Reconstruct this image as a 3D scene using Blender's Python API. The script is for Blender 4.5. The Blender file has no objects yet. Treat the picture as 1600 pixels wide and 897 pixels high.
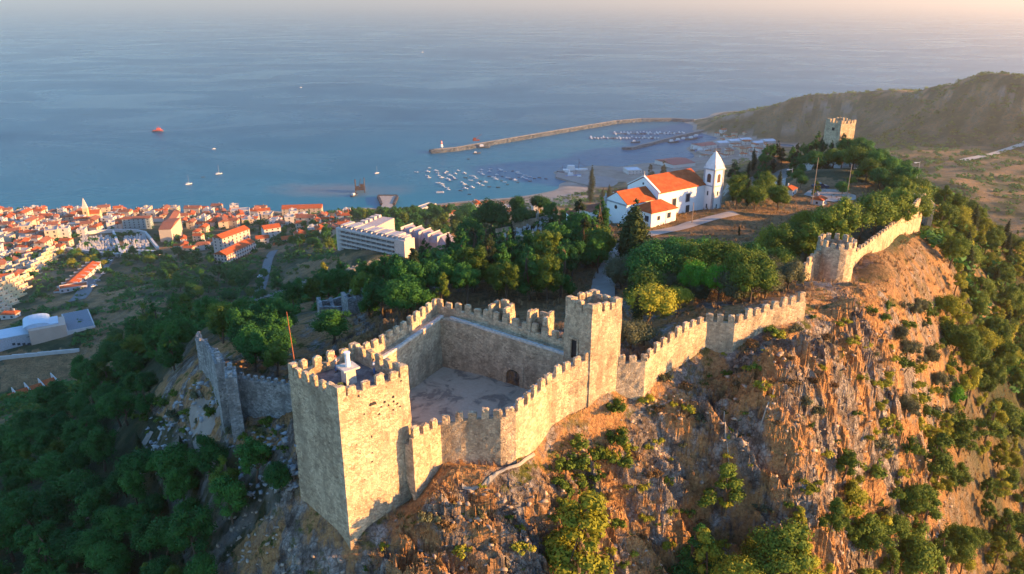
import bpy, bmesh, math, random
import numpy as np
from mathutils import Vector, Matrix
R = math.radians
rnd = random.Random(7)
sc = bpy.context.scene
col = sc.collection
# ------------------------------------------------------------------ camera
F = 1180.0; HY = -2.0; CZ = 288.0           # focal length and horizon row in photo pixels, camera height
TH = math.atan((448.5 - HY) / F); cT, sT = math.cos(TH), math.sin(TH)
cd = bpy.data.cameras.new('camera'); cam = bpy.data.objects.new('camera', cd); col.objects.link(cam)
cam.location = (0, 0, CZ); cam.rotation_euler = (math.pi / 2 - TH, 0, 0)
cd.sensor_width = 36; cd.lens = 36 * F / 1600; cd.clip_start = 1; cd.clip_end = 400000
sc.camera = cam
# ------------------------------------------------------------------ light
SUN_EL = 12.0; SUN_AZ = 8.0                 # degrees; azimuth measured from +X towards -Y
sx, sy, sz = math.cos(R(SUN_EL)) * math.cos(R(SUN_AZ)), -math.cos(R(SUN_EL)) * math.sin(R(SUN_AZ)), math.sin(R(SUN_EL))
ld = bpy.data.lights.new('sun', 'SUN'); ld.energy = 5.0; ld.angle = R(0.6); ld.color = (1.0, 0.52, 0.165)
sun = bpy.data.objects.new('sun', ld); col.objects.link(sun)
sun.rotation_euler = Vector((sx, sy, sz)).to_track_quat('Z', 'Y').to_euler()
w = bpy.data.worlds.new('World'); sc.world = w; w.use_nodes = True
wn = w.node_tree.nodes; wl = w.node_tree.links
bg = wn['Background']; sky = wn.new('ShaderNodeTexSky'); sky.sky_type = 'NISHITA'; sky.sun_disc = False
sky.sun_elevation = R(SUN_EL); sky.sun_rotation = math.atan2(sx, sy)
sky.altitude = 250; sky.air_density = 1.2; sky.dust_density = 0.6; sky.ozone_density = 5.0
wl.new(sky.outputs[0], bg.inputs[0]); bg.inputs[1].default_value = 0.15
sc.view_settings.view_transform = 'Standard'; sc.view_settings.look = 'None'
sc.view_settings.exposure = 1.72; sc.view_settings.gamma = 1.0; sc.view_settings.use_curve_mapping = False
sc.render.engine = 'CYCLES'
sc.cycles.max_bounces = 5; sc.cycles.diffuse_bounces = 2; sc.cycles.glossy_bounces = 2
sc.cycles.transmission_bounces = 2; sc.cycles.volume_bounces = 0; sc.cycles.transparent_max_bounces = 4
sc.cycles.use_denoising = True
# ------------------------------------------------------------------ helpers
def ray(px, py):
    u = (px - 800) / F; v = -(py - 448.5) / F
    return np.array([u, cT + v * sT, -sT + v * cT])
def at(px, py, z):                          # photo pixel + height -> world point
    d = ray(px, py); t = (z - CZ) / d[2]
    return (d[0] * t, d[1] * t, z)
def ad(px, dist, z):                        # photo column + distance + height
    # column as at the horizon depression of that point
    dep = math.atan2(CZ - z, dist)
    fwd = math.cos(dep - TH) * math.hypot(dist, CZ - z)
    return ((px - 800) / F * fwd, dist, z)
def proj(p):
    x, y, z = p[0], p[1], p[2] - CZ
    f = y * cT - z * sT; u = y * sT + z * cT
    return 800 + F * x / f, 448.5 - F * u / f
class NT:
    def __init__(s, m): s.t = m.node_tree; s.n = s.t.nodes; s.l = s.t.links
    def new(s, ty, **kw):
        n = s.n.new(ty)
        for k, v in kw.items():
            if k.startswith('i_'):
                key = k[2:]; key = int(key) if key.isdigit() else key
                if hasattr(v, 'is_linked') or isinstance(v, bpy.types.NodeSocket): s.l.new(v, n.inputs[key])
                else: n.inputs[key].default_value = v
            else: setattr(n, k, v)
        return n
    def link(s, a, b): s.l.new(a, b)
    def noise(s, vec, scale, detail=4, rough=.55, dist=0):
        n = s.new('ShaderNodeTexNoise'); s.l.new(vec, n.inputs['Vector'])
        n.inputs['Scale'].default_value = scale; n.inputs['Detail'].default_value = detail
        n.inputs['Roughness'].default_value = rough; n.inputs['Distortion'].default_value = dist
        return n.outputs[0]
    def ramp(s, fac, stops, interp='LINEAR'):
        n = s.new('ShaderNodeValToRGB'); s.l.new(fac, n.inputs[0]); cr = n.color_ramp; cr.interpolation = interp
        while len(cr.elements) < len(stops): cr.elements.new(0.5)
        for e, (p, c) in zip(cr.elements, stops):
            e.position = p; e.color = c if len(c) == 4 else (*c, 1)
        return n.outputs[0]
    def mix(s, fac, a, b, blend='MIX'):
        n = s.new('ShaderNodeMix', data_type='RGBA', blend_type=blend)
        for i, v in ((0, fac), (6, a), (7, b)):
            if isinstance(v, bpy.types.NodeSocket): s.l.new(v, n.inputs[i])
            elif i == 0: n.inputs[i].default_value = v
            else: n.inputs[i].default_value = (*v, 1) if len(v) == 3 else v
        return n.outputs[2]
    def math(s, op, a, b=0.0, clamp=False):
        n = s.new('ShaderNodeMath', operation=op, use_clamp=clamp)
        for i, v in ((0, a), (1, b)):
            if isinstance(v, bpy.types.NodeSocket): s.l.new(v, n.inputs[i])
            else: n.inputs[i].default_value = v
        return n.outputs[0]
    def mapping(s, vec, scale=(1, 1, 1), rot=(0, 0, 0), loc=(0, 0, 0)):
        n = s.new('ShaderNodeMapping'); s.l.new(vec, n.inputs[0])
        n.inputs['Scale'].default_value = scale; n.inputs['Rotation'].default_value = rot; n.inputs['Location'].default_value = loc
        return n.outputs[0]
    def bump(s, h, strength=.5, dist=.1):
        n = s.new('ShaderNodeBump'); s.l.new(h, n.inputs['Height'])
        n.inputs['Strength'].default_value = strength; n.inputs['Distance'].default_value = dist
        return n.outputs[0]
def mat(name, rough=.85, color=None, spec=.3):
    m = bpy.data.materials.new(name); m.use_nodes = True
    b = m.node_tree.nodes['Principled BSDF']; b.inputs['Roughness'].default_value = rough
    b.inputs['Specular IOR Level'].default_value = spec
    if color: b.inputs['Base Color'].default_value = (*color, 1)
    return m, NT(m), b
_simple = {}
def simple(name, c, rough=.8, var=.25, scale=1.5, spec=.3):
    """a plain paint or cloth: a little mottling over one base colour"""
    if name in _simple: return _simple[name]
    m, t, b = mat(name, rough, spec=spec)
    tc = t.new('ShaderNodeTexCoord').outputs['Object']
    n = t.noise(tc, scale, 4)
    cc = t.ramp(n, [(0.3, tuple(v * (1 - var) for v in c)), (0.7, tuple(min(1, v * (1 + var * .6)) for v in c))])
    t.link(cc, b.inputs['Base Color']); _simple[name] = m
    return m
class MB:
    def __init__(s): s.v = []; s.f = []; s.m = []
    def add(s, vs, fs, mi=0):
        o = len(s.v); s.v += [tuple(p) for p in vs]; s.f += [tuple(i + o for i in f) for f in fs]; s.m += [mi] * len(fs)
    def box(s, c, d, rz=0, mi=0, taper=1.0, tilt=None):
        """c centre of the base, d full sizes"""
        a, b, h = d[0] / 2, d[1] / 2, d[2]; ca, sa = math.cos(rz), math.sin(rz); vs = []
        for z, k in ((0, 1), (h, taper)):
            for x, y in ((-a, -b), (a, -b), (a, b), (-a, b)):
                vs.append((c[0] + (x * ca - y * sa) * k, c[1] + (x * sa + y * ca) * k, c[2] + z))
        s.add(vs, [(3, 2, 1, 0), (4, 5, 6, 7), (0, 1, 5, 4), (1, 2, 6, 5), (2, 3, 7, 6), (3, 0, 4, 7)], mi)
    def tube(s, p, q, r0, r1, n=8, mi=0, cap=True):
        p = Vector(p); q = Vector(q); d = (q - p).normalized()
        a = d.orthogonal().normalized(); b = d.cross(a); vs = []
        for c, r in ((p, r0), (q, r1)):
            for i in range(n):
                t = 2 * math.pi * i / n; vs.append(c + (a * math.cos(t) + b * math.sin(t)) * r)
        fs = [(i, (i + 1) % n, n + (i + 1) % n, n + i) for i in range(n)]
        if cap: fs += [tuple(range(n))[::-1], tuple(range(n, 2 * n))]
        s.add(vs, fs, mi)
    def gable(s, c, d, rise, rz=0, over=.3, mi=0, hip=0.0, thick=.12):
        """pitched roof, ridge along local x; c centre at eave height"""
        a, b = d[0] / 2 + over, d[1] / 2 + over; ca, sa = math.cos(rz), math.sin(rz)
        L = [(-a, -b, 0), (a, -b, 0), (a, b, 0), (-a, b, 0), (-a + hip, 0, rise), (a - hip, 0, rise)]
        L += [(x, y, z - thick) for x, y, z in L[:4]]
        vs = [(c[0] + x * ca - y * sa, c[1] + x * sa + y * ca, c[2] + z) for x, y, z in L]
        s.add(vs, [(0, 1, 5, 4), (2, 3, 4, 5), (1, 2, 5), (3, 0, 4), (6, 7, 1, 0), (7, 8, 2, 1), (8, 9, 3, 2), (9, 6, 0, 3), (9, 8, 7, 6)], mi)
    def poly(s, pts, z0, z1, mi=0):
        """vertical prism over a plan polygon (counter-clockwise)"""
        n = len(pts); vs = [(x, y, z0) for x, y in pts] + [(x, y, z1) for x, y in pts]
        s.add(vs, [tuple(range(n))[::-1], tuple(range(n, 2 * n))] + [(i, (i + 1) % n, n + (i + 1) % n, n + i) for i in range(n)], mi)
    def build(s, name, mats, parent=None, smooth=False, link=True):
        me = bpy.data.meshes.new(name); me.from_pydata(s.v, [], s.f)
        for m_ in (mats if isinstance(mats, (list, tuple)) else [mats]): me.materials.append(m_)
        if any(s.m): me.polygons.foreach_set('material_index', s.m)
        if smooth: me.polygons.foreach_set('use_smooth', [True] * len(s.f))
        me.update()
        return link_obj(name, me, parent)
def link_obj(name, me, parent=None):
    o = bpy.data.objects.new(name, me); col.objects.link(o)
    if parent: o.parent = parent
    return o
def thing(name, label, cat, loc=(0, 0, 0), rz=0, group=None):
    o = bpy.data.objects.new(name, None); col.objects.link(o); o.empty_display_size = .5
    o.location = loc; o.rotation_euler = (0, 0, rz); tag(o, label, cat, group); return o
def tag(o, label, cat, group=None):
    o['label'] = label; o['category'] = cat
    if group: o['group'] = group
    return o
def kind(o, k): o['kind'] = k; return o
def copy_tree(o, parent=None):
    c = o.copy(); col.objects.link(c)
    if parent: c.parent = parent
    for ch in o.children: copy_tree(ch, c)
    return c
class Proto:
    """a kind built once; the first use takes the original, later uses copy it and its parts"""
    def __init__(s, root): s.root = root; s.used = False
    def place(s, loc, rz=0, scale=1, label=None, group=None, cat=None):
        o = s.root if not s.used else copy_tree(s.root)
        s.used = True; o.location = loc; o.rotation_euler = (0, 0, rz)
        o.scale = scale if isinstance(scale, (tuple, list)) else (scale,) * 3
        if label: o['label'] = label
        if group: o['group'] = group
        if cat: o['category'] = cat
        return o
ORD = ['first', 'second', 'third', 'fourth', 'fifth', 'sixth', 'seventh', 'eighth', 'ninth', 'tenth', 'eleventh', 'twelfth', 'thirteenth',
       'fourteenth', 'fifteenth', 'sixteenth', 'seventeenth', 'eighteenth', 'nineteenth', 'twentieth']
ORD += ['twenty-' + o for o in ORD[:9]] + ['thirtieth'] + ['thirty-' + o for o in ORD[:9]] + ['fortieth']
def label_rows(objs, per=10, where='', order='left', rowword='row from the top'):
    """gives every one of a set of look-alikes a label that finds it: its look, then its row and place"""
    if not objs: return
    P = sorted([(proj(o.location), o) for o in objs], key=lambda t: t[0][1])
    nrow = max(1, math.ceil(len(P) / per)); k = math.ceil(len(P) / nrow)
    for r in range(nrow):
        row = sorted(P[r * k:(r + 1) * k], key=lambda t: t[0][0])
        for i, (_, o) in enumerate(row):
            pos = f'{ORD[i]} from left' if len(row) > 1 else 'alone'
            rr = f', {ORD[r]} row down' if nrow > 1 else ''
            o['label'] = f"{o['look']} {where}, {pos}{rr}".replace('  ', ' ').replace(' ,', ',')
            del o['look']
    for o in objs: pass
# ---- noise in numpy
_pr = np.random.RandomState(3); _perm = _pr.permutation(4096); _ang = _pr.rand(4096) * 2 * np.pi
_gx, _gy = np.cos(_ang), np.sin(_ang)
def perlin(x, y):
    xi = np.floor(x).astype(np.int64); yi = np.floor(y).astype(np.int64); xf = x - xi; yf = y - yi
    u = xf * xf * xf * (xf * (xf * 6 - 15) + 10); v = yf * yf * yf * (yf * (yf * 6 - 15) + 10)
    def g(a, b, dx, dy):
        h = _perm[(_perm[a & 4095] + b) & 4095]; return _gx[h] * dx + _gy[h] * dy
    n00 = g(xi, yi, xf, yf); n10 = g(xi + 1, yi, xf - 1, yf); n01 = g(xi, yi + 1, xf, yf - 1); n11 = g(xi + 1, yi + 1, xf - 1, yf - 1)
    return (n00 * (1 - u) + n10 * u) * (1 - v) + (n01 * (1 - u) + n11 * u) * v
def fbm(x, y, o=4, ridge=False, gain=.5):
    s = 0; a = 1; f = 1; t = 0
    for i in range(o):
        n = perlin(x * f + 17.3 * i, y * f - 9.1 * i)
        s = s + a * ((1 - 2.6 * np.abs(n)) if ridge else n * 1.6); t += a; a *= gain; f *= 2.03
    return s / t
def inpoly(px, py, poly):
    r = np.zeros(np.shape(px), bool); n = len(poly)
    for i in range(n):
        x0, y0 = poly[i]; x1, y1 = poly[(i + 1) % n]
        if y0 == y1: continue
        c = ((y0 > py) != (y1 > py)) & (px < (x1 - x0) * (py - y0) / (y1 - y0) + x0)
        r ^= c
    return r
def sstep(a, b, x):
    t = np.clip((x - a) / (b - a), 0, 1); return t * t * (3 - 2 * t)
# ------------------------------------------------------------------ terrain
GP = [ # photo column, row, ground height
 (545,852,235.9),(468,815,236.1),(641,768,237.5),(690,748,241),(735,724,242),(800,718,242),(860,652,243.5),(900,628,244.3),(940,612,245),(968,600,245),
 (1010,590,245.3),(1045,560,246.5),(1080,537,247.5),(1115,530,247.5),(1150,530,247.5),(1200,497,249.4),(1262,488,249.6),
 (545,893,233.5),(420,893,231),(300,893,226),(150,893,218),(0,893,212),(-150,893,205),(650,845,237),(720,800,238.5),(800,800,238),(800,893,234),(680,893,235),
 (860,720,239.8),(880,800,236.5),(880,893,232),(950,700,239),(950,800,234),(950,893,229),(1020,660,241),(1100,600,243),(1100,700,238),(1100,800,231),(1100,893,225),(1180,570,246),(1180,650,242),(1180,750,235),
 (1250,560,246),(1250,650,241),(1250,750,235),(1250,893,227),(1330,520,245.5),(1330,600,241),(1330,700,233),(1330,800,226),(1330,893,219),
 (1307,453,244),(1270,440,247),(1350,440,244.5),(1400,430,245),(1400,500,243),(1400,600,237),(1400,750,225),(1400,893,214),(1430,385,243.5),(1440,367,241),
 (1480,400,237),(1480,500,231),(1480,600,224),(1480,750,211),(1480,893,200),(1590,420,214),(1590,500,208),(1590,600,203),(1590,750,195),(1590,893,188),
 (1750,450,200),(1750,600,190),(1750,893,175),(1500,335,222),(1480,355,232),
 # left slope
 (0,800,205),(150,800,215),(300,800,226),(400,800,233),(440,725,239),(350,700,235),(250,700,222),(150,700,205),(0,700,186),(-150,700,170),
 (300,640,234),(370,672,237.5),(440,662,239.2),(405,662,238.3),(385,640,238.6),(300,594,237),(250,620,225),(200,650,212),(340,620,237),(300,530,226),(250,505,203),(200,560,190),(100,645,170),(0,676,160),
 (-150,660,130),(30,645,90),(280,560,222),(-150,540,80),(0,600,82),(100,598,83),(125,548,88),(60,560,87),(0,545,85),(130,520,90),(200,490,94),(280,445,90),(250,405,60),(160,460,76),(340,435,85),(400,430,88),
 (0,480,66),(-150,480,60),(60,440,62),(0,420,48),(120,420,58),(430,385,72),(470,405,98),(505,425,122),(520,400,124),(410,470,110),(330,475,108),(380,455,98),(250,470,100),(440,440,108),
 (100,370,32),(0,370,28),(200,370,34),(300,365,32),(0,345,14),(150,345,16),(300,345,12),(-200,345,12),(-200,400,40),(400,350,18),(400,380,52),(340,400,70),(480,350,40),(480,375,75),(540,345,50),(420,335,6),(520,330,8),
 (60,334,5),(200,334,4),(340,333,4),(-200,334,5),
 # hotel and middle
 (530,392,128),(590,402,136),(650,417,150),(640,350,100),(600,340,60),(690,345,66),(640,328,10),(700,325,14),(700,400,188),(680,425,192),(740,397,196),(820,368,196),(880,352,196),(760,345,60),(800,327,14),(860,325,28),(850,345,92),(900,318,20),
 (600,520,239.5),(640,500,240),(480,560,238),(400,520,231),(400,560,236),(350,500,222),(340,545,234),(550,490,237),(620,450,231),(560,455,222),(500,462,214),(430,480,208),(590,430,206),(420,500,222),
 (700,455,240),(760,440,240),(820,455,241),(900,440,241),(880,400,238),(760,410,230),(650,420,222),(840,385,234),(700,430,234),(940,480,243),(940,420,241),(945,390,241),
 (930,360,240),(960,358,241),(1060,360,241.5),(1125,332,242),(1000,375,241.5),(1150,345,242),(1150,370,242.5),(1060,400,243),(1050,440,244.5),(1150,430,245),(1250,400,243.5),(1200,460,247.5),(1050,500,247),(1130,460,246.5),(990,520,246.5),
 (1200,310,240.5),(1280,290,240),(1300,320,240),(1360,310,240),(1240,272,238),(1330,262,238),(1310,226,238.5),(1270,240,236),(1200,250,229),(1150,270,226),(1380,270,238),(1410,290,238.5),(1340,350,242.5),(1400,330,241.5),(1250,340,241.5),
 # valley and hills on the right
 (1560,340,108),(1450,282,112),(1590,230,92),(1500,240,96),(1400,240,98),(1600,300,104),(1750,330,110),(1540,121,172),(1500,128,158),(1450,139,133),(1600,136,165),(1700,150,150),(1350,152,98),(1250,167,70),(1190,176,50),(1140,180,34),(1110,186,10),
 (1500,180,118),(1420,190,84),(1350,190,62),(1250,200,28),(1180,200,20),(1160,215,5),(1200,225,5),(1120,232,4),(1150,240,5),(1100,238,3),(1590,190,120),(1450,215,88),(1210,240,10),
 (880,285,3),(930,275,3),(980,272,4),(930,300,6),(1060,258,4),(1000,258,4),(940,262,3),(900,310,10),(1085,190,3),
]
GD = [ # photo column, distance, height (ground the photo does not show)
 (950,230,216),(950,300,150),(950,500,62),(950,800,22),(850,420,120),(850,600,60),(700,400,150),(700,550,100),(1200,262,224),(1225,275,226),(1250,290,226),(1100,230,222),(1100,300,168),(1100,500,80),(1100,900,22),(1200,370,200),(1200,500,112),(1200,900,34),(1310,345,214),
 (1310,450,140),(1310,700,84),(1400,330,180),(1400,500,116),(1480,300,160),(1480,450,118),(1540,350,130),(0,40,212),(400,40,216),(800,40,218),(1200,40,212),(1600,40,196),(0,25,206),(800,25,210),(1600,25,196),(2400,60,170),(2600,150,160),(2600,600,90),(2600,1400,150),(-800,60,190),(-1000,200,90),(-1000,500,40),
 (1200,1780,45),(1250,1760,60),(1300,1640,82),(1300,1780,72),(1350,1700,88),(1400,1560,112),(1400,1680,98),(1540,1300,160),(1540,1450,120),(1500,1400,140),(1450,1530,112),(1600,1250,145),(1600,1450,110),(1350,1850,70),(1250,2000,40),(1650,1250,130),
 (1540,1900,60),(1700,1900,60),(1540,2400,-12),(1750,2400,-12),(2400,2400,-12),(1450,2150,-10),(1350,2150,-10),(1250,2150,-12),(1150,2200,-12),
]
COAST = [(-300,331),(-100,330),(60,329),(200,329),(330,330),(400,327),(440,331),(510,331),(560,325),(600,326),(650,323),(700,317),(760,312),(830,305),(866,297),(905,288),(868,276),(866,268),(905,264),(985,262),(1045,252),(1085,247),(1110,240),(1075,236),(1095,225),(1118,213),(1095,207),(1088,197),(1070,192),(1085,187),(1108,183)]
SEA = []
for i in range(len(COAST) - 2):
    x, y = COAST[i]
    if i < 15: SEA += [(x, y - 3, -2.5), (x, y - 12, -8)]
for x in range(-300, 1050, 100):
    for y in (40, 90, 150, 210, 250): SEA.append((x, y, -15))
SEA += [(x, 290, -10) for x in range(-300, 800, 100)] + [(700, 285, -8), (800, 285, -6), (840, 270, -6), (900, 250, -6), (1000, 240, -6), (1040, 225, -6), (950, 225, -6), (1050, 212, -5), (1130,165,-14),(1250,150,-14),(1400,120,-14),(1600,90,-14),(1100,172,-8),(1070,180,-3),(1040,205,-5),(1075,220,-3),(1060,240,-4)]
cps = [at(*p) for p in GP] + [ad(*p) for p in GD] + [at(x, y, 0.4) for x, y in COAST] + [at(*p) for p in SEA]
cps = np.array(cps)
def pol(x, y): return np.arctan2(x, y), np.log(np.hypot(x, y))
_ca, _cr = pol(cps[:, 0], cps[:, 1]); _C2 = .035 ** 2
_K = np.sqrt((_ca[:, None] - _ca) ** 2 + (_cr[:, None] - _cr) ** 2 + _C2)
_n = len(cps); _A = np.zeros((_n + 3, _n + 3)); _A[:_n, :_n] = -_K + np.eye(_n) * 0.0008
_A[:_n, _n] = 1; _A[:_n, _n + 1] = _ca; _A[:_n, _n + 2] = _cr; _A[_n:, :_n] = _A[:_n, _n:].T
_W = np.linalg.solve(_A, np.concatenate([cps[:, 2], [0, 0, 0]]))
def rbf(x, y):
    x = np.atleast_1d(np.asarray(x, float)).ravel(); y = np.atleast_1d(np.asarray(y, float)).ravel(); a, r = pol(x, y); out = np.empty(len(x))
    for i in range(0, len(x), 20000):
        k = np.sqrt((a[i:i+20000, None] - _ca) ** 2 + (r[i:i+20000, None] - _cr) ** 2 + _C2)
        out[i:i+20000] = -k @ _W[:_n] + _W[_n] + _W[_n + 1] * a[i:i+20000] + _W[_n + 2] * r[i:i+20000]
    return out
# cliff area: distance-based mask along the rock face
def facet(a, b, cell, seed):
    """fractured blocks: each cell of a jittered grid is its own tilted plane"""
    a = a / cell; b = b / cell; ia = np.floor(a).astype(np.int64); ib = np.floor(b).astype(np.int64); best = np.full(len(a), 9e9); out = np.zeros(len(a))
    for di in (-1, 0, 1):
        for dj in (-1, 0, 1):
            i = ia + di; j = ib + dj; h = _perm[(_perm[(i + seed) & 4095] + j) & 4095]; h2 = _perm[(h + 77) & 4095]; h3 = _perm[(h2 + 913) & 4095]; h4 = _perm[(h3 + 51) & 4095]; h5 = _perm[(h4 + 333) & 4095]
            dx = a - (i + h / 4096); dy = b - (j + h2 / 4096); d = np.abs(dx) * .6 + np.hypot(dx, dy); k = d < best
            best = np.where(k, d, best); out = np.where(k, (h3 / 4096 - .5) + dx * (h4 / 2048 - 1) * .9 + dy * (h5 / 2048 - 1) * .9, out)
    return out
def cliffmask(x, y):
    d = np.hypot(x, y); m = sstep(130, 100, d) * sstep(-34, -20, x)
    return m
# plan of the enclosure (world xy), filled in for the castle below
TL, TF, TR, TB = (-22.5, 67.9), (-16.4, 62.6), (-10.4, 67.5), (-16.7, 73.0)
V2 = lambda px, py, z: at(px, py, z)[:2]
FRONT = [(-10.1, 66.0), (-7.55, 69.3), (-4.35, 69.2), (-1.2, 68.7), (0.4, 69.1), (1.6, 70.4), (2.7, 72.1), (4.4, 74.4), (6.45, 76.0), (9.3, 77.5)]
FRONTZ = [247.3, 247.0, 247.7, 248.1, 248.5, 248.8, 249.1, 249.6, 250.2, 251.0]
S_L, S_F, S_R, S_B = (6.1, 80.0), (8.9, 77.2), (12.5, 79.5), (9.6, 82.4)
BC = (-8.7, 89.3)                            # inner back corner of the courtyard
RIGHTW = [(12.2, 79.3), (15.6, 79.3), (18.3, 82.0), (21.9, 84.8), (24.5, 86.6), (27.7, 86.0), (32.1, 87.8), (37.7, 89.7)]
COURT = [TR] + FRONT[:-1] + [S_F, S_L, BC, (-18.2, 71.9), TB]
COURT_Z = 243.0
def dist_poly(x, y, poly):
    d = np.full(np.shape(x), 1e9); n = len(poly)
    for i in range(n):
        ax, ay = poly[i]; bx, by = poly[(i + 1) % n]; dx, dy = bx - ax, by - ay
        t = np.clip(((x - ax) * dx + (y - ay) * dy) / (dx * dx + dy * dy + 1e-9), 0, 1)
        d = np.minimum(d, np.hypot(x - ax - t * dx, y - ay - t * dy))
    return d
def dist_line(x, y, pts):
    d = np.full(np.shape(x), 1e9)
    for (ax, ay), (bx, by) in zip(pts[:-1], pts[1:]):
        dx, dy = bx - ax, by - ay; t = np.clip(((x - ax) * dx + (y - ay) * dy) / (dx * dx + dy * dy + 1e-9), 0, 1)
        d = np.minimum(d, np.hypot(x - ax - t * dx, y - ay - t * dy))
    return d
RIM = [(-28, 70), TF] + FRONT + RIGHTW + [(51.6, 113), (57, 116), (90, 157)]
BUMPF = True
def height(x, y, detail=True):
    x = np.atleast_1d(np.asarray(x, float)).ravel(); y = np.atleast_1d(np.asarray(y, float)).ravel()
    z = rbf(x, y); d = np.hypot(x, y)
    if detail:
        land = sstep(-1, 4, z)
        # large relief far away
        z = z + land * sstep(250, 900, d) * (fbm(x / 260, y / 260, 5, True) - .35) * np.clip(z * .07, 0, 6)
        z = z + land * sstep(90, 140, d) * fbm(x / 22, y / 22, 3) * 1.0 * sstep(900, 300, d)
        # rock face: ribs and gullies running down, then blocks and crags
        dr = dist_line(x, y, RIM); m = cliffmask(x, y) * sstep(.6, 5.0, dr) * sstep(-40, -20, x + 0 * y)
        front = (y < np.interp(x, [-200, -20, -16, 9, 12, 38, 52, 60, 95], [200, 200, 63, 77, 79, 90, 110, 122, 160]) + 3)
        m = m * front
        t = -x * .5 + y * .86; s = x * .86 + y * .5 + t * .85
        wx = fbm(x / 13, y / 13, 3) * 5
        rib = fbm((s + wx) / 7.5, t / 26 + 3.1, 3, True)
        rib2 = fbm((s + wx * .6) / 2.7, t / 8 + 9.7, 3, True)
        z = z + m * (rib * 4.2 - 1.5 + rib2 * 1.9 - .6)
        blk = fbm(s / 1.5 + 5, t / 1.5, 4, True, .62)
        m2 = sstep(.3, 2.5, dr) * sstep(120, 105, d) * sstep(-60, -30, x)
        sw = s + fbm(x / 2.2, y / 2.2, 3) * 1.2; crag = facet(sw, t * .62, 2.7, 5) * 2.3 + facet(sw, t * .7, 1.15, 900) * .95 + facet(sw, t, .55, 300) * .35
        z = z + np.where(front, m2 * (blk * .45 - .15 + m * crag * sstep(-.6, .5, fbm(x / 9 + 5, y / 9, 3) + .35)), 0) * np.where(x < -22, .7, 1)
        # terraced ledges on the rock
        q = (z + fbm(x / 5, y / 5, 2) * 1.5) / 1.7; fr = q - np.floor(q)
        z = z + m * (sstep(.55, 1, fr) - fr) * .75
        # rough limestone west of the gate
        wl = inpoly(x, y, [(-52, 112), (-22, 88), (-24, 66), (-34, 62), (-46, 84), (-60, 100)])
        z = z + wl * (fbm(x / 2.2, y / 2.2, 4, True) - .3) * .8
    ins = inpoly(x, y, COURT); z = np.where(ins, np.minimum(z, COURT_Z - .6), z)
    # keep the ground behind the enclosure's walls from burying them
    dc = dist_poly(x, y, COURT); z = np.where((~ins) & (dc < 2.2), np.minimum(z, np.where((x < .5) & (y < 75), 241.2 + dc * .5, 242 + dc * .8 + np.where(x > -2, 2.6, 0))), z)
    tw = inpoly(x, y, [TL, TF, TR, TB]); z = np.where(tw, np.minimum(z, 236), z)
    ck = dist_line(x, y, [(-200, 860), (-60, 800)]) * 0
    return z + ck
def gz(x, y): return float(height([x], [y])[0])
def hit(px, py):
    """where the sight line of a photo pixel meets the ground"""
    d = ray(px, py); t = np.exp(np.linspace(math.log(30), math.log(6000), 1500)) / d[1]
    X, Y, Z = d[0] * t, d[1] * t, CZ + d[2] * t
    g = height(X, Y); b = np.nonzero(Z < g)[0]
    if not len(b): return None
    i = b[0]; i0 = max(i - 1, 0)
    a0, a1 = Z[i0] - g[i0], Z[i] - g[i]; f = a0 / (a0 - a1 + 1e-9) if i else 0
    tt = t[i0] + (t[i] - t[i0]) * f
    return (float(d[0] * tt), float(d[1] * tt), float(CZ + d[2] * tt))
# grid: azimuth x distance, dense where the photo is near
az = np.radians(np.concatenate([np.linspace(-62, -38, 60, endpoint=False), np.linspace(-38, 38, 1180, endpoint=False), np.linspace(38, 66, 70)]))
rr = np.concatenate([np.linspace(22, 56, 40, endpoint=False), np.linspace(56, 128, 470, endpoint=False), np.exp(np.linspace(math.log(128), math.log(900), 400, endpoint=False)), np.exp(np.linspace(math.log(900), math.log(3600), 160))])
AA, RR = np.meshgrid(az, rr); TX = (RR * np.sin(AA)).ravel(); TY = (RR * np.cos(AA)).ravel()
TZ = height(TX, TY)
nR, nA = AA.shape
me = bpy.data.meshes.new('hillside'); me.vertices.add(nR * nA)
me.vertices.foreach_set('co', np.stack([TX, TY, TZ], 1).ravel())
ii = (np.arange(nR - 1)[:, None] * nA + np.arange(nA - 1)).ravel()
quads = np.stack([ii, ii + 1, ii + nA + 1, ii + nA], 1)
zq = TZ[quads].max(1); quads = quads[zq > -14]
me.loops.add(quads.size); me.loops.foreach_set('vertex_index', quads.ravel())
me.polygons.add(len(quads)); me.polygons.foreach_set('loop_start', np.arange(0, quads.size, 4)); me.polygons.foreach_set('loop_total', np.full(len(quads), 4))
me.polygons.foreach_set('use_smooth', np.ones(len(quads), bool))
_fc = np.hypot(TX, TY)[quads[:, 0]]; me.polygons.foreach_set('use_smooth', ~((_fc < 125) & (TX[quads[:, 0]] > -30)))
me.update(); me.validate()
# ground cover zones, painted per vertex: R dry grass or bare soil, G green scrub, B pale made ground
def PX(x, y, z):
    zz = z - CZ; f = y * cT - zz * sT; u = y * sT + zz * cT; return 800 + F * x / f, 448.5 - F * u / f
_px, _py = PX(TX, TY, TZ); _d = np.hypot(TX, TY)
_jx = fbm(_px / 22, _py / 14, 3) * 14; _jy = fbm(_px / 22 + 40, _py / 14, 3) * 8
def Z(poly, d0, d1, j=1.0): return inpoly(_px + _jx * j, _py + _jy * j, poly) & (_d > d0) & (_d < d1)
dry = np.zeros(len(TX)); grn = np.zeros(len(TX)); made = np.zeros(len(TX))
n1 = fbm(TX / 34, TY / 34, 4); n2 = fbm(TX / 90 + 7, TY / 90, 4); n3 = fbm(TX / 6, TY / 6, 4)
far = sstep(110, 160, _d)
grn = np.maximum(grn, far * sstep(-.25, .25, n1 + n2 * .6 + .12))
dry = np.maximum(dry, far * sstep(.1, .45, -n1 - n2 * .4 + .15))
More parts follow.
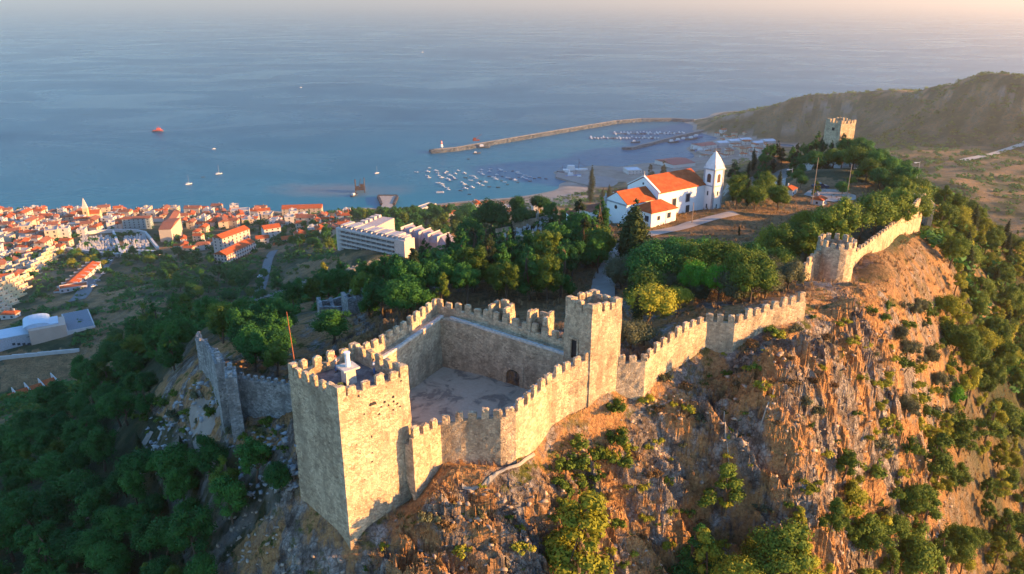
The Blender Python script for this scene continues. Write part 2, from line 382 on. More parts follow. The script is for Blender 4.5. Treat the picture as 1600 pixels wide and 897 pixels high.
for poly, d0, d1, v in [
    ([(1005,350),(1130,335),(1215,325),(1215,365),(1130,385),(1060,425),(1000,400)], 125, 260, 1.0),
    ([(1240,275),(1400,290),(1400,340),(1260,345),(1230,310)], 150, 330, .9),
    ([(1335,425),(1440,365),(1500,385),(1520,440),(1480,480),(1420,475),(1370,450)], 95, 240, 1.0),
    ([(420,420),(540,395),(560,440),(440,470)], 250, 700, .9), ([(160,470),(300,470),(330,520),(190,560),(130,600),(130,540)], 240, 700, .75),
    ([(620,470),(960,410),(960,520),(640,540),(560,530)], 95, 210, .8), ([(0,550),(130,545),(130,600),(0,610)], 300, 600, 1.0)]:
    dry = np.where(Z(poly, d0, d1), v, dry); grn = np.where(Z(poly, d0, d1), .12 + .25 * (n3 > .15), grn)
vg = Z([(180,395),(450,395),(500,460),(440,500),(300,520),(250,470),(180,440)], 300, 900); grn = np.where(vg, np.clip(.8 + n1 * 1.2, .2, 1), grn); dry = np.where(vg, np.clip(.2 - n1, 0, .8), dry)
slope = Z([(1480,150),(1600,140),(1600,330),(1480,330),(1380,250),(1150,230),(1120,185),(1300,160)], 600, 5000)
grn = np.where(slope, np.clip(.95 + n1 * .7, 0.65, 1), grn); dry = np.where(slope, np.clip(0 - n1 * .5, 0, .2), dry)  # part scrub, part the backlit hill's shade put into the ground colour
valley = Z([(1390,240),(1600,215),(1620,360),(1480,350),(1400,290)], 500, 1500)
dry = np.where(valley, np.clip(.25 - n1 * .9, .0, .6), dry); grn = np.where(valley, np.clip(.68 + n1 * 1.1, .25, 1), grn)
redsoil = Z([(1480,430),(1620,430),(1620,900),(1300,900),(1380,800),(1480,640)], 60, 260)
dry = np.where(redsoil, 1.0, dry)
gl = (TX < -24) & (_d < 150); grn = np.where(gl & Z([(-400,480),(300,500),(230,640),(330,690),(440,700),(440,780),(330,897),(-400,897)], 50, 260, .5), 1.0, grn)
beach = Z([(780,322),(875,296),(925,286),(930,300),(905,318),(820,326)], 700, 1600, .2)
shore = (TZ < 2.2) & (_d > 600); made = np.where(beach | shore, 1.0, made)
port = Z([(860,262),(1000,255),(1060,245),(1110,232),(1160,210),(1215,222),(1200,245),(1000,285),(870,285)], 1000, 2200, .1); made = np.where(port, .9, made)
lim = inpoly(TX, TY, [(-52, 108), (-24, 90), (-24, 66), (-34, 64), (-46, 84), (-58, 100)]); made = np.where(lim, np.clip(.25 + fbm(TX / 2.5, TY / 2.5, 4) * 1.6, 0, .8), made)
quarry = np.zeros(len(TX), bool)
for (qx, qy, qa, qb) in [(1263,169,8,7),(1290,168,9,6),(1323,171,9,8),(1262,187,10,3),(1140,182,16,4),(1170,178,12,3),(1335,183,5,6),(1565,145,6,10),(1580,152,4,13),(1430,150,10,4),(1232,205,12,7),(1170,208,8,8)]:
    quarry |= (((_px - qx + _jx * .3) / qa) ** 2 + ((_py - qy + _jy * .3) / qb) ** 2 < 1) & (_d > 800)
made = np.where(quarry, .5, made)
ca = me.color_attributes.new('zone', 'FLOAT_COLOR', 'POINT')
ca.data.foreach_set('color', np.stack([dry, grn, made, np.ones(len(TX))], 1).ravel())
m, t, b = mat('ground_cover', .95, spec=.15)
pos = t.new('ShaderNodeNewGeometry').outputs['Position']
nrm = t.new('ShaderNodeSeparateXYZ', i_0=t.new('ShaderNodeNewGeometry').outputs['Normal']).outputs[2]
zone = t.new('ShaderNodeSeparateColor', i_0=t.new('ShaderNodeVertexColor', layer_name='zone').outputs[0])
warp = t.mix(.12, pos, t.new('ShaderNodeTexNoise', i_Vector=pos, i_Scale=.9).outputs[1], 'ADD')
str_ = t.mapping(pos, (1, .8, .7), (0, R(25), 0))
rn = t.noise(str_, .7, 10, .72); rn2 = t.noise(pos, 2.2, 8, .75)
vor = t.new('ShaderNodeTexVoronoi', feature='DISTANCE_TO_EDGE', i_Vector=t.mapping(warp, (1, 1, .8)), i_Scale=1.3).outputs[0]
crack = t.ramp(vor, [(0, (.35, .35, .35)), (.05, (1, 1, 1))])
rock = t.ramp(rn, [(.34, (.07, .055, .045)), (.44, (.20, .16, .13)), (.53, (.38, .32, .27)), (.66, (.62, .57, .51))])
rock = t.mix(t.math('MULTIPLY', t.ramp(rn2, [(.42, (0, 0, 0)), (.6, (1, 1, 1))]), .6), rock, (.085, .065, .055))
rock = t.mix(t.math('SUBTRACT', 1.0, crack), rock, (.07, .05, .04))
ochre = t.ramp(rn2, [(.3, (.15, .07, .03)), (.46, (.44, .22, .085)), (.64, (.66, .38, .16))])
rock = t.mix(t.ramp(t.noise(t.mapping(pos, (1, .6, .45), (0, R(28), 0)), .26, 7, .65), [(.455, (0, 0, 0)), (.53, (.92, .92, .92))]), rock, ochre)
moss = t.ramp(t.noise(pos, .35, 7, .7), [(.53, (0, 0, 0)), (.60, (1, 1, 1))])
mossn = t.math('MULTIPLY', moss, t.ramp(nrm, [(.35, (0, 0, 0)), (.7, (1, 1, 1))]))
rock = t.mix(mossn, rock, t.ramp(rn2, [(.35, (.04, .06, .012)), (.65, (.17, .16, .035))]))
green = t.ramp(t.noise(pos, .09, 9, .72), [(.3, (.012, .026, .012)), (.48, (.032, .052, .022)), (.6, (.07, .08, .035)), (.75, (.13, .12, .06))])
dryc = t.ramp(t.noise(pos, .16, 9, .75), [(.3, (.13, .08, .04)), (.46, (.30, .17, .08)), (.60, (.42, .25, .12)), (.78, (.50, .36, .22))])
tuft = t.ramp(t.noise(pos, 1.1, 5, .7), [(.5, (0, 0, 0)), (.62, (.8, .8, .8))])
dryc = t.mix(tuft, dryc, (.075, .07, .03))
pale = t.ramp(t.noise(pos, .05, 6, .6), [(.3, (.20, .19, .17)), (.7, (.36, .32, .28))])
c = t.mix(zone.outputs[0], rock, dryc); c = t.mix(zone.outputs[1], c, green); c = t.mix(zone.outputs[2], c, pale)
steep = t.ramp(nrm, [(.70, (1, 1, 1)), (.82, (0, 0, 0))]); c = t.mix(t.math('MULTIPLY', steep, t.math('SUBTRACT', .65, t.math('MULTIPLY', zone.outputs[1], .55))), c, rock)
t.link(c, b.inputs['Base Color'])
hh = t.math('ADD', t.math('MULTIPLY', rn, 1.0), t.math('MULTIPLY', t.noise(pos, 4, 6, .7), .35)); hh = t.math('ADD', hh, t.math('MULTIPLY', crack, .15))
t.link(t.bump(hh, 1.0, 1.3), b.inputs['Normal'])
me.materials.append(m); G_MAT = m
kind(link_obj('hillside', me), 'structure')
# ------------------------------------------------------------------ sea
m, t, b = mat('sea_water', .22, spec=.22)
pos = t.new('ShaderNodeNewGeometry').outputs['Position']
sp = t.new('ShaderNodeSeparateXYZ', i_0=pos)
streak = t.ramp(t.noise(t.mapping(pos, (.0012, .0022, 1), (0, 0, R(-24))), 1.0, 7, .62, .8), [(.3, (.2, .2, .2)), (.7, (.8, .8, .8))])
wig = t.math('MULTIPLY', t.math('SUBTRACT', t.noise(pos, .004, 4, .6), .5), 420.0)
# depth: shoals near the beach (about y 1120 to 1500) shade into deep water
dep_ = t.math('ADD', t.math('SUBTRACT', sp.outputs[1], t.math('MULTIPLY', sp.outputs[0], .32)), wig)
dm = t.math('DIVIDE', t.math('SUBTRACT', dep_, 1100.0), 900.0, True)
deep = t.mix(streak, (.002, .055, .125), (.006, .105, .20))
c = t.mix(t.ramp(dm, [(0, (0, 0, 0)), (.35, (.55, .55, .55)), (1, (1, 1, 1))]), (.008, .15, .23), deep)
silt = t.new('ShaderNodeVectorMath', operation='DISTANCE', i_0=t.mapping(pos, (.35, 1, 1)), i_1=(-87.0, 1245.0, 0)).outputs[1] if False else None
sv = t.new('ShaderNodeVectorMath', operation='DISTANCE'); t.link(t.mapping(pos, (.45, 1, 0)), sv.inputs[0]); sp_ = at(528, 297, 0); sv.inputs[1].default_value = (sp_[0] * .45, sp_[1], 0)
sf = t.ramp(t.math('ADD', t.math('DIVIDE', sv.outputs[1], 60.0), t.math('MULTIPLY', t.math('SUBTRACT', t.noise(pos, .02, 4), .5), 1.2)), [(.3, (.32, .32, .32)), (1, (0, 0, 0))])
c = t.mix(sf, c, (.26, .17, .15))
t.link(c, b.inputs['Base Color']); b.inputs['IOR'].default_value = 1.11
rg = t.ramp(t.noise(t.mapping(pos, (.0018, .0032, 1), (0, 0, R(-28))), 1.0, 8, .68, 1.0), [(.35, (.22, .22, .22)), (.65, (.36, .36, .36))])
t.link(rg, b.inputs['Roughness'])
wv = t.math('ADD', t.noise(t.mapping(pos, (.12, .2, 1), (0, 0, R(-16))), 1.0, 6, .75), t.math('MULTIPLY', t.noise(t.mapping(pos, (.03, .06, 1), (0, 0, R(-18))), 1.0, 5, .7), .7))
t.link(t.bump(wv, .45, 1.2), b.inputs['Normal'])
mb = MB(); S = 250000
mb.add([(-S, 500, 0), (S, 500, 0), (S, S, 0), (-S, S, 0)], [(0, 1, 2, 3)])
kind(mb.build('sea', m), 'structure')
mb = MB(); mb.add([(-S, 500, -18), (S, 500, -18), (S, S, -18), (-S, S, -18)], [(0, 1, 2, 3)])
# ------------------------------------------------------------------ haze
mb = MB(); mb.box((0, S / 2 - 400, -30), (S * 2.2, S + 2400, CZ + 34))
hz = mb.build('haze', []); kind(hz, 'stuff')
m = bpy.data.materials.new('haze_air'); m.use_nodes = True; nt = m.node_tree; nt.nodes.clear()
out = nt.nodes.new('ShaderNodeOutputMaterial'); pv = nt.nodes.new('ShaderNodeVolumePrincipled')
pv.inputs['Color'].default_value = (1, .88, .74, 1); pv.inputs['Density'].default_value = HAZE = 1.1e-4; pv.inputs['Anisotropy'].default_value = .66
nt.links.new(pv.outputs[0], out.inputs['Volume']); hz.data.materials.append(m)
# ------------------------------------------------------------------ masonry
def stone(name, cols, holes=.5, sc_=1.0, bump=1.0, rough=.95):
    m, t, b = mat(name, rough, spec=.12)
    tc = t.new('ShaderNodeTexCoord').outputs['Object']; oi = t.new('ShaderNodeObjectInfo').outputs['Random']
    off = t.new('ShaderNodeCombineXYZ', i_0=t.math('MULTIPLY', oi, 37.0), i_1=t.math('MULTIPLY', oi, 11.0), i_2=0.0).outputs[0]
    v = t.new('ShaderNodeVectorMath', operation='ADD', i_0=tc, i_1=off).outputs[0]
    wn_ = t.new('ShaderNodeTexNoise', i_Vector=v, i_Scale=1.3, i_Detail=3.0).outputs[1]
    vv = t.mix(.10, v, wn_, 'ADD'); st = t.mapping(vv, (3.0 * sc_, 3.0 * sc_, 4.2 * sc_))
    cell = t.new('ShaderNodeTexVoronoi', i_Vector=st, i_Scale=1.0).outputs[1]
    edge = t.new('ShaderNodeTexVoronoi', feature='DISTANCE_TO_EDGE', i_Vector=st, i_Scale=1.0).outputs[0]
    mort = t.ramp(edge, [(.0, (0, 0, 0)), (.10, (1, 1, 1))])
    cv = t.new('ShaderNodeSeparateColor', i_0=cell).outputs[0]
    n = t.noise(v, 6.5 * sc_, 6, .7); big = t.noise(v, .22, 5, .65)
    c = t.ramp(t.math('ADD', t.math('MULTIPLY', cv, .34), t.math('MULTIPLY', n, .72)), [(.25, cols[0]), (.45, cols[1]), (.62, cols[2]), (.8, cols[3])])
    stain = t.ramp(t.noise(t.mapping(v, (.5, .5, .16)), 1.0, 6, .7), [(.48, (0, 0, 0)), (.62, (1, 1, 1))])
    c = t.mix(t.math('MULTIPLY', stain, .6), c, cols[0])
    c = t.mix(t.ramp(big, [(.45, (0, 0, 0)), (.7, (.35, .35, .35))]), c, cols[3])
    c = t.mix(t.math('MULTIPLY', t.math('SUBTRACT', 1.0, mort), .26), c, tuple(x * .55 for x in cols[1]))
    c = t.mix(t.ramp(t.noise(v, .55, 6, .7), [(.5, (0, 0, 0)), (.68, (.55, .55, .55))]), c, cols[0])
    c = t.mix(t.ramp(t.noise(t.mapping(v, (1, 1, .22)), .8, 5, .6), [(.56, (0, 0, 0)), (.7, (.5, .5, .5))]), c, tuple(x * 1.15 for x in cols[0]))
    # open joints and lost stones
    lost = t.ramp(t.noise(t.mapping(vv, (1.6, 1.6, 2.2)), 1.6, 3, .6), [(.675, (0, 0, 0)), (.70, (1, 1, 1))])
    c = t.mix(t.math('MULTIPLY', lost, holes), c, (.035, .028, .022))
    t.link(c, b.inputs['Base Color'])
    h = t.math('ADD', t.math('MULTIPLY', mort, .5), t.math('MULTIPLY', n, .9)); h = t.math('SUBTRACT', h, t.math('MULTIPLY', lost, 1.4)); h = t.math('ADD', h, t.math('MULTIPLY', cv, .3))
    t.link(t.bump(h, .9 * bump, .09), b.inputs['Normal'])
    return m
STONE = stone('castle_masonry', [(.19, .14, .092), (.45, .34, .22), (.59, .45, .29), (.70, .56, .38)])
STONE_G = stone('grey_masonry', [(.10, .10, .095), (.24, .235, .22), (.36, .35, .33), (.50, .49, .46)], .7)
PAVE = stone('court_floor_earth', [(.085, .075, .075), (.15, .135, .13), (.22, .195, .18), (.30, .27, .24)], 0, .5, .5)
DARK = simple('dark_opening', (.03, .027, .025), .9)
def n3(x, y, z, s=1.0, k=0):
    return perlin(np.asarray(x) * s + z * s * .7 + k, np.asarray(y) * s - np.asarray(z) * s * .9 + k * 2)
def resample(pts, step):
    """pts (x,y,z..): rows of any width, resampled along the plan line"""
    P = np.array(pts, float); L = np.hypot(*(P[1:, :2] - P[:-1, :2]).T); out = []
    for i, l in enumerate(L):
        n = max(1, round(l / step))
        for k in range(n): out.append(P[i] + (P[i + 1] - P[i]) * k / n)
    out.append(P[-1]); return np.array(out)
def offsets(P, side, closed):
    n = len(P); N = []
    for i in range(n):
        a = P[(i - 1) % n] if (i or closed) else P[i]; c = P[(i + 1) % n] if (i < n - 1 or closed) else P[i]; b_ = P[i]
        t1 = b_[:2] - a[:2]; t2 = c[:2] - b_[:2]
        l1, l2 = np.hypot(*t1), np.hypot(*t2)
        if l1 > 1e-6: t1 = t1 / l1
        if l2 > 1e-6: t2 = t2 / l2
        if l1 < 1e-6: t1 = t2
        if l2 < 1e-6: t2 = t1
        n1 = np.array([-t1[1], t1[0]]); n2 = np.array([-t2[1], t2[0]]); m_ = n1 + n2; m_ /= np.hypot(*m_) + 1e-9
        k = 1 / max(.5, float(m_ @ n1)); N.append(m_ * k * side)
    return np.array(N)
def rough_box(d, seed, amp=.05, cuts=2):
    bm = bmesh.new(); bmesh.ops.create_cube(bm, size=1)
    bmesh.ops.subdivide_edges(bm, edges=bm.edges[:], cuts=cuts, use_grid_fill=True)
    r = random.Random(seed)
    for v in bm.verts:
        bot = v.co.z < -.49; top = v.co.z > .49
        v.co.x *= d[0]; v.co.y *= d[1]; v.co.z = (v.co.z + .5) * d[2]
        if top: v.co.z += .05 - abs(v.co.x) * .12
        if not bot:
            rnd_c = (abs(v.co.x) > d[0] * .49) + (abs(v.co.y) > d[1] * .49) + top
            if rnd_c >= 2: v.co.x *= .94; v.co.y *= .94; v.co.z -= .03 * top
            v.co += Vector((r.uniform(-1, 1), r.uniform(-1, 1), r.uniform(-1, 1))) * amp
    me_ = bpy.data.meshes.new('merlon'); bm.to_mesh(me_); bm.free(); me_.materials.append(STONE); return me_
MERL = [rough_box((.84, .5, 1.12), i) for i in range(7)]
MERL_G = [rough_box((.84, .5, 1.12), i + 20) for i in range(4)]
for m_ in MERL_G: m_.materials[0] = STONE_G
def put_merlon(root, x, y, z, rz, sc3=(1, 1, 1), pool=MERL, k=None):
    o = link_obj('merlon', rnd.choice(pool), root); o.location = (x, y, z); o.rotation_euler = (rnd.uniform(-.02, .02), rnd.uniform(-.025, .025), rz + rnd.uniform(-.05, .05))
    o.scale = (sc3[0] * rnd.uniform(.84, 1.1), sc3[1], sc3[2] * rnd.uniform(.72, 1.1)); return o
def curtain(root, pts, side, thick=1.7, base=None, closed=False, step=.55, walk=.95, sill=1.05, par=.5, material=None, name='wall', inner=None, skip=None, jit=.05, merl=1.42, pool=None, msc=(1, 1, 1), merl_z=0, corner=False):
    """a wall along pts (x, y, merlon top); outer face on the line, body on its `side`; children: wall and each merlon"""
    material = material or STONE; pool = pool or MERL
    P = resample(pts + ([pts[0]] if closed else []), step)
    if closed: P = P[:-1]
    N = offsets(P, side, closed); n = len(P)
    zb = np.array([base if base is not None else 0.0] * n)
    if base is None:
        zb = height(P[:, 0] - N[:, 0] * .4, P[:, 1] - N[:, 1] * .4) - 1.2
    elif hasattr(base, '__len__'): zb = np.interp(np.linspace(0, 1, n), np.linspace(0, 1, len(base)), base)
    zs = P[:, 2] - sill; zw = zs - walk; H = float((zs - zb).max()); rows = max(2, int(H / .6))
    zin = np.full(n, inner) if inner is not None else np.minimum(zb, height(P[:, 0] + N[:, 0] * (thick + .4), P[:, 1] + N[:, 1] * (thick + .4)) - .8) if thick > .6 else zw
    sec = []
    for r in range(rows + 1): sec.append((np.zeros(n) - (rows - r) * 0.006, zb + (zs - zb) * r / rows))
    sec.append((np.full(n, par * .5), zs + .02)); sec.append((np.full(n, par), zs)); sec.append((np.full(n, par), zw))
    if thick > .6:
        sec.append((np.full(n, (par + thick) / 2), zw - .03)); sec.append((np.full(n, thick), zw)); sec.append((np.full(n, thick + .02), zw - .25))
        ri = max(2, int(float((zw - zin).max()) / .7))
        for r in range(1, ri + 1): sec.append((np.full(n, thick + .01 * r), (zw - .25) + (zin - zw + .25) * r / ri))
    V = []; m_ = len(sec)
    for k, (o, z) in enumerate(sec):
        x = P[:, 0] + N[:, 0] * o; y = P[:, 1] + N[:, 1] * o
        j = n3(x, y, z, 1.1, 3) * jit * 1.8 + n3(x, y, z, 3.7, 9) * jit
        x = x + N[:, 0] * j; y = y + N[:, 1] * j
        z = z + (n3(x, y, z * 0, 1.7, 5) * jit * (1.2 if k >= rows else .2))
        V.append(np.stack([x, y, z], 1))
    V = np.stack(V, 1).reshape(-1, 3); fs = []
    for i in range(n if closed else n - 1):
        i2 = (i + 1) % n
        for k in range(m_ - 1):
            q = (i * m_ + k, i2 * m_ + k, i2 * m_ + k + 1, i * m_ + k + 1)
            if skip and skip(V[list(q)].mean(0), sec[k][0][0]): continue
            fs.append(q if side > 0 else q[::-1])
    if not closed:
        a = tuple(range(m_)); c = tuple((n - 1) * m_ + k for k in range(m_)); fs += [a[::-1], c] if side < 0 else [a, c[::-1]]
    mb = MB(); mb.add(V, fs); o = mb.build(name, material, root)
    if merl:
        Q = resample(pts + ([pts[0]] if closed else []), 0.05); NN = offsets(Q, side, False); L = len(Q)
        cnt = max(1, round(L * .05 / merl)); seq = []
        if corner:   # corner pieces stand on the corners; the rest are spread between them
            k0 = 0; PP = np.array(pts + [pts[0]] if closed else pts)
            for a, b_ in zip(PP[:-1], PP[1:]):
                l = np.hypot(*(b_ - a)[:2]); c_ = max(2, round(l / merl)); tdir = (b_ - a)[:2] / l; nn = np.array([-tdir[1], tdir[0]]) * side
                for i in range(1, c_): 
                    p = a + (b_ - a) * i / c_; seq.append((p[0] + nn[0] * par * .5, p[1] + nn[1] * par * .5, p[2], math.atan2(tdir[1], tdir[0])))
        else:
            for i in range(cnt):
                q = min(L - 1, int((i + .5) / cnt * L)); nn = NN[q]
                if abs(np.hypot(*nn) - 1) > .02: q = max(0, q - 8); nn = NN[q]
                seq.append((Q[q, 0] + nn[0] * par * .5, Q[q, 1] + nn[1] * par * .5, Q[q, 2], math.atan2(nn[1], nn[0]) - math.pi / 2 * side))
        for x, y, z, rz in seq: put_merlon(root, x, y, z - sill - .04 + merl_z, rz, msc, pool)
    return o
def corner_merlon(root, p, a, b_, z, h=1.1, arm=.85, th=.5, seed=0, material=None):
    """an L-shaped merlon at corner p, arms towards a and b"""
    p = np.array(p[:2]); u = np.array(a[:2]) - p; u /= np.hypot(*u); v = np.array(b_[:2]) - p; v /= np.hypot(*v)
    pl = [p, p + u * arm, p + u * arm + v * th, p + u * th + v * th, p + v * arm + u * th, p + v * arm]
    r = random.Random(seed)
    if u[0] * v[1] - u[1] * v[0] < 0: pl = pl[::-1]
    mb = MB(); pl = [(q[0] + r.uniform(-.03, .03), q[1] + r.uniform(-.03, .03)) for q in pl]
    n = len(pl); vs = []
    for zz, k in ((0, 1), (h * .5, 1.0), (h * .93, .99), (h, .93)):
        cx, cy = p + (u + v) * .35
        for x, y in pl: vs.append((cx + (x - cx) * k + r.uniform(-.02, .02) * (zz > 0), cy + (y - cy) * k + r.uniform(-.02, .02) * (zz > 0), z + zz + r.uniform(-.02, .02) * (zz > 0)))
    fs = []
    for l in range(3):
        for i in range(n): fs.append((l * n + i, l * n + (i + 1) % n, (l + 1) * n + (i + 1) % n, (l + 1) * n + i))
    fs += [tuple(range(3 * n, 4 * n)), tuple(range(n))[::-1]]
    mb.add(vs, fs); return mb.build('merlon', material or STONE, root)
def floor_sheet(root, name, poly, z, material, step=.8, amp=.05, thick=.4):
    """an uneven floor filling a plan polygon"""
    bm = bmesh.new(); vs = [bm.verts.new((x, y, z)) for x, y in poly]; f = bm.faces.new(vs)
    if f.normal.z < 0: f.normal_flip()
    bmesh.ops.triangulate(bm, faces=bm.faces[:], ngon_method='EAR_CLIP')
    for _ in range(4): bmesh.ops.subdivide_edges(bm, edges=[e for e in bm.edges if e.calc_length() > step], cuts=1)
    bmesh.ops.triangulate(bm, faces=bm.faces[:])
    bm.faces.ensure_lookup_table(); cen = np.array([f_.calc_center_median()[:2] for f_ in bm.faces]); ok_ = inpoly(cen[:, 0], cen[:, 1], [tuple(p_[:2]) for p_ in poly])
    bmesh.ops.delete(bm, geom=[f_ for f_, k_ in zip(bm.faces[:], ok_) if not k_], context='FACES')
    for v in bm.verts: v.co.z += float(fbm(np.array([v.co.x / 3]), np.array([v.co.y / 3]), 3)[0]) * amp
    me_ = bpy.data.meshes.new(name); bm.normal_update(); bm.to_mesh(me_); bm.free(); me_.materials.append(material)
    return link_obj(name, me_, root)
def shift(poly, d):
    P = np.array([(x, y, 0) for x, y in poly], float); N = offsets(P, 1, True); return [(float(a[0] + n_[0] * d), float(a[1] + n_[1] * d)) for a, n_ in zip(P, N)]
# ---- left corner tower
def square_tower(name_label, corners, ztop, base, floor_drop=2.0, merl=1.42, mat_=None, h=1.1, skip=None, pool=None):
    root = thing('corner_tower', name_label, 'tower')
    sg = sum(corners[i][0] * corners[(i + 1) % 4][1] - corners[(i + 1) % 4][0] * corners[i][1] for i in range(4))
    side = 1 if sg > 0 else -1
    pts = [(x, y, ztop) for x, y in corners]
    curtain(root, pts, side, thick=.5, base=base, closed=True, sill=h, walk=floor_drop - h, name='wall', material=mat_, merl=merl, corner=True, skip=skip, msc=(1, 1, h / 1.12), pool=pool)
    for i in range(4):
        corner_merlon(root, corners[i], corners[i - 1], corners[(i + 1) % 4], ztop - h - .03, h + .06, seed=i, material=mat_)
    floor_sheet(root, 'tower_floor', shift(corners if side > 0 else corners[::-1], .45), ztop - floor_drop + .05, PAVE)
    return root
TZ_ = 253.9
big = square_tower('tall square sunlit stone tower with a white survey pillar and two people on top', [TF, TR, TB, TL], TZ_, 233.5, 2.0)
mb = MB()    # weathered holes and a broken vent on the sunlit face
ux, uy = np.array(TR) - np.array(TF), None; L_ = np.hypot(*ux); ux = ux / L_; nx = np.array([ux[1], -ux[0]]); ang = math.atan2(ux[1], ux[0])
for s_, z_, w_, h_ in [(3.6, 250.9, .75, .3), (4.9, 250.7, .22, .2), (5.9, 250.9, .24, .22), (5.9, 250.4, .2, .2), (5.3, 250.2, .2, .18), (4.5, 250.3, .16, .14), (6.3, 250.0, .22, .12), (4.2, 249.6, .2, .16), (5.8, 249.5, .16, .12), (3.2, 247.4, .16, .2), (3.1, 245.6, .15, .18), (3.0, 244.6, .2, .2), (2.8, 243.3, .22, .3), (3.9, 242.4, .16, .14), (5.2, 241.8, .18, .16), (2.4, 240.9, .16, .2), (2.6, 250.2, .14, .12), (6.6, 249.6, .14, .14), (1.8, 246.1, .12, .12), (4.8, 240.1, .2, .14), (2.2, 252.3, .1, .2), (6.9, 252.4, .16, .12)]:
    p = np.array(TF) + ux * s_ - nx * .14; mb = MB(); mb.box((p[0], p[1], z_), (w_, .5, h_), ang, taper=.8); mb.build('wall_hole', DARK, big)
pass
# survey pillar
cx, cy = (np.array(TL) + np.array(TR)) / 2 + np.array([.1, -.2]); FZ = TZ_ - 1.93
pil = thing('survey_pillar', 'white round survey pillar on a square plinth in the middle of the tall tower', 'pillar', (cx, cy, FZ), ang)
PLAST = simple('old_lime_plaster', (.52, .47, .40), .9, .3, 3)
mb = MB(); mb.box((0, 0, -.1), (1.15, 1.15, 1.75), 0, taper=.9); mb.build('plinth', PLAST, pil)
mb = MB(); mb.box((0, 0, 1.65), (1.75, 1.75, .17), .0); mb.build('slab', PLAST, pil)
mb = MB(); mb.tube((0, 0, 1.82), (0, 0, 3.25), .27, .24, 18); mb.tube((0, 0, 3.25), (0, 0, 3.38), .33, .33, 18); mb.build('column', simple('white_paint_worn', (.78, .76, .72), .7, .12, 4), pil)
# mast on the left tower
x0, y0 = np.array(TL) * .93 + np.array(TB) * .07 + np.array([.3, 0]); mast = thing('mast', 'thin rust red metal mast leaning at the tall tower', 'mast', (x0, y0, TZ_ - 1.2))
mb = MB(); mb.tube((0, 0, -.8), (-.32, .1, 6.6), .055, .03, 8); mb.build('pole', simple('rusty_iron', (.33, .10, .045), .8, .4, 3), mast)
for q_ in (-.3, .4): mb = MB(); mb.box((-.03, 0, q_), (.3, .1, .06)); mb.build('bracket', simple('rusty_iron', (.33, .10, .045)), mast)
# ---- small tower (door towards the wall walk)
uS = np.array(S_L) - np.array(S_F); LS = np.hypot(*uS); uS /= LS; dc = np.array(S_F) + uS * (LS * .62)
def skip_door(c, o):
    if abs(o) > .2: return False
    r = c[:2] - dc; return abs(r @ uS) < .55 and abs(r @ np.array([uS[1], -uS[0]])) < .4 and 249.3 < c[2] < 251.6
sm = square_tower('smaller square battlemented tower with a dark doorway at the wall walk', [S_F, S_R, S_B, S_L], 256.3, 243.5, 2.0, merl=1.12, skip=skip_door)
angS = math.atan2(uS[1], uS[0]); nS = np.array([-uS[1], uS[0]]); nS = -nS if nS @ (np.array([9.3, 79.8]) - dc) < 0 else nS
mb = MB(); p = dc + nS * .55; mb.box((p[0], p[1], 249.2), (1.4, .9, 2.5), angS); mb.build('door_recess', DARK, sm)
mb = MB()
for s_ in (-1, 1):
    p = dc + uS * s_ * .58 + nS * .02; mb.box((p[0], p[1], 249.2), (.26, .3, 2.2), angS)
p = dc + nS * .02; mb.box((p[0], p[1], 251.4), (1.42, .3, .28), angS); mb.build('door_frame', STONE, sm)
COPE = simple('walk_edge_stone', (.50, .47, .42), .95, .3, 3)
def walk_edge(root, pts, side, off, drop, w_=.42, h_=.22):
    P = resample(pts, .7); N = offsets(P, side, False); mb = MB()
    Q = P[:, :2] + N * off
    for i in range(len(Q) - 1):
        d = Q[i + 1] - Q[i]; L = np.hypot(*d)
        if L < .12: continue
        c_ = (Q[i] + Q[i + 1]) / 2; mb.box((c_[0], c_[1], (P[i, 2] + P[i + 1, 2]) / 2 - drop - .08 + rnd.uniform(-.02, .02)), (L - .02, w_ * rnd.uniform(.9, 1.1), h_ + .08), math.atan2(d[1], d[0]) + rnd.uniform(-.03, .03))
    return mb.build('walk_edging', COPE, root)
# ---- outer front wall
fw = thing('curtain_wall', 'sunlit curved battlement wall bending round the rock below the courtyard', 'castle wall')
curtain(fw, [(x, y, z) for (x, y), z in zip(FRONT, FRONTZ)], 1, thick=1.75, inner=242.3, merl=1.38); walk_edge(fw, [(x, y, z) for (x, y), z in zip(FRONT, FRONTZ)], 1, 1.62, 2.0)
# back walls: outer line lies behind the inner face
th = 1.75
BCo = (-9.9, 91.1); bl = thing('curtain_wall', 'shaded courtyard wall running back from the tall tower to the far corner', 'castle wall')
curtain(bl, [(-20.6, 71.8, 251.2), (-15.0, 81.5, 251.4), BCo + (251.8,)], -1, thick=th, base=239, inner=242.3, merl=1.4); walk_edge(bl, [(-20.6, 71.8, 251.2), (-15.0, 81.5, 251.4), (-10.4, 90.2, 251.8)], -1, 1.62, 2.0)
arch_c = np.array([1.55, 0]); 
br_in = lambda f: (np.array(BC) * (1 - f) + np.array(S_L) * f)
uB = (np.array(S_L) - np.array(BC)); LB = np.hypot(*uB); uB /= LB; nB = np.array([uB[1], -uB[0]]); nB = nB if nB[1] < 0 else -nB   # nB points into the court
ac = br_in(.60)
def skip_arch(c, o):
    if abs(o) < 1.2: return False
    r = c[:2] - ac; return abs(r @ uB) < 1.15 and c[2] < 245.3
br = thing('curtain_wall', 'far courtyard wall with the low arched doorway and two wall turrets', 'castle wall')
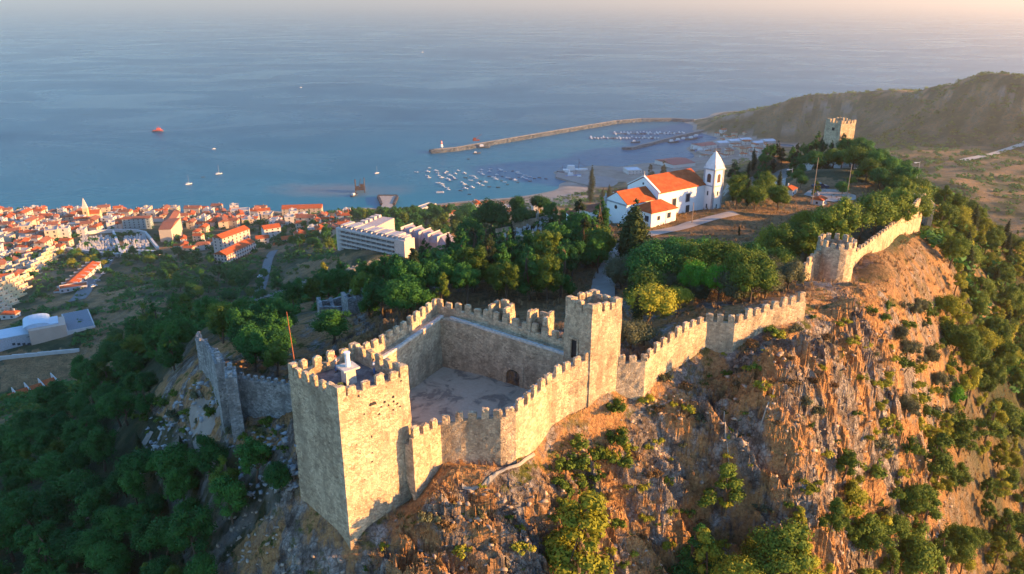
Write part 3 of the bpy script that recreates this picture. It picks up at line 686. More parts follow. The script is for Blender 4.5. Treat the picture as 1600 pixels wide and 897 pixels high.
curtain(br, [BCo + (251.8,), tuple(br_in(.30) - nB * th) + (251.6,), tuple(br_in(.62) - nB * th) + (251.3,), tuple(br_in(1.0) - nB * th) + (251.0,)], -1, thick=th, base=240, inner=242.3, skip=skip_arch, merl=1.42); walk_edge(br, [tuple(br_in(.05) - nB * th) + (251.8,), tuple(br_in(.62) - nB * th) + (251.3,), tuple(br_in(1.0) - nB * th) + (251.0,)], -1, 1.62, 2.0)
angB = math.atan2(uB[1], uB[0])
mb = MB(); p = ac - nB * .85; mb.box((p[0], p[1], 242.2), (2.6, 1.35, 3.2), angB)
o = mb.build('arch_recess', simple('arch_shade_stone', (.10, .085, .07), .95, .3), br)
mb = MB(); prof = [(-1.5, 0), (-1.5, 2.9), (1.5, 2.9), (1.5, 0), (1.0, 0), (1.0, 1.35)] + [(math.cos(a) * 1.0, 1.35 + math.sin(a) * .85) for a in np.linspace(.3, math.pi - .3, 7)] + [(-1.0, 1.35), (-1.0, 0)]
vs = []
for off in (-.12, .12):
    for u_, z_ in prof: q = ac + uB * u_ + nB * off; vs.append((q[0], q[1], 242.9 + z_))
n_ = len(prof); mb.add(vs, [tuple(range(n_)), tuple(range(n_, 2 * n_))[::-1]] + [(i, n_ + i, n_ + (i + 1) % n_, (i + 1) % n_) for i in range(n_)]); mb.build('arch_surround', STONE, br)
# wall turrets: three-sided boxes that stand above the back wall, with steps up to them
def wall_turret(f, label):
    c = br_in(f) - nB * (th - .1); root = thing('wall_turret', label, 'turret'); wq = 1.35; up = 251.85
    def P_(u_, v_): q = c + uB * u_ - nB * v_; return q
    pl = [P_(-wq, -.3), P_(-wq, 1.6), P_(wq, 1.6), P_(wq, -.3)]
    curtain(root, [(q[0], q[1], up + .6) for q in pl], -1, thick=.5, base=243, walk=1.6, sill=1.05, merl=0, name='turret_wall')
    for u_, v_, r_ in [(-wq + .25, .1, 1), (-wq + .25, 1.15, 1), (0, 1.35, 0), (wq - .25, 1.15, 1), (wq - .25, .1, 1)]:
        q = P_(u_, v_); put_merlon(root, q[0], q[1], up - .5, angB + r_ * math.pi / 2, (1.25, 1, 1.15))
    mb = MB()
    for k in range(5):
        q = P_(0, -.75 + k * .38); mb.box((q[0], q[1], 248.6), (1.9, .37, .45 + k * .24), angB)
    mb.build('steps', STONE, root)
wall_turret(.42, 'wall turret with steps on the far courtyard wall, the one farther from the smaller tower')
wall_turret(.74, 'wall turret with steps on the far courtyard wall, the one nearer the smaller tower')
# courtyard
cf = floor_sheet(None, 'courtyard', [(-10.5, 67.8), (-7.2, 70.2), (-4.2, 70.2), (-1.0, 69.7), (1.2, 71.6), (3.9, 75.0), (8.6, 77.8), S_L, BC, (-18.2, 71.9), TB], COURT_Z, None, 1.0, .12); cf.data.materials.clear()
m, t, b = mat('courtyard_earth', .95, spec=.1); pos = t.new('ShaderNodeTexCoord').outputs['Object']
pa = t.noise(pos, .33, 5, .6, .8); c = t.ramp(pa, [(.47, (.50, .40, .28)), (.54, (.40, .32, .22)), (.57, (.21, .17, .12)), (.64, (.17, .135, .10))])
fn = t.noise(pos, 3.5, 8, .75); c = t.mix(.35, c, t.ramp(fn, [(.35, (.2, .165, .14)), (.65, (.42, .37, .32))])); t.link(c, b.inputs['Base Color']); t.link(t.bump(fn, .6, .08), b.inputs['Normal'])
cf.data.materials.append(m); kind(cf, 'structure')
# ---- wall to the right of the small tower
rw = thing('curtain_wall', 'low sunlit battlement wall along the cliff edge, right of the smaller tower', 'castle wall')
RZ = [249.0, 249.5, 250.2, 251.3, 251.4, 251.3, 252.3, 253.0]
curtain(rw, [(x, y, z) for (x, y), z in zip(RIGHTW, RZ)], 1, thick=1.5, merl=1.32)
# ---- round tower and the long wall beyond
rc = np.array([52.8, 117.2]); rt = thing('round_tower', 'half-round battlemented tower standing above the red earth slope', 'tower')
circ = [(rc[0] + 2.95 * math.cos(a), rc[1] + 2.95 * math.sin(a), 251.8) for a in np.linspace(0, 2 * math.pi, 19)[:-1]]
curtain(rt, circ, 1, thick=.5, base=240, closed=True, sill=1.1, walk=.8, step=.5, merl=1.42, jit=.05)
floor_sheet(rt, 'tower_floor', [(x, y) for x, y, z in [(rc[0] + 2.6 * math.cos(a), rc[1] + 2.6 * math.sin(a), 0) for a in np.linspace(0, 2 * math.pi, 19)[:-1]]], 249.95, PAVE)
def pxw(lst): return [at(*p) for p in lst]
w1 = thing('curtain_wall', 'short sunlit battlement wall left of the round tower', 'castle wall')
curtain(w1, [(46.5, 113.0, 248.9), (49.2, 115.8, 250.0), (51.0, 116.5, 250.9)], 1, thick=1.3, merl=1.25, base=241)
w2 = thing('curtain_wall', 'long steep sunlit wall climbing from the round tower to the ridge', 'castle wall')
W2 = [(55.6, 118.0, 249.3), (58.5, 121.0, 249.2), (70.0, 134.0, 249.5), (88.3, 157.5, 249.6)]
curtain(w2, W2, 1, thick=1.4, merl=1.5, msc=(1, 1, .55), sill=.8)
w3 = thing('curtain_wall', 'narrow end stretch of wall dropping at the ridge corner', 'castle wall')
curtain(w3, [(88.6, 157.9, 249.2), (90.2, 162.0, 248.2), (92.4, 170.0, 246.5)], 1, thick=1.3, merl=0, sill=.3, walk=.4)
w4 = thing('curtain_wall', 'low pale parapet wall along the crest from the corner to the far keep', 'castle wall')
W4 = pxw([(1462,318,243.0),(1440,295,243),(1424,275,242.5),(1400,255,242),(1372,240,241.5),(1345,222,241)])
curtain(w4, W4, 1, thick=.9, merl=0, sill=.2, walk=.3, step=1.5, jit=.08)
# ---- wall on the left with its gateway
lw = thing('curtain_wall', 'shaded grey wall from the tall tower to the gate buttresses', 'castle wall')
LZ = 244.4
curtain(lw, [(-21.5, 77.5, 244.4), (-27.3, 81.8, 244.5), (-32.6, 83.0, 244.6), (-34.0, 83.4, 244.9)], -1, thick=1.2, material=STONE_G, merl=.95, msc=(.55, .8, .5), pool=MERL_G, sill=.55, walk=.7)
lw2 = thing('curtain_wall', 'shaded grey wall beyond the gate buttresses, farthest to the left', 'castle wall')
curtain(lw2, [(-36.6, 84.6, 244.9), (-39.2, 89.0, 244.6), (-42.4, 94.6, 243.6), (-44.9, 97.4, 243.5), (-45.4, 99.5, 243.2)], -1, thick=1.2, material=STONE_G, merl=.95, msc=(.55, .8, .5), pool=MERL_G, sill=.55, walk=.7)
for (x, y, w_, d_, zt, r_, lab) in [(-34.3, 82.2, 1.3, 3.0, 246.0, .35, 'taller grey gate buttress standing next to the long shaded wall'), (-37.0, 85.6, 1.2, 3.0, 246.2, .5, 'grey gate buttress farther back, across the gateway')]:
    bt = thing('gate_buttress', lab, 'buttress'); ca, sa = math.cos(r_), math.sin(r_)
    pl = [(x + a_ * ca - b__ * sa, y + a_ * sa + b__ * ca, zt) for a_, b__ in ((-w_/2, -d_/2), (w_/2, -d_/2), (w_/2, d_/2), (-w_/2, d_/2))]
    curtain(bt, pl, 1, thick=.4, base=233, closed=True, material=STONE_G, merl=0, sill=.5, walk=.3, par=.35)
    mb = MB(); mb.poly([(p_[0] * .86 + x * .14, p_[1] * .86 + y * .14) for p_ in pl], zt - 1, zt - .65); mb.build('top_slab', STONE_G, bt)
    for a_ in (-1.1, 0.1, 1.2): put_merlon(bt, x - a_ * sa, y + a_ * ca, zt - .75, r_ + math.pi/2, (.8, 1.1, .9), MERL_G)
# ---- far keep
kp = thing('keep', 'distant square keep glowing orange on its sunlit side, at the end of the ridge', 'tower')
K0 = np.array(at(1311.5, 187, 252.0)[:2]); 
K0 = np.array([110.0, 255.0]); zk = CZ + ray(1315.5,189)[2] * K0[1] / ray(1315.5,189)[1]; K0[0] = ray(1315.5,189)[0] * K0[1] / ray(1315.5,189)[1]
a_ = R(22); u_ = np.array([math.cos(a_), math.sin(a_)]); v_ = np.array([-math.sin(a_), math.cos(a_)]); KW = 7.0
kc = [K0, K0 + u_ * KW * .9, K0 + u_ * KW * .9 + v_ * KW, K0 + v_ * KW]
curtain(kp, [(p_[0], p_[1], zk) for p_ in kc], 1, thick=.5, base=232, closed=True, sill=1.1, walk=.9, step=1.2, corner=True, merl=1.4, jit=.06)
for i in range(4): corner_merlon(kp, kc[i], kc[i - 1], kc[(i + 1) % 4], zk - 1.13, 1.15, seed=i)
floor_sheet(kp, 'tower_floor', shift([tuple(p_) for p_ in kc], .45), zk - 1.95, PAVE, 2)
mb = MB(); p_ = K0 + v_ * KW * .45; mb.box((p_[0], p_[1], zk - 3.6), (.5, .9, 1.0), a_); mb.build('opening', DARK, kp); mb = MB(); p_ = K0 + v_ * KW * .35; mb.box((p_[0], p_[1], zk - 10.4), (.5, 1.3, 2.6), a_); mb.build('opening', DARK, kp)
# ---- old lower wall and roofless ruins behind the castle
lo = thing('curtain_wall', 'ruined lower wall crossing the slope above the road, far behind the shaded wall', 'old wall')
LW = [hit(400, 478), hit(440, 462), hit(485, 445), hit(540, 430), hit(600, 412)]
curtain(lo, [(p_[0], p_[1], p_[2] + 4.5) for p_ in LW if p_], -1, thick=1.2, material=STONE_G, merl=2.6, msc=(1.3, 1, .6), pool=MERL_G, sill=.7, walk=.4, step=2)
def ruin(label, cx_, cy_, w_, d_, rz, h_, gap):
    g = gz(cx_, cy_); rt_ = thing('ruined_house', label, 'ruin'); ca, sa = math.cos(rz), math.sin(rz)
    T = lambda a, b__: (cx_ + a * ca - b__ * sa, cy_ + a * sa + b__ * ca)
    segs = [[(-w_, -d_), (w_, -d_)], [(w_, -d_), (w_, d_)], [(w_, d_), (-w_, d_)], [(-w_, d_), (-w_, -d_)], [(gap, -d_), (gap, d_)]]
    for i, (p_, q_) in enumerate(segs):
        P0, P1 = T(*p_), T(*q_); hh_ = h_ * rnd.uniform(.75, 1.1)
        n_ = 5; pts = [(P0[0] + (P1[0] - P0[0]) * k / n_, P0[1] + (P1[1] - P0[1]) * k / n_, g + hh_ + rnd.uniform(-.4, .4)) for k in range(n_ + 1)]
        curtain(rt_, pts, 1, thick=.62, base=g - 1.5, material=STONE_G, merl=0, sill=.02, walk=.02, par=.5, step=.9, inner=g - 1.5)
    return rt_
for px_, py_, w_, d_, rz, h_, g_, lab in [(523, 494, 3.2, 2.3, .35, 2.6, -.4, 'roofless grey stone ruin among dark trees, nearest the mast'), (552, 492, 1.8, 2.0, .5, 3.6, .3, 'small tall roofless ruin joined behind the wide one'),
        (655, 447, 3.0, 2.2, -.35, 2.2, .4, 'pale roofless ruin behind the courtyard among pines'), (672, 462, 3.0, 2.0, -.4, 2.0, -.5, 'low ruin foundations nearest the far courtyard corner'), (690, 425, 4.0, 1.6, .3, 1.6, 1.0, 'long low ruin wall below the cemetery')]:
    h0 = hit(px_, py_)
    ruin(lab, h0[0], h0[1] + 2, w_, d_, rz, h_, g_)
# path of the paving through the trees
# ------------------------------------------------------------------ roads and paths draped on the ground
def ribbon(name, px, width, material, lift=.12, world=None, step=3.0, kd='structure'):
    P = [hit(*p) for p in px] if world is None else world
    P = [p for p in P if p]
    P = resample([(p[0], p[1], 0) for p in P], step); 
    k = 5
    for _ in range(2):
        Q = P.copy(); Q[1:-1] = (P[:-2] + P[1:-1] * 2 + P[2:]) / 4; P = Q
    N = offsets(P, 1, False); W = np.interp(np.linspace(0, 1, len(P)), np.linspace(0, 1, len(width)), width) if hasattr(width, '__len__') else np.full(len(P), width)
    rows = []
    for o in np.linspace(-.5, .5, 5):
        x = P[:, 0] + N[:, 0] * o * W; y = P[:, 1] + N[:, 1] * o * W; rows.append(np.stack([x, y, height(x, y) + lift + (.5 - abs(o)) * .1], 1))
    V = np.stack(rows, 1).reshape(-1, 3); n = len(P)
    mb = MB(); mb.add(V, [(i * k + j, i * k + j + 1, (i + 1) * k + j + 1, (i + 1) * k + j) for i in range(n - 1) for j in range(k - 1)])
    o = mb.build(name, material); me_ = o.data
    return kind(o, kd)
ASPH = simple('asphalt_grey', (.13, .14, .15), .9, .2, .4); GRAV = simple('pale_gravel', (.33, .29, .25), .95, .25, .3)
DIRT = simple('trodden_earth', (.27, .22, .18), .95, .25, .6)
ribbon('valley_road', [(395,476),(404,460),(411,440),(416,420),(421,403),(428,392)], 7.5, ASPH, .35)
ribbon('town_road', [(120,470),(140,440),(158,420),(172,400),(184,394)], 12, ASPH, .4)
ribbon('hill_road', [(1208,300),(1212,285),(1222,272),(1245,262),(1275,257),(1310,256),(1335,262),(1352,268),(1375,275)], 6.0, GRAV, .15)
ribbon('hill_road', [(1120,304),(1135,300),(1160,292),(1185,285),(1210,275)], 4.5, GRAV, .15)
ribbon('car_park', [(1262,300),(1280,302),(1300,306),(1320,314)], [7, 11, 12, 6], GRAV, .15, step=2)
ribbon('far_track', [(1505,252),(1530,247),(1555,240),(1578,232),(1610,220)], 11, simple('chalk_track', (.42, .38, .32), .9), 1.2, step=12)
ribbon('footpath', [(940,480),(942,452),(948,425),(955,405),(965,388),(985,374),(1020,365),(1065,356),(1110,342),(1150,333)], [4.0, 4, 4.5, 3.5, 3, 3, 3.2, 3, 2.5], GRAV, .12, step=1.5)
ribbon('footpath', [(138,812),(160,785),(178,755),(205,720),(222,700),(236,675)], 1.5, DIRT, .12, step=1)
ribbon('footpath', [(335,668),(318,660),(308,640),(302,625)], [5, 4, 2.5, 2], DIRT, .12, step=1)
ribbon('footpath', [(1585,400),(1592,410),(1602,425),(1620,440)], 3.0, simple('red_earth', (.36, .17, .08)), .12, step=1)
PSTN = simple('pale_path_stone', (.30, .27, .22), .9, .2, 1)
for pl_ in ([(722,762),(745,765),(765,752),(785,738),(812,730),(835,712)], [(1131,652),(1132,672),(1134,700),(1140,720)], [(1208,615),(1198,640),(1186,672)]): ribbon('footpath', pl_, .26 if pl_[0][0] < 800 else .15, PSTN, .22, step=.4)
# ------------------------------------------------------------------ building kit
WHITE = simple('white_render', (.52, .50, .475), .85, .1, .5); CREAM = simple('cream_render', (.50, .41, .31), .85, .12, .5)
SUNYELLOW = simple('sunlit_yellow_render', (.62, .48, .27), .85, .12, .5); PINKW = simple('pink_render', (.56, .42, .36), .85, .12, .5); GREYW = simple('grey_render', (.42, .42, .43), .85, .12, .5)  # the yellow is low sunlight put into the wall colour
PANE = mat('window_glass', .15, (.03, .04, .055), spec=.6)[0]; FRAMEM = simple('window_frame_grey', (.35, .33, .30), .7)
def tiles(name, a, b_, c_):
    m, t, b = mat(name, .85, spec=.15); tc = t.new('ShaderNodeTexCoord').outputs['Object']
    n = t.noise(tc, .8, 6, .7); c = t.ramp(n, [(.3, a), (.5, b_), (.7, c_)])
    wv_ = t.new('ShaderNodeTexWave', wave_type='BANDS', bands_direction='X', i_Vector=tc, i_Scale=1.6, i_Distortion=.3).outputs[0]
    c = t.mix(t.math('MULTIPLY', wv_, .3), c, tuple(x * .6 for x in a)); t.link(c, b.inputs['Base Color']); t.link(t.bump(wv_, .5, .06), b.inputs['Normal']); return m
TILE = tiles('terracotta_tiles', (.28, .065, .02), (.44, .10, .028), (.54, .15, .05)); TILE2 = tiles('old_brown_tiles', (.20, .07, .04), (.30, .11, .06), (.40, .17, .10))
FLATR = simple('flat_roof_grey', (.36, .35, .34), .9)
_win = {}
def window(parent, x, y, z, w_, h_, rz, depth=.12, name='window', mt=None):
    """a recessed-looking pane inside a proud frame on a wall facing local -y"""
    key = (round(w_, 2), round(h_, 2), name, (mt or PANE).name)
    if key not in _win:
        mb = MB(); mb.box((0, 0, 0), (w_, depth, h_)); me1 = mb.build(name, mt or PANE); _win[key] = me1.data; bpy.data.objects.remove(me1)
    o = link_obj(name, _win[key], parent); o.location = (x, y, z); o.rotation_euler = (0, 0, rz); return o
def sides(w_, d_):
    return [((0, -d_ / 2), 0, w_), ((w_ / 2, 0), math.pi / 2, d_), ((0, d_ / 2), math.pi, w_), ((-w_ / 2, 0), -math.pi / 2, d_)]
def facade_windows(parent, w_, d_, z0, floors, fh, pitch, ww, wh, which=(0, 1, 3), name='window', mt=None, skipn=()):
    for s in which:
        (cx_, cy_), rz, L = sides(w_, d_)[s]; n = max(1, int(L / pitch)); ca, sa = math.cos(rz), math.sin(rz)
        for f in range(floors):
            for i in range(n):
                a = (i + .5) / n * L - L / 2
                window(parent, cx_ + a * ca, cy_ + a * sa, z0 + f * fh, ww, wh, rz, name=name, mt=mt)
def house_proto(nm, w_, d_, h_, roof, wm, rm, floors=2, rise=1.8, pitch=3.4, hip=0., chim=True):
    r_ = thing(nm, '', 'house')
    mb = MB(); mb.box((0, 0, -6), (w_, d_, h_ + 6))
    if roof == 'gable' and hip == 0:
        for s_ in (-1, 1):
            mb.add([(s_ * w_ / 2, -d_ / 2, h_), (s_ * w_ / 2, d_ / 2, h_), (s_ * w_ / 2, 0, h_ + rise * .96), (s_ * (w_ / 2 - .25), -d_ / 2, h_), (s_ * (w_ / 2 - .25), d_ / 2, h_), (s_ * (w_ / 2 - .25), 0, h_ + rise * .96)], [(0, 1, 2), (3, 5, 4), (0, 2, 5, 3), (1, 4, 5, 2)])
    mb.build('wall', wm, r_)
    mb = MB()
    if roof == 'gable': mb.gable((0, 0, h_ + .02), (w_, d_), rise, over=.35, hip=hip); ro = mb.build('roof', rm, r_)
    else:
        mb.box((0, 0, h_ + .01), (w_ - .5, d_ - .5, .12)); ro = mb.build('roof', rm, r_)
        mb = MB()
        for (cx_, cy_), rz, L in sides(w_, d_): mb.box((cx_ * .985, cy_ * .985, h_), (L + .02, .28, .7), rz)
        mb.build('parapet', wm, r_)
        mb = MB(); mb.box((w_ * .15, d_ * .1, h_ + .1), (w_ * .25, d_ * .25, 2.2)); mb.build('stair_head', wm, r_)
    if chim: mb = MB(); mb.box((w_ * .22, d_ * .2, h_ + .2), (.8, .6, rise + .7)); mb.build('chimney', wm, ro)
    facade_windows(r_, w_, d_, .9, floors, 3.0, pitch, 1.3, 1.4, (0, 1, 3))
    return Proto(r_)
HP = [house_proto('house', 11, 8, 5.6, 'gable', WHITE, TILE, 2, 2.0, 3.8), house_proto('house', 9, 8, 6.2, 'gable', CREAM, TILE, 2, 1.9, 4.2), house_proto('house', 12, 9, 5.2, 'gable', WHITE, TILE2, 2, 2.0, 4.6, 2.5),
      house_proto('house', 10, 9, 8.4, 'flat', WHITE, FLATR, 3, 0, 4.8, chim=False), house_proto('house', 14, 9, 8.6, 'gable', CREAM, TILE2, 3, 2.2, 5.0), house_proto('house', 13, 10, 8.6, 'flat', CREAM, FLATR, 3, 0, 5.0, chim=False),
      house_proto('house', 8, 7, 3.4, 'gable', WHITE, TILE, 1, 1.6, 3.6, 1.5), house_proto('house', 16, 9, 9, 'gable', PINKW, TILE, 3, 2.2, 5.2)]
LOOK = ['white orange-roofed house', 'cream orange-roofed house', 'white brown-hipped house', 'white flat-roofed house', 'cream brown-roofed house', 'cream flat-roofed house', 'small orange-roofed cottage', 'pinkish orange-roofed house']
placed = []
def far_enough(x, y, r):
    for a, b_, q in placed:
        if (x - a) ** 2 + (y - b_) ** 2 < (r + q) ** 2: return False
    return True
def hits(pix):
    """many sight lines at once"""
    pix = np.array(pix, float); n = len(pix); D = np.array([ray(*p) for p in pix]); res = [None] * n
    ts = np.exp(np.linspace(math.log(45), math.log(4500), 500))
    for s0 in range(0, n, 60):
        d = D[s0:s0+60]; t = ts[None] / d[:, 1:2]
        X, Y, Z_ = d[:, :1] * t, d[:, 1:2] * t, CZ + d[:, 2:] * t
        g = height(X.ravel(), Y.ravel()).reshape(X.shape); below = Z_ < g
        for i in range(len(d)):
            if below[i].any():
                k = below[i].argmax(); k0 = max(k - 1, 0); a0 = Z_[i, k0] - g[i, k0]; a1 = Z_[i, k] - g[i, k]; f = a0 / (a0 - a1 + 1e-9) if k else 0
                tt = t[i, k0] + (t[i, k] - t[i, k0]) * f; res[s0 + i] = (d[i, 0] * tt, d[i, 1] * tt, CZ + d[i, 2] * tt)
    return res
def town(poly, n, sizes, weights, where, group, rots, sc0=.8, sc1=1.15, gap=4.0, per=12, seed=1, zmin=1.5, dmin=480, zk=1.0):
    r = random.Random(seed); xs = [p[0] for p in poly]; ys = [p[1] for p in poly]; out = []; cand = []
    while len(cand) < n * 9:
        x, y = r.uniform(min(xs), max(xs)), r.uniform(min(ys), max(ys))
        if inpoly(np.array([x]), np.array([y]), poly)[0]: cand.append((x, y))
    for p in hits(cand):
        if p is None or p[2] < zmin or p[1] < dmin: continue
        if len(out) >= n: break
        k = r.choices(sizes, weights)[0]; s = r.uniform(sc0, sc1)
        if not far_enough(p[0], p[1], gap * s): continue
        placed.append((p[0], p[1], gap * s))
        o = HP[k].place((p[0], p[1], p[2] + .3), r.choice(rots) + r.uniform(-.12, .12), (s * r.uniform(.85, 1.3), s, s * zk * r.uniform(.85, 1.2)), group=group, cat='house')
        o['look'] = LOOK[k]; out.append(o)
    label_rows(out, per, where); return out
def reserve(px, py, z, r): p = at(px, py, z); placed.append((p[0], p[1], r))
# large blocks set out from two photo pixels on their front base line
def between(a, b_, z):
    A = np.array(at(*a, z)[:2]); B = np.array(at(*b_, z)[:2]); d = B - A; w_ = np.hypot(*d); return A, B, w_, math.atan2(d[1], d[0])
def slab_block(name, label, cat, a, b_, z, depth, floors, fh, wm, rm, roof='flat', pitch=3.2, group=None, win=True, rise=2.4, balc=False, ww=1.4, wh=1.5, which=(0, 1, 3), bm_=None):
    A, B, w_, rz = between(a, b_, z); c = (A + B) / 2 + np.array([-math.sin(rz), math.cos(rz)]) * depth / 2; h_ = floors * fh
    root = thing(name, label, cat, (c[0], c[1], z), rz, group)
    mb = MB(); mb.box((0, 0, -12), (w_, depth, h_ + 12))
    if roof == 'gable':
        for s_ in (-1, 1):
            mb.add([(s_ * w_ / 2, -depth / 2, h_), (s_ * w_ / 2, depth / 2, h_), (s_ * w_ / 2, 0, h_ + rise * .96), (s_ * (w_ / 2 - .25), -depth / 2, h_), (s_ * (w_ / 2 - .25), depth / 2, h_), (s_ * (w_ / 2 - .25), 0, h_ + rise * .96)], [(0, 1, 2), (3, 5, 4), (0, 2, 5, 3), (1, 4, 5, 2)])
    mb.build('wall', wm, root)
    mb = MB()
    if roof == 'gable': mb.gable((0, 0, h_ + .02), (w_, depth), rise, over=.4); mb.build('roof', rm, root)
    else:
        mb.box((0, 0, h_ + .01), (w_ - .6, depth - .6, .15)); mb.build('roof', rm, root)
        mb = MB()
        for (cx_, cy_), r2, L in sides(w_, depth): mb.box((cx_ * .985, cy_ * .985, h_), (L + .02, .3, .9), r2)
        mb.build('parapet', wm, root)
    if win: facade_windows(root, w_, depth, 1.0, floors, fh, pitch, ww, wh, which)
    if balc:
        n = max(1, int(w_ / pitch))
        mb = MB(); mb.box((0, 0, 0), (pitch * .72, 1.2, 1.05)); q = mb.build('balcony', bm_ or wm, root); q.location = (-w_ / 2 + pitch * .5 * w_ / (n * pitch), -depth / 2 - .6, .1)
        for f in range(floors):
            for i in range(n):
                if f == 0 and i == 0: continue
                k = q.copy(); col.objects.link(k); k.parent = root; k.location = ((i + .5) / n * w_ - w_ / 2, -depth / 2 - .6, .1 + f * fh)
    placed.append((c[0], c[1], max(w_, depth) * .5)); return root, w_, h_
# ------------------------------------------------------------------ the white church
e1 = R(35.6); ch = thing('church', 'large white church with orange roofs and a pointed bell tower on the ridge', 'church', (33.0, 166.0, 240.6), e1)
WW = simple('church_limewash', (.80, .78, .75), .85, .06, .4); SGREY = simple('grey_quoin_stone', (.34, .34, .35), .9)
def gwall(mb, x0, x1, y0, y1, h_, rise, base=-3):
    """walls of a gabled hall, ridge along x"""
    ym = (y0 + y1) / 2; pr = [(y0, base), (y1, base), (y1, h_), (ym, h_ + rise), (y0, h_)]
    vs = [(x0, y, z) for y, z in pr] + [(x1, y, z) for y, z in pr]
    mb.add(vs, [(0, 1, 2, 3, 4)[::-1], (5, 6, 7, 8, 9)] + [(i, (i + 1) % 5, 5 + (i + 1) % 5, 5 + i) for i in range(5)])
mb = MB(); gwall(mb, 0, 15.8, 0, 10, 6.5, 2.75); nave = mb.build('nave', WW, ch)
def groof(x0, x1, y0, y1, h_, rise, over, name, parent, m_=TILE):
    mb = MB(); ym = (y0 + y1) / 2; o_ = .3
    for s_, ya in ((1, y0 - over), (-1, y1 + over)):
        k = (rise / ((y1 - y0) / 2)); za = h_ - over * k + .1
        A_ = [(x0 - o_ * .3, ya, za), (x1 + o_ * .3, ya, za), (x1 + o_ * .3, ym, h_ + rise + .1), (x0 - o_ * .3, ym, h_ + rise + .1)]; A_ += [(x, y, z + .16) for x, y, z in A_]
        mb.add(A_, [(3, 2, 1, 0), (4, 5, 6, 7), (0, 1, 5, 4), (1, 2, 6, 5), (2, 3, 7, 6), (3, 0, 4, 7)] if s_ > 0 else [(0, 1, 2, 3), (7, 6, 5, 4), (4, 5, 1, 0), (5, 6, 2, 1), (6, 7, 3, 2), (7, 4, 0, 3)])
    return mb.build(name, m_, parent)
groof(.25, 15.6, 0, 10, 6.5, 2.75, .3, 'nave_roof', ch)
mb = MB()    # gable coping and the two small crosses
for x0, y0, y1, h_, rise in ((0.1, 0, 10, 6.5, 2.75),):
    ym = (y0 + y1) / 2
    for ya, yb, za, zb in ((y0 - .15, ym, h_ + .15, h_ + rise + .25), (ym, y1 + .15, h_ + rise + .25, h_ + .15)):
        mb.add([(x0 - .25, ya, za), (x0 + .25, ya, za), (x0 + .25, yb, zb), (x0 - .25, yb, zb), (x0 - .25, ya, za + .22), (x0 + .25, ya, za + .22), (x0 + .25, yb, zb + .22), (x0 - .25, yb, zb + .22)], [(3, 2, 1, 0), (4, 5, 6, 7), (0, 1, 5, 4), (1, 2, 6, 5), (2, 3, 7, 6), (3, 0, 4, 7)])
mb.build('gable_coping', WW, ch)
mb = MB(); mb.box((.1, 5, 9.4), (.3, .3, .5)); mb.box((.1, 5, 9.8), (.12, .12, .9)); mb.box((.1, 5, 10.25), (.12, .55, .12)); mb.build('cross', SGREY, ch)
mb = MB(); gwall(mb, -9.0, .1, .75, 7.65, 5.1, 2.1, -4); mb.build('chancel', WW, ch); groof(-9.0, 0, .75, 7.65, 5.1, 2.1, .25, 'chancel_roof', ch)
mb = MB(); mb.box((-9.08, 4.2, 4.78), (.3, 7.3, .28)); mb.build('cornice', SGREY, ch)
mb = MB(); mb.box((-9.02, 7.6, -4), (.5, .5, 9.2)); mb.box((-9.02, 7.6, 5.2), (.7, .7, .4)); mb.box((-9.02, 7.6, 5.6), (.35, .35, .9), taper=.3); mb.build('corner_pilaster', SGREY, ch)
mb = MB(); mb.box((-3.0, -2.0, -3), (7.7, 5.5, 7.1)); mb.build('annex', WW, ch)
mb = MB(); mb.gable((-3.0, -2.0, 4.15), (7.7, 5.5), 1.75, over=.35, hip=2.6); mb.build('annex_roof', TILE, ch)
mb = MB(); mb.box((-8.5, 10.2, -4), (9.5, 4.5, 6.6)); mb.box((5, 11.2, -4), (14, 3, 8.8)); mb.build('side_aisle', WW, ch)
mb = MB(); mb.gable((5, 11.2, 4.85), (14, 3), .7, over=.2, hip=.4); mb.gable((-8.5, 10.2, 2.65), (9.5, 4.5), .8, over=.2, hip=.5); mb.build('aisle_roof', TILE2, ch)
BT = (17.0, -1.0); tw_ = 3.15
mb = MB(); mb.box((BT[0], BT[1], -2), (tw_, tw_, 13.0)); tb = mb.build('bell_tower', WW, ch)
mb = MB()
for a_ in (-1, 1):
    for b_ in (-1, 1): mb.box((BT[0] + a_ * (tw_ / 2 - .12), BT[1] + b_ * (tw_ / 2 - .12), -2), (.42, .42, 13.0))
mb.build('quoins', SGREY, tb)
mb = MB(); mb.box((BT[0], BT[1], 7.1), (tw_ + .3, tw_ + .3, .22)); mb.box((BT[0], BT[1], 10.95), (tw_ + .6, tw_ + .6, .3)); mb.build('cornice', SGREY, tb)
mb = MB(); mb.box((BT[0], BT[1], 11.25), (tw_ + .3, tw_ + .3, 1.3), taper=.74); mb.box((BT[0], BT[1], 12.55), ((tw_ + .3) * .74, (tw_ + .3) * .74, 1.2), taper=.62); mb.box((BT[0], BT[1], 13.75), ((tw_ + .3) * .459, (tw_ + .3) * .459, 1.3), taper=.12); sp_o = mb.build('spire', simple('spire_plaster', (.62, .58, .56), .9, .15), ch)
mb = MB(); mb.tube((BT[0], BT[1], 15.0), (BT[0], BT[1], 15.7), .09, .05, 6); mb.build('finial', SGREY, sp_o)
mb = MB()
for a_ in (-1, 1):
    for b_ in (-1, 1): mb.box((BT[0] + a_ * tw_ * .47, BT[1] + b_ * tw_ * .47, 11.25), (.4, .4, 1.0), taper=.2)
mb.build('pinnacles', SGREY, tb)
BELLO = simple('belfry_shade', (.12, .07, .05), .9)
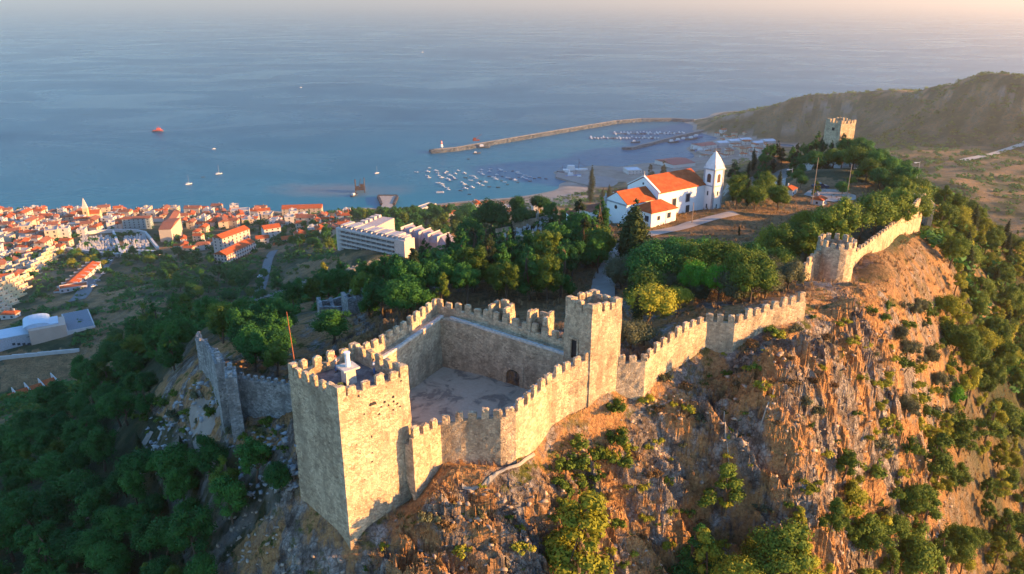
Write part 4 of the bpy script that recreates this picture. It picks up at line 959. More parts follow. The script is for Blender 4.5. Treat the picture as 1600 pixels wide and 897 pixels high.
for (dx, dy, rz) in ((0, -1, 0), (-1, 0, -math.pi / 2), (1, 0, math.pi / 2), (0, 1, math.pi)):
    o = MB(); w_ = .55
    pr = [(-w_, 0), (w_, 0), (w_, 1.5)] + [(w_ * math.cos(a), 1.5 + w_ * math.sin(a)) for a in np.linspace(.3, math.pi - .3, 6)] + [(-w_, 1.5)]
    n_ = len(pr); o.add([(x, -.03, z) for x, z in pr] + [(x, .2, z) for x, z in pr], [tuple(range(n_)), tuple(range(n_, 2 * n_))[::-1]] + [(i, n_ + i, n_ + (i + 1) % n_, (i + 1) % n_) for i in range(n_)])
    q = o.build('belfry_opening', BELLO, tb); q.location = (BT[0] + dx * tw_ / 2, BT[1] + dy * tw_ / 2, 8.0); q.rotation_euler = (0, 0, rz)
    for z_ in (1.8, 4.9): window(tb, BT[0] + dx * (tw_ / 2), BT[1] + dy * (tw_ / 2), z_, .35, 1.0, rz)
tb.location.z = -.8; sp_o.location.z = -.8
for x_, z_, w_, h_ in ((5.2, 2.6, 1.1, 1.8), (9.7, 3.1, 1.1, 1.8)):
    o = window(ch, x_, -.02, z_, w_ + .3, h_ + .3, 0, .14, 'window_frame', FRAMEM); window(ch, x_, -.06, z_ + .15, w_, h_, 0, .14)
window(ch, 9.9, -.03, -.2, 1.1, 2.5, 0, .16, 'door', simple('dark_green_door', (.05, .045, .04)))
for x_, z_, w_, h_ in ((-4.6, 2.2, .75, .9), (-4.7, .25, .75, .8), (-1.4, 2.2, 1.0, 1.2), (-1.6, .15, .9, .8), (-3.1, .6, .4, .4)): window(ch, x_, -4.76, z_, w_, h_, 0, .14)
for y_, z_, w_, h_ in ((-3.4, 1.9, 1.1, 1.3), (-4.2, .3, .4, .4)): window(ch, -6.86, y_, z_, w_, h_, -math.pi / 2, .14)
o = MB(); o.tube((-9.06, 4.2, 3.9), (-8.8, 4.2, 3.9), .45, .45, 14); o.build('round_window', DARK, ch)
window(ch, .0, 5, 7.6, .4, .5, -math.pi / 2, .14); placed.append((36, 168, 12))
lwl = thing('garden_wall', 'low white wall with tiled coping running left from the church front', 'wall', (19.2, 170.5, 239), 0)
mb = MB(); mb.box((-3.0, 1.0, -3), (6.5, 2.4, 5.2), .15); mb.build('wall', WW, lwl); mb = MB(); mb.gable((-3.0, 1.0, 2.25), (6.5, 2.4), .6, .15, over=.15); mb.build('coping', TILE2, lwl)
# two tiny roofs among the trees on the ridge
for (px_, py_, s_, lab) in [(1232, 303, .45, 'small low hut with orange roof among shrubs by the ridge road'), (1279, 319, .42, 'small white hut with pale orange roof beside the car park')]:
    p_ = hit(px_, py_); HP[6].place((p_[0], p_[1], p_[2]), .9, s_, lab, cat='hut')
# ------------------------------------------------------------------ terraced hotel
HZ = 131.0; A, B, w_, rz = between((530, 385), (617, 405), HZ); c = A
ht = thing('hotel', 'long pale terraced hotel with dark balcony bands and a stepped roof', 'hotel', (A[0], A[1], HZ), rz)
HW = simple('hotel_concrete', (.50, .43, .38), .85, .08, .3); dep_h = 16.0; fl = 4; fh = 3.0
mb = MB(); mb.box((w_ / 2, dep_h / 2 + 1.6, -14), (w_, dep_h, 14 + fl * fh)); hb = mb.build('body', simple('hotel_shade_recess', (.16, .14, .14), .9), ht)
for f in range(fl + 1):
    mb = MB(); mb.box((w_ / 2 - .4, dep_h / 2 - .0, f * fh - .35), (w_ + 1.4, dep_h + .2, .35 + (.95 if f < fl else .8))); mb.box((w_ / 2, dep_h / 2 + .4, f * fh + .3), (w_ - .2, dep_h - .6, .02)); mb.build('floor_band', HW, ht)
nb = 11
for f in range(fl):
    for i in range(nb):
        mb = MB(); mb.box(((i + .5) / nb * w_, 1.3, f * fh + .6), (.25, 2.0, fh - .9)); mb.build('balcony_divider', HW, ht)
mb = MB(); mb.tube((-.3, 3.0, -3), (-.3, 3.0, fl * fh + .3), 3.2, 3.2, 20); mb.build('round_end', HW, ht)
for i in range(nb):
    k = .82 if i % 2 else 1; mb = MB(); mb.box(((i + .5) / nb * w_ - .8, dep_h * .52, fl * fh + .5), (w_ / nb * .8, dep_h * .62, 2.1 * k)); mb.box(((i + .5) / nb * w_ - .2, dep_h * .2, fl * fh + .5), (.35, 4.2, 1.8)); mb.build('roof_terrace', HW, ht)
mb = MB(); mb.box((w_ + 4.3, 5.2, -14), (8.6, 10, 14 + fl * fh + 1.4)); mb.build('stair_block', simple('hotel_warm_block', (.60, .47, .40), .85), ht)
for i in range(3): mb = MB(); mb.box((w_ + 1.6 + i * 2.8, 5, fl * fh + 1.4), (1.4, 6, 1.5)); mb.build('roof_vent', HW, ht)
# back wing turning away to the left rear, and the sawtooth wing on the right
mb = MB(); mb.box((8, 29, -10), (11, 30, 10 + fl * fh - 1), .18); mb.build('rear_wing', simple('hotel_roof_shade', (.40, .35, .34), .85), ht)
for i in range(5): mb = MB(); mb.box((3.2 + i * -.9 - .5, 18 + i * 5.6, fl * fh - 1), (4, 3.2, 1.6 + .4 * (i % 2)), .18); mb.build('roof_terrace', HW, ht)
for i in range(5):
    mb = MB(); x_ = w_ * .66 + i * 8.6; y_ = 33 - i * 1.0
    mb.add([(x_, y_ - 6, 7), (x_ + 8.2, y_ - 6, 7), (x_ + 8.2, y_ + 6, 7), (x_, y_ + 6, 7), (x_, y_ - 6, -12), (x_ + 8.2, y_ - 6, -12), (x_ + 8.2, y_ + 6, -12), (x_, y_ + 6, -12), (x_, y_ - 3, 11.5), (x_, y_ + 6, 11.5)], [(0, 1, 2, 3)[::-1], (4, 5, 1, 0), (5, 6, 2, 1), (6, 7, 3, 2), (7, 4, 0, 3), (0, 1, 8), (8, 1, 2, 9), (9, 2, 3), (0, 8, 9, 3)])
    mb.build('sawtooth_roof', simple('hotel_slate_glass', (.27, .24, .27), .7), ht)
    mb = MB(); mb.box((x_ - .25, y_, 0), (.4, 13, 12.2)); mb.build('party_wall', HW, ht)
placed.append((c[0] + 25, c[1] + 15, 42))
# ------------------------------------------------------------------ special blocks of the town
def gz_px(px, py): p = hit(px, py); return p[2] if p else 20
# stepped terraces painted sunlit yellow, far left, each a house of its own
WOCH = simple('warm_cream_render', (.66, .52, .34), .85, .12, .5); TERR = []; SHUT = simple('brown_shutter', (.20, .13, .08))
def terrace_house(i, a, b_, z, dep, col_, lab, steps=4):
    A, B, w_, rz = between(a, b_, z); n_ = np.array([-math.sin(rz), math.cos(rz)]); c = (A + B) / 2 + n_ * dep / 2
    root = thing('terrace_house', lab, 'house', (c[0], c[1], z), rz, 'stepped terrace houses on the left edge')
    for k in range(steps):
        mb = MB(); mb.box((0, (k - steps / 2 + .5) * dep / steps, -10), (w_ * (.86 - .04 * (k % 2)), dep / steps - .05, 10 + 3 + k * 2.4)); mb.build('storey', col_, root)
    n_w = max(2, int(w_ / 4))
    for k in range(steps):
        mb = MB(); y_ = (k - steps / 2) * dep / steps; mb.box((0, y_ + .1, 3.0 + k * 2.4), (w_ * .84, .25, .8)); mb.build('parapet', col_, root)
        for j in range(n_w): window(root, ((j + .5) / n_w - .5) * w_, y_ - .0, 1.0 + k * 2.4, w_ / n_w * .35, 1.1, 0, .1, mt=SHUT)
    placed.append((c[0], c[1], dep * .5)); TERR.append(root)
tp = [(12, 505, 64), (20, 492, 62), (28, 478, 60), (36, 466, 58), (44, 455, 57), (52, 444, 56), (60, 434, 54), (68, 424, 52), (76, 415, 50), (84, 407, 48), (91, 399, 46)]
for i, (x, y, z) in enumerate(tp): terrace_house(i, (x - 7, y + 4), (x + 9, y - 3), z + (6 if i < 5 else 3), 19 if i < 5 else 11, [SUNYELLOW, CREAM, WOCH][i % 3], f'yellow lit stepped terrace house, {ORD[i]} up the lane from the school', 5 if i < 5 else 3)
tp2 = [(-2, 468), (8, 456), (18, 446), (28, 437), (38, 428), (48, 419), (57, 410)]
for i, (x, y) in enumerate(tp2): terrace_house(i, (x - 6, y + 3), (x + 9, y - 2), 56 - i * 1.0, 14, CREAM, f'cream stepped house in the back terrace row, {ORD[i]} up the lane', 3)
# row with red roof below the town road
HPZ = 66
rr_ = slab_block('row_house', 'long grey row house with a red tiled roof beside the sloping town road', 'row house', (96, 469), (140, 462), 64, 10, 3, 2.8, GREYW, TILE, 'flat', 3.4, balc=False)[0]
A, B, w_, rz = between((112, 470), (160, 425), 62)
rh = thing('row_house', 'long red-roofed row house stepping up the slope beside the town road', 'row house', tuple((A + B) / 2) + (62,), rz)
nseg = 8
for i in range(nseg):
    x_ = (i + .5) / nseg * w_ - w_ / 2; mb = MB(); mb.box((x_, 6, -12), (w_ / nseg - .05, 12, 12 + 8.5)); mb.build('wall', WHITE, rh)
    mb = MB(); mb.gable((x_, 6, 8.5), (w_ / nseg - .9, 12), 2.3, over=.2); mb.build('roof', TILE, rh)
    mb = MB(); mb.box((x_ + w_ / nseg / 2 - .3, 6, 8.4), (.35, 12.6, 1.6)); mb.build('party_wall', WHITE, rh)
    for f in range(3): window(rh, x_, -.04, .8 + f * 2.8, 2.0, 1.5, 0)
placed.append(tuple((A + B) / 2) + (26,))
# school with the vaulted roof on its terrace
SCZ = 85
TAN = simple('tan_render', (.50, .38, .30), .85, .06, .2); PALEB = simple('pale_blue_metal_roof', (.42, .52, .62), .5, .1, .2)
scs = thing('school', 'tan school building with a pale barrel-vaulted roof on its own terrace', 'school', at(60, 545, SCZ), 0)
A, B, w_, rz = between((45, 545), (86, 537), SCZ); mb = MB()
def loc(root, px, py, z): p = at(px, py, z); return (p[0] - root.location[0], p[1] - root.location[1])
l0 = loc(scs, 66, 541, SCZ); mb.box((l0[0], l0[1] + 9, -2), (20, 16, 13.5), rz); mb.build('hall', TAN, scs)
mb = MB(); vs = []; ns_ = 9
for s_ in (0, 1):
    for k in range(ns_ + 1):
        a = math.pi * k / ns_; lx, ly = -9 + 7.5 * math.cos(a) * 1.0, (s_ - .5) * 18
        vs.append((l0[0] + (lx) * math.cos(rz) - ly * math.sin(rz), l0[1] + 16 + lx * math.sin(rz) + ly * math.cos(rz), 11.5 + 2.4 * math.sin(a)))
mb.add(vs, [(k, k + 1, ns_ + 2 + k, ns_ + 1 + k) for k in range(ns_)] + [tuple(range(ns_ + 1))[::-1], tuple(range(ns_ + 1, 2 * ns_ + 2))]); mb.build('barrel_roof', PALEB, scs)
mb = MB(); mb.box((l0[0] - 3, l0[1] + 10, 11.4), (17, 13, .8), rz); mb.build('flat_roof', PALEB, scs)
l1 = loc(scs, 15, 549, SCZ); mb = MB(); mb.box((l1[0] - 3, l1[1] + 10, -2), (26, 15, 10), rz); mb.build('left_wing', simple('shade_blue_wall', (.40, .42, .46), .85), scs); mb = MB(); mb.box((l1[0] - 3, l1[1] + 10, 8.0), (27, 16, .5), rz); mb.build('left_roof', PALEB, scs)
l2 = loc(scs, 104, 530, SCZ); mb = MB(); mb.box((l2[0], l2[1] + 16, -2), (16, 34, 8.6), rz + .05); mb.build('court_block', WHITE, scs); mb = MB(); mb.box((l2[0], l2[1] + 16, 6.65), (14.6, 32.6, .15), rz + .05); mb.build('court_roof', simple('slate_blue_felt', (.17, .20, .24), .9), scs)
mb = MB(); mb.box((l0[0] - 4, l0[1] + .95, 6.6), (8, .1, .35), rz); mb.build('slot_window', PANE, scs)
for i in range(6): q = loc(scs, 4 + i * 8, 549, SCZ); window(scs, q[0], q[1] + 2.4, 3, 1.6, 1.5, rz)
p_ = at(60, 545, SCZ); placed.append((p_[0] + 8, p_[1] + 14, 34))
# orange roofed row at the left edge below
for i, (x, y) in enumerate([(8, 640), (28, 632), (50, 625), (70, 616)]):
    z = 92.5; A, B, w_, rz = between((x - 11, y + 4), (x + 11, y - 3), z); c = (A + B) / 2
    root = thing('terrace_house', f'orange-roofed white terrace house at the left edge behind the pines, {ORD[i]} from left', 'house', (c[0], c[1] + 5, z), rz, 'orange-roofed terrace at the left edge')
    mb = MB(); mb.box((0, 0, -8), (w_ - .1, 11, 12)); mb.build('wall', WHITE, root); mb = MB(); mb.gable((0, 0, 4), (w_ - 1.0, 11), 2.6, over=.1); mb.build('roof', TILE, root)
    mb = MB(); mb.box((w_ / 2 - .2, 0, 4), (.4, 11.6, 3.0)); mb.build('party_wall', WHITE, root); window(root, 0, -5.55, 1.2, 1.4, 1.3, 0)
# apartment blocks
slab_block('apartment_block', 'pink apartment block with red roof and dormers above the green valley', 'apartments', (357, 420), (401, 398), 74, 13, 4, 3.0, PINKW, TILE, 'gable', 3.2, balc=True, bm_=WHITE, rise=3)
slab_block('apartment_block', 'pinkish apartment block joined behind the first pink block, red roof', 'apartments', (350, 393), (392, 377), 76, 12, 4, 3.0, PINKW, TILE, 'gable', 4.5, rise=3)
slab_block('apartment_block', 'plain tan apartment block with blank side wall behind the town cemetery', 'apartments', (252, 384), (271, 383), 38, 45, 6, 3.0, simple('tan_blank_wall', (.47, .40, .32), .85, .08, .3), TILE2, 'gable', 5, rise=2.5, win=False)
slab_block('apartment_block', 'cream curved-street apartment block beside the blank tan one', 'apartments', (271, 372), (284, 350), 34, 12, 5, 3.0, CREAM, TILE2, 'gable', 4.5, rise=2.5)
slab_block('apartment_block', 'long low shaded grey-green block along the top of the cemetery', 'apartments', (193, 358), (236, 356), 27, 12, 4, 3.0, simple('grey_green_render', (.30, .36, .36)), TILE2, 'gable', 4.5, rise=2)
slab_block('seafront_building', 'long cream building with a red roof standing alone on the seafront', 'long building', (441, 337), (503, 335), 9, 16, 3, 3.0, CREAM, TILE, 'gable', 6.5, rise=4, win=True)
slab_block('apartment_block', 'white modern block with green glass bands on the shore of the town', 'apartments', (362, 345), (391, 343), 9, 14, 4, 3.2, GREYW, FLATR, 'flat', 5)
slab_block('villa', 'large white villa with orange roof, biggest between road and hotel', 'villa', (414, 372), (440, 368), 60, 12, 3, 3.0, WHITE, TILE, 'gable', 4.4, rise=3)
slab_block('villa', 'low white villa with a long red roof near the hotel', 'villa', (474, 364), (504, 364), 60, 10, 1, 4.0, WHITE, TILE, 'gable', 5, rise=2.4)
slab_block('villa', 'wide orange-roofed house at the head of the valley road', 'villa', (427, 392), (449, 391), 70, 12, 1, 3.6, CREAM, TILE, 'gable', 5, rise=2.4)
slab_block('villa', 'white villa with orange roof just above the valley road, beside the wide one', 'villa', (442, 384), (460, 382), 73, 10, 2, 2.8, WHITE, TILE, 'gable', 4.5, rise=2.2)
slab_block('villa', 'grey-walled white villa with orange roof left of the valley road', 'villa', (401, 383), (421, 381), 66, 9, 2, 3.0, WHITE, TILE, 'gable', 4.5, rise=2.2)
slab_block('villa', 'white flat-fronted villa behind the pines, left of the cemetery wall', 'villa', (702, 347), (722, 345), 66, 10, 3, 3, WHITE, TILE, 'gable', 4, rise=2)
slab_block('beach_building', 'long low white building at the shore behind the pines', 'long building', (660, 334), (682, 326), 8, 12, 2, 3.5, WHITE, FLATR, 'flat', 6)
# the sunlit-yellow parish church of the town
pc = at(141, 340, 24); tc_ = thing('town_church', 'small yellow-lit town church with a pointed steeple above the roofs', 'church', (pc[0], pc[1], 20), .3)
mb = MB(); gwall(mb, -13, 13, -6, 6, 10, 4, -5); mb.build('nave', SUNYELLOW, tc_); groof(-13, 13, -6, 6, 10, 4, .3, 'roof', tc_, TILE)
mb = MB(); mb.box((-2, -8, -5), (6, 6, 24)); tt_ = mb.build('tower', SUNYELLOW, tc_); mb = MB(); mb.box((-2, -8, 19), (6, 6, 13), taper=.05); mb.build('steeple', simple('steeple_pale', (.6, .52, .45)), tc_); window(tt_, -2, -11.05, 12, 1.6, 2.6, 0, name='belfry_opening', mt=DARK)
placed.append((pc[0], pc[1], 14))
# ------------------------------------------------------------------ cemeteries
CW = simple('cemetery_marble', (.45, .45, .48), .7, .15, 1)
def cemetery(px4, z, nx, ny, where, seed, wall_lab, base_h=.0, group='tombs'):
    r = random.Random(seed); P = [np.array(at(x, y, zz)[:2]) for (x, y), zz in zip(px4, z)]; Zc = z; out = []
    gb = thing('tomb', '', 'tomb'); mb = MB(); mb.box((0, 0, -1), (1.3, 2.3, 1.7)); mb.build('tomb_slab', CW, gb); mb = MB(); mb.box((0, 1.0, .6), (1.0, .25, 1.5)); mb.build('headstone', WHITE, gb); pr = Proto(gb)
    for i in range(nx):
        for j in range(ny):
            u, v = (i + .5 + r.uniform(-.25, .25)) / nx, (j + .5 + r.uniform(-.25, .25)) / ny
            if r.random() < .12: continue
            q = P[0] * (1 - u) * (1 - v) + P[1] * u * (1 - v) + P[2] * u * v + P[3] * (1 - u) * v
            g = gz(q[0], q[1]) + .3; s = r.uniform(.8, 1.4); o = pr.place((q[0], q[1], g), ANGC + r.uniform(-.1, .1), (s * base_h, s * base_h, s * base_h * r.uniform(.7, 1.5)), group=group, cat='tomb')
            o['look'] = 'white tomb'; out.append(o)
    label_rows(out, nx, where)
    return P, out
ANGC = .1
Pc, _ = cemetery([(118,392),(186,396),(180,368),(128,372)], [44,46,38,38], 15, 9, 'in the town cemetery, left plot', 3, '', 1.35, 'tombs in the town cemetery, left plot')
Pd, _ = cemetery([(196,392),(236,394),(226,368),(192,370)], [46,46,38,38], 9, 8, 'in the town cemetery, right plot', 4, '', 1.35, 'tombs in the town cemetery, right plot')
def edge_wall(name, lab, pixs, zs, h_=2.5, m_=WHITE, th_=.6, cat='wall'):
    rt_ = thing(name, lab, cat); mb = MB(); P = [at(x, y, z) for (x, y), z in zip(pixs, zs)] if zs else [hit(*p) for p in pixs]
    for p_, q_ in zip(P[:-1], P[1:]):
        d = np.array(q_[:2]) - np.array(p_[:2]); L = np.hypot(*d); n_ = max(1, int(L / 6))
        for k in range(n_):
            c_ = np.array(p_[:2]) + d * (k + .5) / n_; mb.box((c_[0], c_[1], gz(c_[0], c_[1]) - 2), (L / n_ + .05, th_, h_ + 2), math.atan2(d[1], d[0]))
    mb.build('wall', m_, rt_); return rt_
edge_wall('terrace_wall', 'long pale parapet wall along the edge of the school terrace', [(-30,568),(0,563),(60,556),(124,549)], None, 2.2, WHITE, 1.0)
edge_wall('cemetery_wall', 'bright white wall round the near side of the town cemetery', [(104,392),(150,399),(190,402),(196,396),(250,398)], None, 4, WHITE, 2.5)
edge_wall('cemetery_wall', 'white wall dividing the two plots of the town cemetery', [(190,400),(184,382),(178,366)], None, 4, WHITE, 2.5)
edge_wall('cemetery_wall', 'pale wall along the back of the town cemetery', [(125,368),(150,365),(180,363),(215,364),(228,367),(248,392)], None, 4, WHITE, 2.0)
ANGC = -.3
_ = cemetery([(733,402),(772,394),(764,378),(738,386)], [196,196,196,196], 7, 6, 'in the hillside cemetery, left part', 5, '', .75, 'tombs in the hillside cemetery, left part')
_ = cemetery([(778,392),(868,366),(862,350),(780,372)], [196,196,196,196], 14, 6, 'in the hillside cemetery, right part', 6, '', .75, 'tombs in the hillside cemetery, right part')
edge_wall('cemetery_wall', 'old stone wall behind the hillside cemetery tombs', [(775,372),(800,362),(840,350),(880,340)], None, 3.4, STONE, .8)
edge_wall('cemetery_wall', 'old stone wall below the hillside cemetery', [(730,412),(765,404),(775,396),(800,392),(850,375)], None, 2.2, STONE, .8)
edge_wall('cemetery_wall', 'white pillared wall at the left end of the hillside cemetery', [(690,380),(710,376),(735,369),(745,365)], None, 3.4, WHITE, .8)
# ------------------------------------------------------------------ the town's many houses
PI = math.pi; rot = [0, PI / 2, PI, .35, .35 + PI / 2]
town([(-5,338),(60,331),(200,331),(240,345),(195,360),(150,366),(110,372),(60,380),(-5,376)], 135, range(8), [5, 5, 4, 3, 5, 2, 2, 2], 'in the left seafront town', 'houses of the seafront town, left part', rot, .85, 1.25, 3.8, 15, 11)
town([(-5,376),(110,372),(118,392),(70,410),(30,440),(-5,450)], 34, range(8), [4, 6, 3, 4, 3, 3, 1, 1], 'above the yellow terraces', 'houses above the yellow terraces', rot, .8, 1.15, 4.6, 9, 12)
town([(205,331),(330,331),(410,331),(430,345),(400,350),(340,358),(300,372),(285,350),(236,345)], 72, range(8), [5, 4, 4, 3, 5, 2, 2, 2], 'in the middle seafront town', 'houses of the seafront town, middle part', rot, .85, 1.3, 4.1, 13, 13)
town([(270,385),(300,372),(335,372),(325,395),(290,400)], 7, [0, 1, 2, 6], [3, 3, 3, 3], 'below the tan apartments', 'houses below the tan apartment block', rot, .8, 1, 5, 9, 14)
town([(395,350),(440,340),(545,338),(548,352),(520,372),(470,378),(450,362),(400,362)], 34, [0, 1, 2, 4, 6, 3], [6, 3, 3, 2, 3, 2], 'just before the hotel', 'houses between pink apartments and hotel', rot, .85, 1.25, 4.8, 9, 15)
town([(745,325),(800,322),(870,335),(872,352),(800,345),(760,340)], 9, [0, 2, 3, 6], [3, 3, 2, 3], 'above the beach', 'houses above the beach', rot, .85, 1.2, 6, 5, 16, dmin=640)
town([(690,326),(760,318),(800,322),(740,340),(690,342)], 5, [3, 0, 6], [3, 2, 2], 'at the shore behind pines', 'houses at the shore behind the pines', rot, .9, 1.3, 7, 6, 17, dmin=640)
town([(1105,236),(1150,228),(1185,222),(1215,226),(1212,236),(1150,246),(1100,246)], 26, [2, 4, 0, 2], [3, 2, 3, 2], 'at the fishing port', 'buildings of the fishing port', rot, .8, 1.5, 8, 9, 18, dmin=1200, zk=.7)
town([(1112,212),(1140,200),(1165,210),(1180,218),(1150,222),(1118,224)], 10, [0, 1, 4], [3, 3, 1], 'on the port slope', 'buildings on the port slope', rot, .8, 1.3, 9, 9, 19, dmin=1200, zk=.8)
town([(-5,478),(-5,505),(20,500),(10,480)], 2, [6, 2], [1, 1], 'left of the yellow terraces', 'houses left of the terraces', rot, .8, 1, 5, 9, 20, dmin=420)
# ------------------------------------------------------------------ harbour: breakwater, moles, quays
def rubble_material():
    m, t, b = mat('rubble_mound', .95, spec=.1); pos = t.new('ShaderNodeTexCoord').outputs['Object']
    v = t.new('ShaderNodeTexVoronoi', i_Vector=pos, i_Scale=.35).outputs[1]; s = t.new('ShaderNodeSeparateColor', i_0=v).outputs[0]
    t.link(t.ramp(s, [(0, (.035, .042, .05)), (.5, (.075, .088, .10)), (1, (.13, .145, .16))]), b.inputs['Base Color']); t.link(t.bump(s, 1, .8), b.inputs['Normal']); return m
RUB = rubble_material(); CONC = simple('quay_concrete', (.23, .22, .21), .9, .15, .08)
def mound(name, label, cat, pxs, z_top, w_top, w_base, step=7, road=True, kd=None):
    root = thing(name, label, cat); P = resample([at(x, y, 0) for x, y in pxs], step); N = offsets(P, 1, False); V = []; prof = [(-w_base / 2, -6), (-w_base * .36, z_top * .35), (-w_top / 2, z_top), (w_top / 2, z_top), (w_base * .36, z_top * .35), (w_base / 2, -6)]
    for i, (p_, n_) in enumerate(zip(P, N)):
        for k, (o_, z_) in enumerate(prof):
            j = rnd.uniform(-1.6, 1.6) if k in (0, 1, 4, 5) else rnd.uniform(-.5, .5); V.append((p_[0] + n_[0] * (o_ + j), p_[1] + n_[1] * (o_ + j), z_ + rnd.uniform(-.6, .6)))
    m_ = 6; fs = [(i * m_ + k, (i + 1) * m_ + k, (i + 1) * m_ + k + 1, i * m_ + k + 1) for i in range(len(P) - 1) for k in range(m_ - 1)]
    fs += [tuple(range(m_)), tuple((len(P) - 1) * m_ + k for k in range(m_))[::-1]]; mb = MB(); mb.add(V, fs); mb.build('rubble', RUB, root)
    if road:
        mb = MB()
        for i in range(1, len(P) - 1):
            a_, b__ = P[i], P[i + 1]; d = b__ - a_; L = np.hypot(*d[:2]); c_ = (a_ + b__) / 2
            mb.box((c_[0], c_[1], z_top - .6), (L + .3, w_top * .6, 1.4), math.atan2(d[1], d[0]))
        mb.build('roadway', CONC, root)
    return root
mound('breakwater', 'long curving rubble breakwater with a small lighthouse at its tip', 'breakwater', [(672,239),(690,237.5),(712,235.5),(760,227),(830,215),(900,203),(960,193),(1000,189.5),(1050,189),(1085,191)], 6.5, 9, 24)
mound('mole', 'short straight inner mole sheltering the marina pontoons', 'mole', [(972,233.5),(985,233.5),(1020,225),(1060,215),(1098,206)], 4, 10, 20)
p0 = at(690, 236, 0); lh = thing('lighthouse', 'tiny red and white lighthouse at the breakwater tip', 'lighthouse', (p0[0], p0[1], 8))
mb = MB(); mb.tube((0, 0, 0), (0, 0, 4), 3.2, 3, 12); mb.tube((0, 0, 4), (0, 0, 11), 2.1, 1.8, 12); mb.build('tower', simple('white_paint', (.78, .76, .72)), lh); mb = MB(); mb.tube((0, 0, 7), (0, 0, 9.4), 2.2, 2.1, 12); mb.tube((0, 0, 11), (0, 0, 13.2), 1.5, .6, 12); mb.build('red_band', simple('red_paint', (.55, .06, .04)), lh)
p0 = at(744, 226, 0); cr = thing('work_crane', 'dark red crane machine working on the breakwater', 'crane', (p0[0], p0[1], 8), .2)
mb = MB(); mb.box((0, 0, 0), (14, 5, 3)); mb.box((-3, 0, 3), (6, 4, 3.5)); mb.build('base', simple('dark_red_machine', (.20, .04, .03)), cr); mb = MB(); mb.tube((0, 0, 5), (12, 0, 14), .6, .4, 6); mb.build('jib', simple('dark_red_machine', (.2, .04, .03)), cr)
# quay apron, gravel jetty
def apron(name, pxs, z0, z1, m_, lab=None, cat=None):
    poly = [at(x, y, z1)[:2] for x, y in pxs]; a_ = sum(poly[i][0] * poly[(i + 1) % len(poly)][1] - poly[(i + 1) % len(poly)][0] * poly[i][1] for i in range(len(poly)))
    if a_ < 0: poly = poly[::-1]
    mb = MB(); mb.poly(poly, z0, z1); o = mb.build(name, m_)
    if lab: tag(o, lab, cat)
    else: kind(o, 'structure')
    return o
apron('quay', [(868,276),(872,266),(905,264),(1000,262),(1058,250),(1092,246),(1120,240),(1130,250),(1010,292),(930,292),(905,286)], -5, 3.2, CONC)
apron('quay', [(1088,236),(1108,230),(1120,223),(1150,222),(1215,226),(1215,240),(1150,246),(1110,243)], -5, 4.5, CONC)
jt = apron('jetty', [(594,325),(598,318),(594,308),(591,305.5),(620,305.5),(617,308),(613,318),(615,325)], -5, 3.0, GRAV, 'gravel work jetty with a wide T-shaped head', 'jetty')
jw = thing('jetty_piling', 'dark sheet piling round the head of the gravel jetty', 'piling')
mb = MB()
for a_, b__ in (((591, 305), (620.5, 305)), ((590.5, 306), (596, 318)), ((621, 306), (615.5, 318))):
    P0, P1 = at(*a_, 3.5), at(*b__, 3.5); d = np.array(P1[:2]) - np.array(P0[:2]); L = np.hypot(*d); mb.box(((P0[0] + P1[0]) / 2, (P0[1] + P1[1]) / 2, -3), (L, 3.0, 7.2), math.atan2(d[1], d[0]))
mb.build('sheet_wall', simple('tarred_steel', (.05, .04, .04), .8), jw)
# jack-up barge
DK = simple('dark_steel_brown', (.07, .05, .045), .7); p0 = at(563, 300, 0); jb = thing('jack_up_barge', 'dark jack-up barge standing on four tall legs in muddy water', 'barge', (p0[0], p0[1], 0), .15)
mb = MB(); mb.box((0, 0, 4), (16, 13, 3.0)); mb.box((3, 3, 7), (6, 5, 5)); mb.box((-4, -2, 7), (4, 4, 3)); mb.build('deck', DK, jb)
for a_ in (-1, 1):
    for b__ in (-1, 1): mb = MB(); mb.tube((a_ * 7, b__ * 5, -10), (a_ * 7, b__ * 5, 19 + 3 * (a_ == b__)), .6, .6, 8); mb.build('leg', DK, jb)
mb = MB(); mb.tube((-2, 0, 7), (2, -3, 22), .5, .3, 6); mb.build('crane_jib', DK, jb)
TUG = 1
# ------------------------------------------------------------------ boats
def hull(mb, L, W, H, mi=0):
    st = []; n = 7
    for i in range(n):
        u = i / (n - 1); k = math.sin(min(1, (1 - u) * 1.9) * math.pi / 2) ** .7 if u > .45 else 1.0 - .12 * (.45 - u); x = (u - .5) * L; sh = H * (1 + .25 * u * u)
        w_ = W / 2 * max(k, .02); st.append([(x, -w_, sh), (x, -w_ * .7, -.3), (x, w_ * .7, -.3), (x, w_, sh)])
    vs = [p for s in st for p in s]; fs = []
    for i in range(n - 1):
        for k in range(3): fs.append((i * 4 + k, (i + 1) * 4 + k, (i + 1) * 4 + k + 1, i * 4 + k + 1))
        fs.append((i * 4 + 3, (i + 1) * 4 + 3, (i + 1) * 4, i * 4))
    fs.append((0, 1, 2, 3)); mb.add(vs, fs, mi)
BW = simple('boat_white', (.6, .6, .6), .45, .05); BB = simple('boat_blue', (.06, .16, .34), .5); BD = simple('boat_dark', (.05, .06, .08), .6); BO = simple('boat_orange', (.75, .10, .04), .5)
def boat_proto(m_, cab, L=8, W=3, nm='small_boat'):
    r_ = thing(nm, '', 'boat'); mb = MB(); hull(mb, L, W, 1.0); mb.build('hull', m_, r_)
    if cab: mb = MB(); mb.box((L * .05, 0, .95), (L * .36, W * .62, 1.4), taper=.85); mb.build('cabin', BW, r_)
    else: mb = MB(); mb.box((-.1 * L, 0, 1.0), (L * .12, W * .7, .35)); mb.box((-.42 * L, 0, .6), (.4, .5, 1.2)); mb.build('thwart', BD, r_)
    return Proto(r_)
